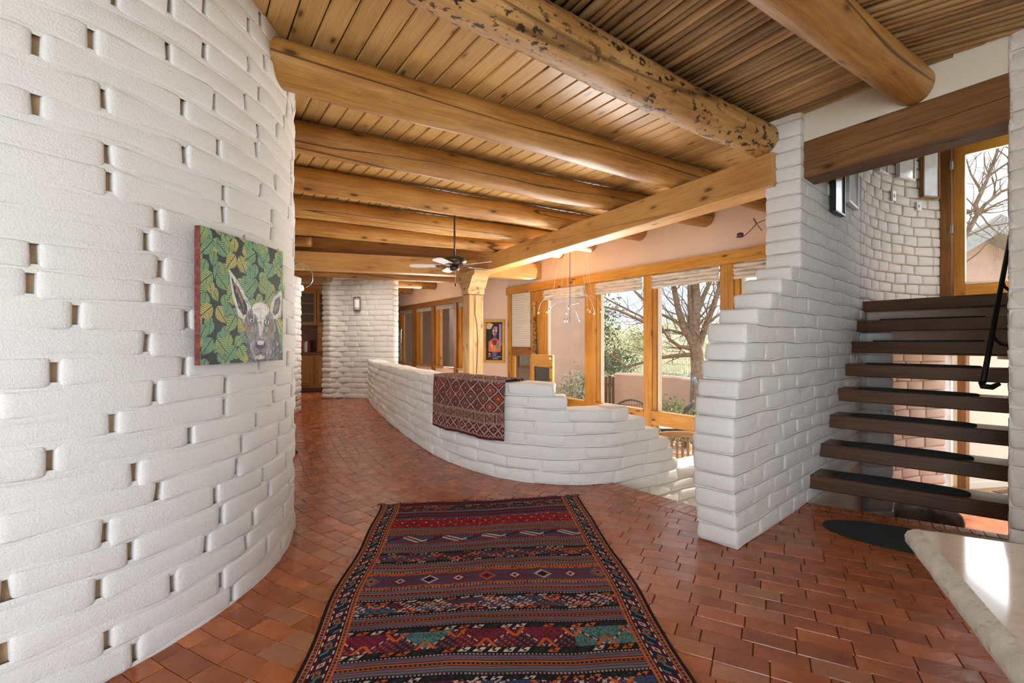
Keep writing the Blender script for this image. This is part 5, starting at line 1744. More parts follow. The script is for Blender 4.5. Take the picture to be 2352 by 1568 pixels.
edge_ = np.minimum(np.minimum(gu, 1 - gu) * nu, np.minimum(gv, 1 - gv) * nv)
Zw = np.where(edge_ < .5, .0016, Zw)
M_WOOL = m_vcol('kilim_wool', .95, .5, 330, .15)
rug = empty('kilim_rug', (float(Xw.mean()), float(Yw.mean()), 0))
tag(rug, 'large striped kilim rug in maroon, purple and orange on the brick floor', 'rug')
ri = Matrix.Translation(-rug.location)
o = color_grid('weave', np.stack([Xw, Yw, Zw], -1), C, M_WOOL); o.parent = rug; o.matrix_parent_inverse = ri
# fringe along the far end
mb = MB(); Rf = np.random.default_rng(2)
for k in range(150):
    t = Rf.random()
    if Rf.random() < .5: t = Rf.choice([.0, .02, .10, .30, .42, .78, .86, .95, .99, 1.0]) + Rf.normal(0, .010)
    t = min(1, max(0, t))
    p0_ = Vector((fL.x + (fR.x - fL.x) * t, fL.y + (fR.y - fL.y) * t, .008))
    l = Rf.uniform(.015, .05)
    a = Rf.normal(math.radians(98), .6)
    p1_ = p0_ + Vector((math.cos(a) * l * .6, math.sin(a) * l * .6, Rf.uniform(0, .008))); p2_ = p0_ + Vector((math.cos(a + .3) * l, math.sin(a + .3) * l, -.004))
    mb.tube([p0_, p1_, p2_], [.0022, .0018, .0008], 4)
o = mb.build('fringe', m_plain('maroon_fringe', (.045, .014, .022), .95), None); o.parent = rug; o.matrix_parent_inverse = ri; o['kind'] = 'stuff'

# ---------------------------------------------------------------- textile over the low wall
def textile():
    nu, nv = 170, 190
    p = Pad(nu, nv, A_(120, 86, 76))
    Wd_, Ht_ = 1.0, 1.30          # metres along the wall, over and down
    X = p.U * Wd_; Y = p.V * Ht_
    br, dr, cr, ol = A_(122, 90, 80), A_(92, 36, 42), A_(166, 140, 124), A_(112, 98, 84)
    p.c[:] = br
    def diamonds(y0, y1, per, lw=.0065, inner=True, off=0.0):
        m = (Y >= y0) & (Y < y1)
        fy = (Y - y0) / per * .78
        a = (X / per + fy + off) % 1.0; b = (X / per - fy + off) % 1.0
        da = np.minimum(a, 1 - a) * per * .7; db = np.minimum(b, 1 - b) * per * .7
        d = np.minimum(da, db)
        ka = np.floor(X / per + fy + off); kb = np.floor(X / per - fy + off)
        hh = np.sin(ka * 12.9 + kb * 78.2) * 43758.5; hh = hh - np.floor(hh)
        p.put(m, A_(122, 92, 80))
        for lo, hi, c in ((0, .3, A_(112, 80, 68)), (.3, .55, A_(124, 104, 86)), (.55, .75, A_(140, 96, 86)), (.75, .86, A_(176, 96, 54)), (.86, 1, A_(176, 104, 100))):
            p.put(m & (hh >= lo) & (hh < hi) & (d > lw * 3.1), c)
        p.put(m & (d < lw * 2.9), dr); p.put(m & (d < lw), cr, .9)
        if inner:
            p.put(m & (d > lw * 4.2) & (d < lw * 5.4), dr); p.put(m & (d > per * .30), cr, .7)
    def strip(y0, y1, c): p.put((Y >= y0) & (Y < y1), c)
    def zig(y0, y1, bg, fg, per=.03):
        m = (Y >= y0) & (Y < y1); p.put(m, bg)
        z = 1 - np.abs(2 * ((X / per) % 1.0) - 1); p.put(m & (np.abs((Y - y0) / (y1 - y0) - z) < .3), fg)
    diamonds(0, .62, .145)
    zig(.615, .645, br, cr)
    diamonds(.645, .985, .145)
    zig(.985, 1.015, br, cr, .04)
    m = (Y >= 1.015) & (Y < 1.105); p.put(m, A_(132, 106, 92)); fx = (X / .115) % 1.0
    p.put(m & (fx < .10), cr, .6); p.put(m & (np.abs(fx - .16) < .04), dr); p.put(m & (np.abs(fx - .94) < .04), dr); p.put(m & (np.abs(np.abs(fx - .55) * .115 - np.abs((Y - 1.06))) < .006) & (np.abs(fx - .55) < .3), dr, .8)
    zig(1.105, 1.125, br, cr, .03)
    diamonds(1.125, 1.245, .09, .007, False)
    zig(1.245, 1.275, dr, cr, .035); strip(1.275, 1.30, dr)
    n = fnoise(nv, nu, (150, 130), 6)
    p.c *= (.78 + .44 * n)[..., None]
    return np.clip(p.c, 0, 1)
C = textile(); nv, nu = C.shape[:2]
sa_ = hpath.s_at_px(1000, 0.0, lo=3.0); sb_ = hpath.s_at_px(1163, 0.0, lo=4.0)
TOPW = 8 * HC
P = np.zeros((nv + 1, nu + 1, 3))
back_, top_ = .22, HT + .01
total = 1.02
front_ = .56
# path in section: back drop, over the top, front drop
for j in range(nv + 1):
    t = j / nv * (back_ + top_ + front_)
    for_i = np.linspace(sa_, sb_, nu + 1)
    rip = .006 * np.sin(for_i * 21 + t * 3) + .004 * np.sin(for_i * 43)
    if t < back_:
        d = -HT - .022 - rip; z = TOPW + .010 - (back_ - t)
    elif t < back_ + top_:
        q = (t - back_) / top_
        d = -HT - .022 + q * (HT + .044) + 0 * rip; z = TOPW + .020 + .006 * math.sin(q * math.pi) + rip * .4
    else:
        q = t - back_ - top_
        d = .020 + rip + .012 * min(1, q * 6); z = TOPW + .010 - q + .012 * np.sin(for_i * 9) * (q / front_) * .6
    P[j] = hpath.pos(for_i, d, z)
cloth_o = color_grid('draped_textile', P, C, M_WOOL)
so = cloth_o.modifiers.new('cloth', 'SOLIDIFY'); so.thickness = .006; so.offset = 1
tag(cloth_o, 'faded maroon diamond patterned kilim draped over the low curved wall', 'textile')
# ================================================================ ceiling fan
FD = 5.93
fc = at_d(1044, 602, FD)
fan = tag(empty('ceiling_fan', (fc.x, fc.y, fc.z)), 'bronze ceiling fan with five pale blades on a long rod', 'fan')
MB().tube([(0, 0, .03), (0, 0, LOGZ - .12 - fc.z)], .011, 10).build('rod', M_BRONZE, fan, True)
MB().lathe([(.02, .075), (.10, .068), (.135, .05), (.147, .02), (.145, -.005), (.12, -.03), (.07, -.04), (.02, -.042)], 32).build('motor', M_BRONZE, fan, True)
MB().lathe([(.055, -.04), (.058, -.085), (.05, -.105), (.01, -.112)], 24).build('switch_housing', M_BRONZE, fan, True)
M_BLADE = m_plain('pale_fan_blade', (.62, .58, .58), .45, nscale=8, namt=.06)
for k in range(5):
    a = math.radians(-34 + 72 * k)
    m = Matrix.Rotation(a, 4, 'Z') @ Matrix.Translation((0, 0, -.045)) @ Matrix.Rotation(math.radians(11), 4, 'X')
    bl = MB().prism([(.17, -.045), (.48, -.062), (.545, -.045), (.56, -.01), (.545, .035), (.50, .058), (.17, .045)], -.004, .004).build('blade', M_BLADE, fan, mw=m)
    MB().prism([(.06, -.012), (.13, -.018), (.20, -.04), (.235, -.018), (.205, 0), (.235, .018), (.20, .04), (.13, .018), (.06, .012)], -.009, -.004).build('blade_arm', M_BRONZE, fan, mw=m)
MB().tube([(.012, 0, -.11), (.012, 0, -.26)], .0018, 5).build('pull_chain', M_STEEL, fan)
MB().lathe([(.002, -.255), (.008, -.265), (.009, -.29), (.003, -.30)], 10, m=Matrix.Translation((.012, 0, 0))).build('pull_knob', M_BLACK, fan)

# ================================================================ hanging wire lamp cluster by the windows
CDp = 7.0
cc = at_d(1309, 640, CDp)
ch = tag(empty('hanging_lamp', (cc.x, cc.y, cc.z)), 'spidery wire chandelier of tiny clear bulbs in front of the windows', 'lamp')
def cp(px, py, dd=0.0): return at_d(px, py, CDp + dd) - cc
M_WIRE = m_plain('silver_wire', (.62, .62, .62), .35, .9)
M_BULB = m_glass('clear_bulb_glass')
def m_filament():
    m, nt, b = nmat('lit_filament')
    b.inputs['Base Color'].default_value = (1, .8, .6, 1)
    b.inputs['Emission Color'].default_value = (1, .78, .55, 1); b.inputs['Emission Strength'].default_value = 3
    return m
M_FIL = m_filament()
top_z = 2.70 - cc.z
MB().tube([cp(1309, 520), cp(1309, 741)], .004, 6).build('centre_rod', M_BRONZE, ch)
ceil_pt = cp(1309, 500)
MB().lathe([(.05, 0), (.05, -.03), (.01, -.045)], 16, m=Matrix.Translation((ceil_pt.x, ceil_pt.y, 2.97 - cc.z))).build('canopy', M_STEEL, ch, True)
MB().tube([cp(1309, 525), (ceil_pt.x, ceil_pt.y, 2.95 - cc.z)], .004, 6).build('stem', M_BRONZE, ch)
arcs = [([(1237, 712), (1240, 700), (1250, 686), (1262, 679), (1285, 672), (1310, 678)], -.1), ([(1366, 718), (1358, 690), (1350, 680), (1340, 677), (1310, 676)], .1), ([(1390, 716), (1372, 688), (1355, 678), (1335, 674), (1300, 680)], -.15), ([(1262, 716), (1268, 702), (1280, 694), (1309, 690)], .2), ([(1305, 708), (1312, 700), (1330, 696)], -.2), ([(1330, 736), (1322, 715), (1309, 705)], .15)]
for pts_, dd in arcs:
    MB().tube([cp(x, y, dd * (1 - i / (len(pts_) - 1))) for i, (x, y) in enumerate(pts_)], .0018, 6).build('arm', M_WIRE, ch, True)
wires = [(1275, 592, 1250, 680), (1284, 590, 1270, 672), (1296, 594, 1287, 690), (1301, 600, 1300, 735), (1304, 600, 1303, 732), (1306, 600, 1306, 706), (1318, 600, 1320, 690), (1336, 625, 1350, 706), (1339, 628, 1363, 712), (1352, 622, 1364, 700)]
for i, (x0, y0, x1, y1) in enumerate(wires):
    t_ = Vector((ceil_pt.x * .4 + cp(x0, y0).x * .6, ceil_pt.y, 2.93 - cc.z))
    MB().tube([t_, cp(x1, y1, (-.15, .1, .05, -.1, .15)[i % 5])], .0013, 4).build('cable', M_WIRE, ch)
for i, (x, y, dd) in enumerate([(1237, 718, -.1), (1257, 717, .2), (1262, 714, .0), (1306, 708, -.2), (1301, 720, .1), (1297, 738, -.1), (1303, 737, .12), (1330, 737, .15), (1350, 711, -.12), (1355, 715, .1), (1364, 720, .1), (1380, 716, -.15)]):
    c = cp(x, y, dd)
    b = MB().lathe([(.004, .022), (.006, .012), (.012, .002), (.015, -.012), (.006, -.020)], 12, m=Matrix.Translation(c)).build('bulb', M_BULB, ch, True)
    MB().lathe([(.002, .006), (.0045, 0), (.002, -.007)], 8, m=Matrix.Translation(c)).build('filament', M_FIL, b, True)
    MB().lathe([(.003, .040), (.006, .036), (.006, .022), (.003, .020)], 8, m=Matrix.Translation(c)).build('socket', M_BRONZE, b, True)

# ================================================================ wire perch with a purple stone, hung before the rose wall
sd = 5.6
wire_s = tag(empty('wire_sculpture', at_d(1700, 545, sd)), 'thin wire perch carrying a purple candle beside the column', 'sculpture')
w0_ = at_d(1700, 545, sd)
def wp(px, py, d=sd): return at_d(px, py, d) - w0_
MB().tube([wp(1690, 545.5), wp(1697, 545), wp(1709, 542), wp(1724, 529), wp(1738, 513), wp(1752, 507), wp(1770, 500)], .004, 7).build('perch', M_BRONZE, wire_s, True)
MB().tube([wp(1751, 530), wp(1738, 514), wp(1731, 505), wp(1730, 500), wp(1733, 502), wp(1738, 513)], .0035, 7).build('loop', M_BRONZE, wire_s, True)
MB().lathe([(.026, 0), (.034, .008), (.037, .028), (.033, .046), (.022, .052)], 18, m=Matrix.Translation(wp(1700, 545))).build('candle', m_plain('purple_wax', (.07, .03, .10), .5), wire_s, True)

# ================================================================ sconce on the far wall
ss_ = fp.s_at_px(822)
q = fp.pos(np.array(ss_), .02, 0.)
x_, y_, tx, ty = fp.at(np.array(ss_))
zc = EYE + (CY - 698) / F * q[1]
sco = empty('wall_sconce', (q[0], q[1], zc), math.atan2(float(ty), float(tx)))
tag(sco, 'grey metal wall sconce with white glass on the far brick wall', 'sconce')
MB().bbox(-.09, .09, -.03, .0, -.16, .16, .01).build('back_plate', m_plain('pewter', (.17, .17, .15), .45, .6), sco)
def m_lamp():
    m, nt, b = nmat('opal_glass')
    b.inputs['Base Color'].default_value = (.8, .8, .82, 1); b.inputs['Roughness'].default_value = .3
    return m
MB().lathe([(.055, -.10), (.06, -.09), (.06, .09), (.055, .10)], 20, m=Matrix.Translation((.03, -.06, 0))).build('glass_shade', m_lamp(), sco, True)
MB().lathe([(.062, -.14), (.062, -.10), (.02, -.095)], 20, m=Matrix.Translation((.03, -.06, 0))).build('lower_cap', M_STEEL, sco, True)
MB().lathe([(.02, .098), (.062, .10), (.062, .13)], 20, m=Matrix.Translation((.03, -.06, 0))).build('upper_cap', M_STEEL, sco, True)

# arched wall lamp on the passage wall
ld_ = 7.6
lw0 = at_d(676, 625, ld_)
wlp = tag(empty('wall_lamp', lw0), 'arched silver wall lamp with a bare bulb beside the kitchen doorway', 'lamp')
def lp(px, py, d=ld_): return at_d(px, py, d) - lw0
MB().tube([lp(668, 620), lp(682, 606), lp(697, 604), lp(709, 612), lp(718, 628), lp(718, 645), lp(712, 655), lp(704, 660)], .007, 8).build('arm', M_STEEL, wlp, True)
MB().tube([lp(676, 612), lp(690, 606), lp(697, 612), lp(698, 622)], .004, 6).build('stay', M_STEEL, wlp, True)
MB().lathe([(.012, .05), (.025, .035), (.036, .0), (.025, -.035), (.01, -.04)], 16, m=Matrix.Translation(lp(693, 662))).build('bulb', M_FIL, wlp, True)
# dark narrow frames hung on the passage wall
for px, y0, y1, dd, lab in ((681, 692, 731, 6.9, 'narrow dark frame on the passage wall, the upper one'), (686, 718, 751, 7.5, 'narrow dark frame on the passage wall, the lower one')):
    s_ = float(np.interp(dd, bp.p[:, 1], bp.s))
    m_ = bp.pos(np.array(s_), .0, 0.); xx, yy_, tx, ty = bp.at(np.array(s_))
    mt = Matrix.Translation((float(m_[0]), float(m_[1]), 0)) @ Matrix.Rotation(math.atan2(float(ty), float(tx)), 4, 'Z')
    z0 = EYE + (CY - y1) / F * dd; z1 = EYE + (CY - y0) / F * dd
    fo_ = tag(empty('dark_frame'), lab, 'picture', 'dark frames on the passage wall')
    fo_.matrix_basis = mt @ Matrix.Translation((0, 0, z0))
    MB().bbox(-.14, .14, -.06, -.025, 0, z1 - z0, .004).build('frame', M_DARKFRAME, fo_)
    MB().box(-.11, .11, -.064, -.059, .03, z1 - z0 - .03).build('print', M_BLIND, fo_)
# side table standing in the passage, its foot showing behind the tower
tb = tag(empty('side_table', (-2.74, 5.62, 0)), 'small dark wooden table half hidden behind the round tower', 'table')
MB().lathe([(.21, .60), (.22, .61), (.22, .63), (.20, .64)], 24).build('table_top', M_TREAD, tb, True)
MB().lathe([(.03, .08), (.045, .2), (.03, .35), (.04, .6)], 14).build('pedestal', M_TREAD, tb, True)
for k in range(3):
    a = math.radians(-20 + 120 * k)
    MB().tube([(0, 0, .14), (math.cos(a) * .14, math.sin(a) * .14, .16), (math.cos(a) * .22, math.sin(a) * .22, .06), (math.cos(a) * .27, math.sin(a) * .27, .012)], [.03, .026, .022, .02], 8).build('leg', M_TREAD, tb, True)

# ================================================================ pictures on the landing wall
def wall_pic(px0, px1, y0, y1, mat_f, mat_p, lab, tiltd=.03):
    sa = spath.s_at_px(px0, .0, lo=1.9); sb = spath.s_at_px(px1, .0, lo=1.9)
    A = spath.pos(np.array(sa), .03, 0.); B = spath.pos(np.array(sb), .03, 0.)
    a = Vector((A[0], A[1], 0)); b = Vector((B[0], B[1], 0))
    x = (b - a); Wp = x.length; x.normalize()
    dmean = (a.y + b.y) / 2
    z0 = EYE + (CY - y1) / F * dmean; z1 = EYE + (CY - y0) / F * dmean
    e = empty('framed_picture', (a.x, a.y, z0), math.atan2(x.y, x.x))
    tag(e, lab, 'picture', 'pictures on the landing wall')
    Hh = z1 - z0; bw = .022
    for X0, X1, Z0, Z1 in ((0, Wp, 0, bw), (0, Wp, Hh - bw, Hh), (0, bw, bw, Hh - bw), (Wp - bw, Wp, bw, Hh - bw)):
        MB().bbox(X0, X1, -.025, .02, Z0, Z1, .003).build('frame_side', mat_f, e)
    MB().box(bw, Wp - bw, -.012, .0, bw, Hh - bw).build('print', mat_p, e)
M_PRINT = m_plain('pale_glazed_print', (.62, .66, .70), .08, nscale=5, namt=.18)
M_WHITEF = m_plain('white_frame', (.72, .72, .72), .4)
wall_pic(1898, 1926, 360, 492, M_DARKFRAME, M_PRINT, 'dark framed glazed print nearest the lintel on the landing wall')
wall_pic(1936, 1958, 360, 474, M_WHITEF, M_PRINT, 'narrow white framed print second from the lintel')
wall_pic(2008, 2028, 345, 398, M_WHITEF, M_PRINT, 'small print high on the landing wall cut by the lintel')
wall_pic(2055, 2092, 320, 412, M_WHITEF, M_PRINT, 'white framed drawing in the middle of the landing wall')
wall_pic(2110, 2149, 335, 455, M_TRIMD, M_PRINT, 'brown framed pale picture next to the landing door')
for px, y0, y1, lab in ((2049, 438, 462, 'white switch plate on the landing wall'), (2107, 464, 484, 'white thermostat box near the landing door')):
    s_ = spath.s_at_px(px, lo=2.0); A = spath.pos(np.array(s_), .012, 0.); _, _, tx, ty = spath.at(np.array(s_))
    z0 = EYE + (CY - y1) / F * A[1]; z1 = EYE + (CY - y0) / F * A[1]
    e = tag(empty('switch_plate', (A[0], A[1], z0), math.atan2(float(ty), float(tx))), lab, 'switch')
    MB().bbox(-.04, .04, -.012, .01, 0, z1 - z0, .003).build('plate', M_WHITEF, e)
    MB().bbox(-.012, .012, -.02, -.01, (z1 - z0) * .35, (z1 - z0) * .65, .002).build('toggle', M_WHITEF, e)

# ================================================================ carved stick and open half door by the far window
stk_a = wpt(ws(1238), .10, zpx(1238, 860)); stk_b = wpt(ws(1233), .06, zpx(1233, 694))
dd_ = (stk_b - stk_a)
def m_carved():
    m, nt, b = nmat('carved_wood')
    v = coords(nt, (1, 1, .6), rnd=False)
    c = ramp(nt, noise_n(nt, v, 26, 3, .5, 2.0), [(.42, (.03, .015, .01)), (.50, (.28, .14, .06)), (.60, (.42, .28, .15))])
    nt.links.new(c, b.inputs['Base Color']); b.inputs['Roughness'].default_value = .5
    return m
stick = tag(empty('carved_staff', stk_a), 'tall carved wooden staff with a flared top beside the window post', 'staff')
tz = [stk_b - stk_a - dd_ * (1 - t) for t in (0, .2, .4, .6, .8, .92, .97, 1.0)]
MB().tube(tz[:5], [.045, .05, .042, .034, .028], 12).build('carved_shaft', m_carved(), stick, True)
MB().tube(tz[4:], [.028, .026, .036, .045], 12).build('flared_top', M_POST, stick, True)
lowst = MB().tube([(0, 0, 0), tuple(-dd_.normalized() * (stk_a.z - LOWZ))], [.045, .03], 12).build('lower_shaft', M_POST, stick, True)
hd_a = at_d(1222, 813, 8.9); hd_b = at_d(1271, 818, 8.3)
hd = empty('half_door', (hd_a.x, hd_a.y, LOWZ), math.atan2(hd_b.y - hd_a.y, hd_b.x - hd_a.x))
tag(hd, 'open honey pine half door with a small dark glass pane', 'door')
Wh = math.hypot(hd_b.x - hd_a.x, hd_b.y - hd_a.y); Hh_ = hd_a.z - LOWZ
for x0, x1, z0, z1, nm in ((0, .10, 0, Hh_, 'stile'), (Wh - .10, Wh, 0, Hh_, 'stile'), (.10, Wh - .10, Hh_ - .22, Hh_, 'top_rail'), (.10, Wh - .10, 0, .25, 'bottom_rail')):
    MB().bbox(x0, x1, -.02, .02, z0, z1, .004).build(nm, M_TRIM, hd)
MB().box(.10, Wh - .10, -.006, .006, .25, Hh_ - .22).build('pane', m_plain('dark_glass', (.03, .02, .012), .08), hd)
MB().lathe([(.012, 0), (.022, .02), (.012, .04)], 12, m=Matrix.Translation((Wh - .04, -.02, Hh_ - .06)) @ Matrix.Rotation(math.pi / 2, 4, 'X')).build('latch', M_WHITEF, hd, True)
# dark wall hanging beyond the courtyard windows' end
da = at_d(905, 750, 12.2)
hang = tag(empty('wall_hanging', at_d(911, 830, 12.6)), 'dark square hanging at the end of the courtyard windows', 'picture')
MB().bbox(-.10, .12, -.02, .02, 0, .83, .004).build('panel', M_DARKFRAME, hang)
MB().bbox(-.11, .13, -.03, .03, .81, .85, .006).build('hanging_bar', M_BLACK, hang)

# ================================================================ kitchen hutch seen through the doorway
kx0, kx1, kd = -5.50, -4.70, 12.35
hut = tag(empty('kitchen_hutch', ((kx0 + kx1) / 2, kd, 0)), 'tall oak kitchen hutch with glass doors and drawers beyond the doorway', 'cabinet')
w2 = .95
MB().box(-w2, w2, .03, .55, .10, .96).build('base_cabinet', M_OAK, hut)
MB().box(-w2, w2, .08, .55, 0, .10).build('plinth', M_TREAD, hut)
MB().bbox(-w2 - .02, w2 + .02, -.02, .56, .96, 1.02, .008).build('worktop', M_TREAD, hut)
for k in range(2):
    x0 = -w2 + .03 + k * w2
    d_ = MB().bbox(x0, x0 + w2 - .06, 0, .03, .16, .92, .006).build('door', M_OAK, hut)
    MB().bbox(x0 + .08, x0 + w2 - .14, -.012, .0, .24, .84, .008).build('door_panel', M_OAK, d_)
MB().box(-w2, w2, .30, .55, 1.02, 2.72).build('back_panel', M_TREAD, hut)
MB().box(w2 * .06, w2, .05, .30, 1.02, 1.72).build('drawer_case', M_OAK, hut)
for r in range(3):
    for k in range(2):
        x0 = w2 * .08 + k * w2 * .46
        d_ = MB().bbox(x0, x0 + w2 * .43, .02, .05, 1.06 + r * .22, 1.25 + r * .22, .006).build('drawer', M_OAK, hut)
        MB().lathe([(.008, 0), (.014, .02), (.006, .03)], 10, m=Matrix.Translation((x0 + w2 * .21, .02, 1.155 + r * .22)) @ Matrix.Rotation(math.pi / 2, 4, 'X')).build('knob', M_STEEL, d_)
for k, (x0, x1) in enumerate(((-w2, -.45), (-.45, .05), (.05, .50), (.50, w2))):
    z0 = 1.72
    d_ = empty('glass_door', (0, 0, 0)); d_.parent = hut
    for X0, X1, Z0, Z1 in ((x0 + .01, x0 + .07, z0, 2.62), (x1 - .07, x1 - .01, z0, 2.62), (x0 + .07, x1 - .07, z0, z0 + .08), (x0 + .07, x1 - .07, 2.54, 2.62), (x0 + .07, x1 - .07, 2.0, 2.03), (x0 + .07, x1 - .07, 2.27, 2.30)):
        MB().bbox(X0, X1, .02, .05, Z0, Z1, .003).build('door_frame', M_OAK, d_)
    MB().box(x0 + .06, x1 - .06, .034, .038, z0 + .06, 2.56).build('pane', m_plain('smoky_glass_%d' % k, (.06, .055, .05), .1), d_)
MB().bbox(-w2 - .04, w2 + .04, -.02, .56, 2.62, 2.76, .02).build('cornice', M_OAK, hut)
bk = [('white', (.72, .70, .66)), ('cream', (.62, .55, .44)), ('red', (.30, .05, .04)), ('grey', (.40, .40, .40)), ('white', (.74, .72, .70)), ('maroon', (.18, .03, .03))]
nth = ['first', 'second', 'third', 'fourth', 'fifth', 'sixth']
bx_ = -.46
for k, (nm, c) in enumerate(bk):
    t = .035 + .012 * (k % 3)
    e = tag(empty('book', ((kx0 + kx1) / 2 + bx_, kd + .10, 1.022)), '%s spined cookbook on the hutch worktop, %s in the row' % (nm, nth[k]), 'book', 'cookbooks on the hutch')
    mt = m_plain('book_%s_%d' % (nm, k), c, .6)
    hB_ = .26 + .02 * ((k * 7) % 3)
    MB().bbox(0, t, 0, .18, 0, hB_, .003).build('cover', mt, e)
    MB().box(.004, t - .004, .004, .184, .004, hB_ + .001).build('pages', M_PLASTER, e)
    bx_ += t + .003
lt = timber('door_lintel', (-4.95, 10.95, 2.86), (-4.10, 10.82, 2.86), .3, .22, M_POST)
tag(lt, 'pale wooden lintel over the kitchen doorway', 'lintel')

# made-up skylight frame and lamp shade around the two fill lights (both out of the picture)
fill_frame = tag(empty('window_11', (-3.2, 9.5, 2.79)), 'added frame around the fill light over the passage', kind='structure')
for x0, x1, y0, y1 in ((-.70, .70, -.50, -.44), (-.70, .70, .44, .50), (-.70, -.64, -.44, .44), (.64, .70, -.44, .44)):
    MB().bbox(x0, x1, y0, y1, 0, .15, .004).build('window_frame', M_PLASTER, fill_frame)
hl_ = tag(empty('hall_fill_fixture', (5.25, 4.75, 1.12)), 'added round white shade over the hall fill light', 'lamp')
MB().lathe([(.05, .30), (.16, .30), (.30, .06), (.31, .0), (.29, .0), (.15, .27)], 24).build('shade', M_WHITEF, hl_, True)
MB().tube([(0, 0, .28), (0, 0, .315)], .03, 10).build('mount', M_STEEL, hl_, True)
# ================================================================ outdoors
OZ = -.95
M_SOIL = m_plain('sandy_soil', (.50, .38, .27), .95, nscale=3, namt=.2, bmp=.4, bscale=25)
# terrain rising towards the hills
nx, ny = 70, 60
gx = np.linspace(-40, 60, nx + 1); gy = np.concatenate([np.linspace(-14, 40, 41), np.linspace(43, 110, 20)])
GX, GY = np.meshgrid(gx, gy)
vcoord = .822 * GX + .569 * GY            # distance out from the window wall
rise = np.clip(vcoord - 13.0, 0, None)
GZ = OZ - .03 + .085 * rise + .25 * np.sin(GX * .35 + GY * .2) * np.clip(rise / 12, 0, 1)
GZ = np.minimum(GZ, OZ + 6.5 + .02 * rise)
ids = np.arange(GX.size).reshape(GX.shape)
f = np.stack([ids[:-1, :-1], ids[:-1, 1:], ids[1:, 1:], ids[1:, :-1]], -1).reshape(-1, 4)
def m_scrub():
    m, nt, b = nmat('dry_grass_ground')
    v = coords(nt, (1, 1, 1), rnd=False)
    c = ramp(nt, noise_n(nt, v, .9, 7, .7), [(.32, (.30, .30, .17)), (.48, (.50, .46, .29)), (.60, (.62, .56, .39)), (.75, (.56, .43, .31))])
    nt.links.new(c, b.inputs['Base Color']); b.inputs['Roughness'].default_value = .95
    return m
tag(link('ground', mesh_np('ground', np.stack([GX, GY, GZ], -1).reshape(-1, 3), f, m_scrub(), True)), 'dry grassy hillside beyond the patio', kind='structure')
def outz(x, y):
    r = max(0, .822 * x + .569 * y - 13.0)
    return min(OZ - .03 + .085 * r + .25 * math.sin(x * .35 + y * .2) * min(1, max(0, r / 12)), OZ + 6.5 + .02 * r)
# distant hills
hp_ = []
nh = 60
for k in range(nh + 1):
    x = -60 + 200 * k / nh
    hp_.append((x, 150 + 10 * math.sin(k * .3), 6 + 5.5 * math.sin(k * .21 + 1) + 2.4 * math.sin(k * .63) + 7))
hv = []; hf = []
for x, y, z in hp_:
    hv += [(x, y - 45, 2), (x, y, z), (x, y + 40, 2)]
hf = [(3 * i + a, 3 * i + 3 + a, 3 * i + 4 + a, 3 * i + 1 + a) for i in range(nh) for a in (0, 1)]
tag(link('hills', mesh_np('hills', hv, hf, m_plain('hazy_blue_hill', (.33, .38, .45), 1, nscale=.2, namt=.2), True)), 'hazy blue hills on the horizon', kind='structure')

# patio paving near the windows
def out_pt(px, py, z): return on_z(px, py, z)
pat = tag(poly_slab('patio', [(3.0, 6.4), (8.5, 3.6), (13.5, 10), (6.5, 16.0), (.3, 11.5)], OZ - .1, OZ + .01, M_SOIL), 'sandy patio outside the tall windows', kind='structure')
Rp = np.random.default_rng(77)
pmat = m_plain('patio_brick', (.55, .35, .26), .85, nscale=5, namt=.3)
pav_me = mesh_np('patio_brick', *[(lambda g: (g[1], g[2]))(paver_geo([(-.1, -.05), (.1, -.05), (.1, .05), (-.1, .05)], 0, 0))][0], pmat)
for i in range(22):
    for j in range(9):
        c = wpt(-.6 + i * .105 , -.35 - j * .21 - (.105 if i % 2 else 0), OZ + .03)
        o = link('patio_brick', pav_me, pat)
        o.matrix_basis = Matrix.Translation(c) @ Matrix.Rotation(math.atan2(.569, .822), 4, 'Z')

# adobe garden walls
M_ADOBE = m_plain('pink_stucco', (.56, .385, .29), .9, nscale=2.5, namt=.10, bmp=.2)
tall = tag(wall_slab('garden_wall_tall', (2.36, 13.4), (.6, 12.7), OZ - .3, 2.46, .3, M_ADOBE), 'tall pink stucco garden wall behind the silver shrubs', 'wall')
def low_wall(pts, lab):
    pth = Path(pts); n = 40
    s = np.linspace(0, pth.L, n)
    v = []; 
    for q in s:
        zt = np.interp(q / pth.L, [0, .45, .62, .75, 1], pts_z)
        for d, z in ((.0, OZ - .2), (.0, zt - .05), (.05, zt), (.20, zt), (.25, zt - .05), (.25, OZ - .2)):
            v.append(tuple(pth.pos(np.array(q), d, z)))
    f = [(i * 6 + a, (i + 1) * 6 + a, (i + 1) * 6 + (a + 1) % 6, i * 6 + (a + 1) % 6) for i in range(n - 1) for a in range(6)]
    f += [(5, 4, 3, 2, 1, 0), tuple((n - 1) * 6 + a for a in range(6))]
    o = link('garden_wall', mesh_np('garden_wall', v, f, M_ADOBE, False))
    tag(o, lab, 'wall')
gA = at_d(1421, 855, 13.8); gB = at_d(1490, 858, 13.2); gC = at_d(1530, 868, 12.9); gD = at_d(1592, 882, 12.5); gE = at_d(1760, 900, 11.6)
pts_z = [gA.z, gB.z - .02, gC.z, gD.z + .02, gD.z - .05]
low_wall([xy(gA), xy(gB), xy(gC), xy(gD), xy(gE)], 'low curving pink stucco garden wall beyond the patio')
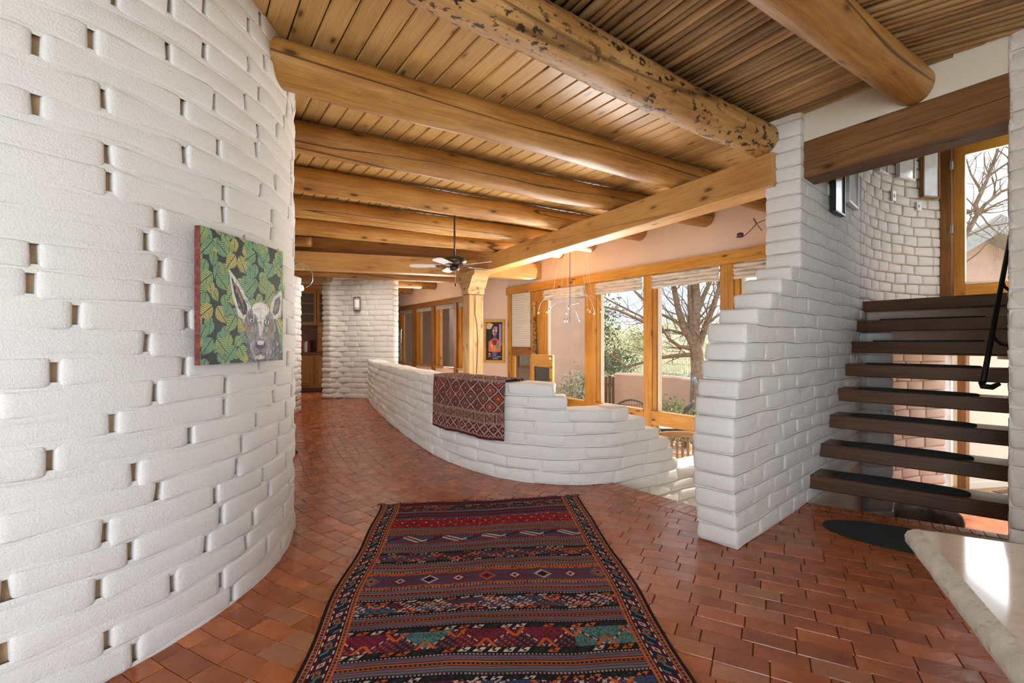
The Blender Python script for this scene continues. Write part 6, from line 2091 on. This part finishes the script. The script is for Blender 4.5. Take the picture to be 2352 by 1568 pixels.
# wooden gate between the walls
gt = at_d(1380, 862, 14.0)
gate = tag(empty('garden_gate', (gt.x, gt.y, OZ)), 'dark brown wooden plank gate beside the low garden wall', 'gate')
gw = (gA - gt); gw.z = 0; gl = gw.length; gw.normalize()
gate.rotation_euler = (0, 0, math.atan2(gw.y, gw.x))
M_GATE = m_wood('dark_gate_plank', (.09, .045, .022), (.15, .08, .042), (.21, .12, .07), .8, knots=.3, cracks=.5)
npk = 5
for k in range(npk):
    x0 = gl * k / npk
    MB().bbox(0, gt.z - OZ - .03 * (k % 2), -.015, .015, -gl / npk / 2 + .006, gl / npk / 2 - .006, .003).build('plank', M_GATE, gate, mw=Matrix(((0, 0, 1, x0 + gl / npk / 2), (0, 1, 0, 0), (1, 0, 0, 0), (0, 0, 0, 1))))
for z in (.35, gt.z - OZ - .3):
    MB().bbox(0, gl, .015, .04, z, z + .09, .004).build('ledge', M_GATE, gate)

# ---------------------------------------------------------------- trees and shrubs
M_BARK = m_plain('grey_brown_bark', (.20, .135, .085), .95, nscale=14, namt=.4, bmp=.8, bscale=30)
def m_leaf(name, a, b):
    m, nt, bs = nmat(name)
    gi = nt.nodes.new('ShaderNodeNewGeometry')
    c = ramp(nt, gi.outputs['Random Per Island'], [(0.0, a), (1.0, b)])
    nt.links.new(c, bs.inputs['Base Color']); bs.inputs['Roughness'].default_value = .7
    bs.inputs['Specular IOR Level'].default_value = .2
    return m
M_BUD = m_leaf('yellow_buds', (.42, .40, .10), (.66, .60, .22))
M_SAGE = m_leaf('silver_sage', (.26, .30, .20), (.52, .54, .42))
M_GREEN = m_leaf('glossy_green', (.05, .10, .03), (.26, .34, .12))
M_JUNI = m_leaf('juniper_green', (.035, .06, .025), (.14, .19, .085))
M_DRYG = m_leaf('dry_grass_blade', (.46, .44, .26), (.74, .70, .50))
M_YEL = m_leaf('chamisa_yellow', (.36, .37, .18), (.60, .58, .36))
def leaves(mb_v, mb_f, pts_, size, R_, nb):
    for p in pts_:
        a = R_.normal(size=3); a /= np.linalg.norm(a) + 1e-9
        b = R_.normal(size=3); b -= a * a.dot(b); b /= np.linalg.norm(b) + 1e-9
        l = size * R_.uniform(.6, 1.3); w_ = l * .38
        mb_v += [p - a * l / 2, p + b * w_ / 2, p + a * l / 2, p - b * w_ / 2]
        mb_f.append((nb, nb + 1, nb + 2, nb + 3)); nb += 4
    return nb
def leaf_obj(name, pts_, size, mat, parent, seed):
    R_ = np.random.default_rng(seed)
    v = []; f = []
    leaves(v, f, pts_, size, R_, 0)
    o = link(name, mesh_np(name, np.array(v), np.array(f), mat, False), parent)
    return o
def grow(mb, p, d, r, L, depth, R_, tips, spread=.55, upb=.15, kids=(2, 3)):
    n = 5
    pts_ = [p.copy()]; rs = [r]
    for i in range(n):
        d = (d + Vector(R_.normal(0, .13, 3)) + Vector((0, 0, upb * .25))).normalized()
        p = p + d * (L / n)
        pts_.append(p.copy()); rs.append(r * (1 - .42 * (i + 1) / n))
    mb.tube(pts_, rs, 7 if r > .03 else 4, cap=False)
    if depth == 0:
        tips.append(p); tips.append(pts_[2]); return
    for k in range(R_.integers(kids[0], kids[1] + 1)):
        q = pts_[R_.integers(2, n + 1)] if k else pts_[-1]
        nd = (d + Vector(R_.normal(0, spread, 3)) + Vector((0, 0, upb))).normalized()
        grow(mb, q, nd, rs[-1] * R_.uniform(.62, .9), L * R_.uniform(.62, .88), depth - 1, R_, tips, spread, upb, kids)
# main bare tree: limbs traced from their directions, then grown on
TD = 11.6
tb_ = at_d(1604, 905, TD); tb_.z = OZ
def tp(px, py, dd=0.0): return at_d(px, py, TD + abs(dd) * 1.2 + max(0, 1450 - px) * .012)
tree = tag(empty('bare_tree', tb_), 'large bare spring tree with a forked trunk outside the big window', 'tree')
R_ = np.random.default_rng(15)
mbt = MB(); mbb = MB(); tips = []
base = [tb_, tp(1604, 905), tp(1603, 850), tp(1600, 812), tp(1596, 790)]
mbt.tube(base, [.24, .20, .165, .15, .15], 14)
limbs = [([(1596, 790), (1597, 740), (1601, 690), (1598, 640), (1597, 560), (1600, 470)], .12, 0.0), ([(1596, 792), (1588, 745), (1586, 690), (1584, 630), (1583, 560)], .10, .2),
         ([(1594, 792), (1572, 755), (1558, 710), (1548, 660), (1540, 628), (1530, 570)], .10, -.3), ([(1590, 775), (1566, 765), (1540, 758), (1512, 757)], .05, -.5),
         ([(1586, 800), (1560, 795), (1536, 778), (1522, 756)], .055, .3), ([(1600, 815), (1570, 815), (1540, 818), (1515, 822), (1440, 842), (1400, 815)], .06, -.4),
         ([(1604, 800), (1622, 745), (1640, 700), (1655, 650), (1668, 600), (1680, 540)], .085, .2), ([(1601, 720), (1616, 680), (1630, 650), (1646, 620), (1650, 560)], .07, -.2),
         ([(1548, 660), (1530, 640), (1512, 610), (1480, 590)], .04, .4), ([(1572, 755), (1548, 735), (1520, 722), (1480, 730), (1400, 690), (1340, 650)], .045, -.8), ([(1655, 650), (1690, 600), (1720, 560)], .05, .3),
         ([(1622, 745), (1660, 715), (1700, 690), (1740, 680)], .04, .3), ([(1598, 640), (1570, 600), (1550, 560)], .05, .4), ([(1515, 757), (1470, 735), (1420, 712), (1370, 700), (1300, 720)], .045, -.6), ([(1480, 690), (1450, 660), (1410, 640), (1380, 600)], .035, -.5)]
for pts_, r, dd in limbs:
    P3 = [tp(x, y, dd * i / (len(pts_) - 1)) for i, (x, y) in enumerate(pts_)]
    n = len(P3)
    mbt.tube(P3, [r * (1 - .6 * i / (n - 1)) for i in range(n)], 9, cap=False)
    for i in range(1, n):
        for k in range(3 if i < n - 1 else 4):
            t = R_.random()
            q = P3[i - 1].lerp(P3[i], t)
            d = (P3[i] - P3[i - 1]).normalized()
            nd = (d + Vector(R_.normal(0, .6, 3)) + Vector((0, 0, .1))).normalized()
            grow(mbb, q, nd, r * .26 * (1 - .3 * i / n), R_.uniform(.5, 1.0), 2, R_, tips, .55, .10, (2, 2))
ti = Matrix.Translation(-tb_)
for o in (mbt.build('trunk', M_BARK, None, True), mbb.build('branches', M_BARK, None, True)):
    o.parent = tree; o.matrix_parent_inverse = ti
lp_ = [np.array(t) + R_.normal(0, .04, 3) for t in tips for _ in range(3) if R_.random() < .35]
o = leaf_obj('leaves', lp_, .035, M_BUD, None, 3); o.parent = tree; o.matrix_parent_inverse = ti

def shrub(name, base, rx, rz, n, size, mat, lab, cat, seed, stems=14, group=None, mass=.5):
    R2 = np.random.default_rng(seed)
    e = tag(empty(name, base), lab, cat, group)
    mb = MB()
    for k in range(stems):
        a = R2.uniform(0, 6.28); t = R2.uniform(.3, .95)
        mb.tube([(0, 0, -.05), (math.cos(a) * rx * t * .5, math.sin(a) * rx * t * .5, rz * .5), (math.cos(a) * rx * t, math.sin(a) * rx * t, rz * R2.uniform(.7, 1.0))], [.014, .009, .003], 5)
    mb.build('stems', M_BARK, e)
    u = R2.normal(size=(n, 3)); u /= np.linalg.norm(u, axis=1)[:, None]
    r = R2.random(n) ** mass
    lumps_ = 1 + .25 * np.sin(u[:, 0] * 5 + seed) * np.sin(u[:, 2] * 6 + u[:, 1] * 4)
    pts_ = np.stack([u[:, 0] * r * rx * lumps_, u[:, 1] * r * rx * lumps_, rz * .52 + u[:, 2] * r * rz * .52 * lumps_], -1)
    leaf_obj('foliage', pts_, size, mat, e, seed + 1)
    return e
def ground_at(px, py, d):
    p = at_d(px, py, d); return (p.x, p.y, outz(p.x, p.y))
shrub('silver_shrub', (*ground_at(1326, 940, 11.9)[:2], OZ), .55, 1.55, 2600, .085, M_SAGE, 'tall silvery sage shrub before the tall garden wall', 'shrub', 31, mass=.4)
shrub('silver_shrub', (*ground_at(1279, 940, 10.7)[:2], OZ), .42, 1.05, 1800, .075, M_GREEN, 'grey green rosemary bush at the window corner', 'shrub', 32, mass=.4)
shrub('green_bush', (*ground_at(1532, 940, 10.9)[:2], OZ), .48, 1.0, 1500, .075, M_GREEN, 'glossy green bush left in front of the low wall', 'shrub', 33)
shrub('green_bush', (*ground_at(1574, 940, 10.1)[:2], OZ), .42, .9, 1500, .075, M_GREEN, 'glossy green bush right beside the tree trunk', 'shrub', 34)
shrub('grass_clump', (*ground_at(1468, 940, 9.6)[:2], OZ), .35, .35, 900, .08, M_SAGE, 'low grey green clump by the wicker chair', 'plant', 35)
hill_lab = ['round dark juniper on the hillside', 'pale yellow chamisa bush below the hills', 'tall green pine left of the mesa', 'small dark juniper high on the slope', 'yellow green shrub thicket by the ridge', 'grey shrub in the dry grass', 'olive shrub beyond the low wall', 'pale shrub near the far ridge']
hl = [(1408, 800, 24, 1.35, 1.5, M_JUNI), (1440, 765, 36, 2.6, 2.2, M_YEL), (1392, 735, 30, 1.5, 3.6, M_YEL), (1465, 765, 39, .9, 2.2, M_JUNI), (1560, 775, 44, 2.4, 2.4, M_YEL), (1440, 825, 20, .8, .7, M_SAGE), (1555, 825, 19, .9, .8, M_SAGE), (1730, 770, 36, 2.4, 2.2, M_YEL)]
for i, (px, py, d, rx, rz, mt) in enumerate(hl):
    p = at_d(px, py, d)
    shrub('hill_shrub', (p.x, p.y, outz(p.x, p.y)), rx, rz, 1500, .10 + .05 * rx, mt, hill_lab[i], 'shrub', 40 + i, stems=6, group='shrubs on the hillside', mass=.45)
p = at_d(1335, 690, 24)
shrub('pine_tree', (p.x, p.y, outz(p.x, p.y)), 1.9, 5.2, 3500, .22, M_JUNI, 'dark pine crown above the tall garden wall', 'tree', 60, mass=.4)
# dry grass over the slope
Rg2 = np.random.default_rng(8)
v = []; f = []; nb = 0
for k in range(15000):
    d = 13.5 + 30 * Rg2.random() ** 1.6
    x = (Rg2.uniform(1330, 1780) - CX) / F * d
    if .822 * x + .569 * d < 12.9: continue
    z = outz(x, d)
    h = Rg2.uniform(.18, .50); a = Rg2.uniform(0, 6.28); w_ = .02 + .0012 * d
    lx, ly = Rg2.normal(0, .12), Rg2.normal(0, .12)
    ca_, sa_2 = math.cos(a) * w_, math.sin(a) * w_
    v += [(x - ca_, d - sa_2, z), (x + ca_, d + sa_2, z), (x + lx, d + ly, z + h)]
    f.append((nb, nb + 1, nb + 2)); nb += 3
g_ = link('dry_grass', mesh_np('dry_grass', np.array(v), np.array(f), M_DRYG, False))
tag(g_, 'pale dry grass covering the slope', 'grass', kind='stuff')

# ---------------------------------------------------------------- patio furniture
wc = at_d(1451, 940, 8.6)
wk = tag(empty('wicker_chair', (wc.x, wc.y, OZ)), 'round backed dark wicker chair on the patio', 'chair')
zt2 = (EYE - (918 - CY) / F * 8.6) - OZ
M_WICK = m_plain('dark_wicker', (.12, .085, .06), .8, nscale=60, namt=.6, bmp=.8, bscale=90)
arc = [(-.36 * math.cos(t), .05 - .28 * math.sin(t) * 0 + .0, zt2 - .36 + .36 * math.sin(t)) for t in np.linspace(0, math.pi, 13)]
MB().tube([(-.36, 0, .42)] + arc + [(.36, 0, .42)], .022, 8).build('back_rim', M_WICK, wk, True)
mb = MB()
for k in range(15):
    x = -.33 + .66 * k / 14
    mb.tube([(x, 0, .42), (x, .01, zt2 - .36 + math.sqrt(max(0, .36 ** 2 - x * x)))], .006, 4)
for k in range(9):
    z = .46 + (zt2 - .55) * k / 8
    hw2 = math.sqrt(max(.0004, .36 ** 2 - max(0, z - (zt2 - .36)) ** 2))
    mb.tube([(-hw2, .005, z), (hw2, .005, z)], .009, 4)
mb.build('back_weave', M_WICK, wk, False)
MB().bbox(-.36, .36, 0, .62, .36, .44, .03).build('seat', M_WICK, wk)
for x in (-.32, .32):
    for y in (.03, .56): MB().tube([(x, y, 0), (x, y, .38)], .02, 8).build('leg', M_WICK, wk, True)
# slatted teak chair close to the window, inside the sunken room's glazing
tA_ = at_d(1512, 1005, 7.35); tB_ = at_d(1625, 1012, 7.15)
tk = empty('teak_chair', (tA_.x, tA_.y, OZ + .0), math.atan2(tB_.y - tA_.y, tB_.x - tA_.x))
tag(tk, 'slatted teak patio chair with curved top rail behind the lower pane', 'chair')
Wt = math.hypot(tB_.x - tA_.x, tB_.y - tA_.y); zt3 = EYE - (988 - CY) / F * 7.3 - OZ
crest = [(Wt * t, 0, zt3 - .07 + .035 * math.sin(math.pi * t)) for t in np.linspace(0, 1, 9)]
mb = MB()
for i in range(8):
    a, b = crest[i], crest[i + 1]
    mb.add([(a[0], -.02, a[2] - .06), (b[0], -.02, b[2] - .06), (b[0], .02, b[2] - .06), (a[0], .02, a[2] - .06), (a[0], -.02, a[2] + .03), (b[0], -.02, b[2] + .03), (b[0], .02, b[2] + .03), (a[0], .02, a[2] + .03)], [(0, 1, 5, 4), (2, 3, 7, 6), (4, 5, 6, 7), (3, 2, 1, 0), (1, 2, 6, 5), (3, 0, 4, 7)])
mb.build('top_rail', M_TEAK, tk)
for k in range(9):
    x = Wt * (k + .5) / 9
    MB().bbox(0, zt3 - .12 - .42, -.008, .008, -.018, .018, .002).build('slat', M_TEAK, tk, mw=Matrix(((0, 0, 1, x), (0, 1, 0, 0), (1, 0, 0, .42), (0, 0, 0, 1))))
MB().bbox(0, Wt, -.02, .02, .38, .44, .004).build('lower_rail', M_TEAK, tk)
for x in (.02, Wt - .02):
    MB().bbox(x - .025, x + .025, -.025, .025, 0, zt3 - .06, .004).build('leg', M_TEAK, tk)
    MB().bbox(x - .025, x + .025, .50, .55, 0, .62, .004).build('leg', M_TEAK, tk)
    MB().bbox(x - .03, x + .03, .0, .58, .62, .65, .004).build('arm', M_TEAK, tk)
for k in range(7):
    MB().bbox(.02, Wt - .02, .04 + k * .072, .095 + k * .072, .41, .435, .003).build('seat_slat', M_TEAK, tk)
# glass topped patio table beyond it
pt_ = at_d(1566, 975, 8.15)
ptb = tag(empty('patio_table', (pt_.x, pt_.y, OZ)), 'black framed glass patio table behind the teak chair', 'table')
zt4 = EYE - (976 - CY) / F * 8.15 - OZ
MB().bbox(-.45, .5, -.3, .3, zt4 - .012, zt4, .003).build('glass_top', m_plain('table_glass', (.45, .50, .52), .05), ptb)
for x in (-.41, .46):
    for y in (-.26, .26): MB().tube([(x, y, 0), (x, y, zt4 - .01)], .018, 8).build('leg', M_BLACK, ptb, True)
for y in (-.28, .28): MB().bbox(-.45, .5, y - .015, y + .015, zt4 - .04, zt4 - .012, .003).build('frame_bar', M_BLACK, ptb)
# metal garden bird by the bush
bd_ = at_d(1580, 945, 9.15)
bird = tag(empty('garden_bird', (bd_.x, bd_.y, EYE - (952 - CY) / F * 9.15)), 'grey metal garden bird with a long tail by the bush', 'ornament')
MB().tube([(-.08, 0, .0), (-.05, 0, .06), (0, 0, .12), (.06, 0, .17), (.10, 0, .24), (.12, 0, .27)], [.015, .04, .06, .05, .03, .01], 10).build('body', M_BRONZE, bird, True)
MB().tube([(-.05, 0, .03), (-.25, 0, -.02), (-.45, 0, -.06)], [.02, .014, .006], 6).build('tail', M_BRONZE, bird, True)
MB().tube([(0, 0, .05), (0, 0, OZ - bird.location.z)], .012, 6).build('stake', M_BRONZE, bird, True)
# silver lantern on the low wall by the trunk
gb = at_d(1594, 876, 10.6)
gl_ = tag(empty('garden_lantern', gb), 'small blue grey ball lantern beside the tree trunk', 'lantern')
MB().lathe([(.01, -.10), (.05, -.07), (.07, 0), (.05, .07), (.01, .10)], 16).build('globe', m_plain('blue_grey_glaze', (.12, .17, .20), .2), gl_, True)
MB().tube([(0, 0, -.09), (0, 0, OZ - gb.z)], .015, 8).build('stake', M_BRONZE, gl_, True)

# ---------------------------------------------------------------- beyond the landing door: neighbour's roof and a bare tree
nb_a = at_d(2195, 690, 22)
nh_ = tag(empty('neighbour_house', (20.5, 20.5, 0)), 'neighbouring stucco house with a sloping grey roof beyond the landing door', 'building')
m_h = Matrix.Translation((20.5, 20.5, 0)).inverted()
nwm = m_plain('terracotta_stucco', (.55, .36, .28), .9, nscale=1.5, namt=.1)
MB().box(-4, 7, 0, 6, -1, 5.0).build('wall', nwm, nh_)
MB().prism([(-.6, 7.35), (7.5, 3.6), (7.5, 4.35), (-.6, 8.1)][::1], -1.0, 6.5, m=Matrix(((1, 0, 0, 0), (0, 0, 1, 0), (0, 1, 0, -1.6), (0, 0, 0, 1)))).build('roof', m_plain('grey_roof_metal', (.33, .31, .30), .6), nh_)
MB().prism([(-4.6, 5.0), (-.6, 7.35), (-.6, 8.1), (-4.6, 5.75)], -1.0, 6.5, m=Matrix(((1, 0, 0, 0), (0, 0, 1, 0), (0, 1, 0, -1.6), (0, 0, 0, 1)))).build('roof', m_plain('grey_roof_metal_2', (.33, .31, .30), .6), nh_)
MB().bbox(.95, 1.75, -.06, .02, 2.55, 4.2, .03).build('window', m_plain('pale_window', (.68, .72, .80), .3), nh_)
MB().box(-4, 3.5, .01, 5.9, 4.9, 6.0).build('gable', nwm, nh_)
rt = tag(empty('garden_tree', (10.4, 9.3, 0)), 'slender bare tree outside the landing door', 'tree')
def rp_(px, py, dd=0.0): return at_d(px, py, 9.2 + dd)
R_ = np.random.default_rng(91); mbt = MB(); mbb = MB(); tips = []
for pts_, r in (([(2190, 640), (2215, 545), (2245, 492), (2262, 470), (2300, 440), (2352, 420)], .05), ([(2245, 492), (2240, 470), (2255, 440), (2270, 405), (2290, 350), (2300, 300)], .045), ([(2240, 480), (2200, 500), (2160, 520)], .03), ([(2245, 492), (2290, 468), (2330, 450)], .03), ([(2255, 440), (2230, 400), (2218, 360)], .025), ([(2270, 405), (2320, 370), (2360, 340)], .025), ([(2215, 545), (2270, 520), (2330, 510)], .02)):
    P3 = [rp_(x, y) for x, y in pts_]
    n = len(P3)
    mbt.tube(P3, [r * (1 - .6 * i / (n - 1)) for i in range(n)], 8, cap=False)
    for i in range(1, n):
        for k in range(3):
            q = P3[i - 1].lerp(P3[i], R_.random()); d = (P3[i] - P3[i - 1]).normalized()
            grow(mbb, q, (d + Vector(R_.normal(0, .6, 3))).normalized(), r * .3, R_.uniform(.35, .7), 2, R_, tips, .55, .1, (2, 2))
b0 = rp_(2190, 640)
mbt.tube([Vector((b0.x - .3, b0.y, -1)), Vector((b0.x - .2, b0.y, 0)), b0], [.10, .08, .05], 9)
for o in (mbt.build('trunk', M_BARK, None, True), mbb.build('branches', M_BARK, None, True)):
    o.parent = rt; o.matrix_parent_inverse = Matrix.Translation((-10.4, -9.3, 0))
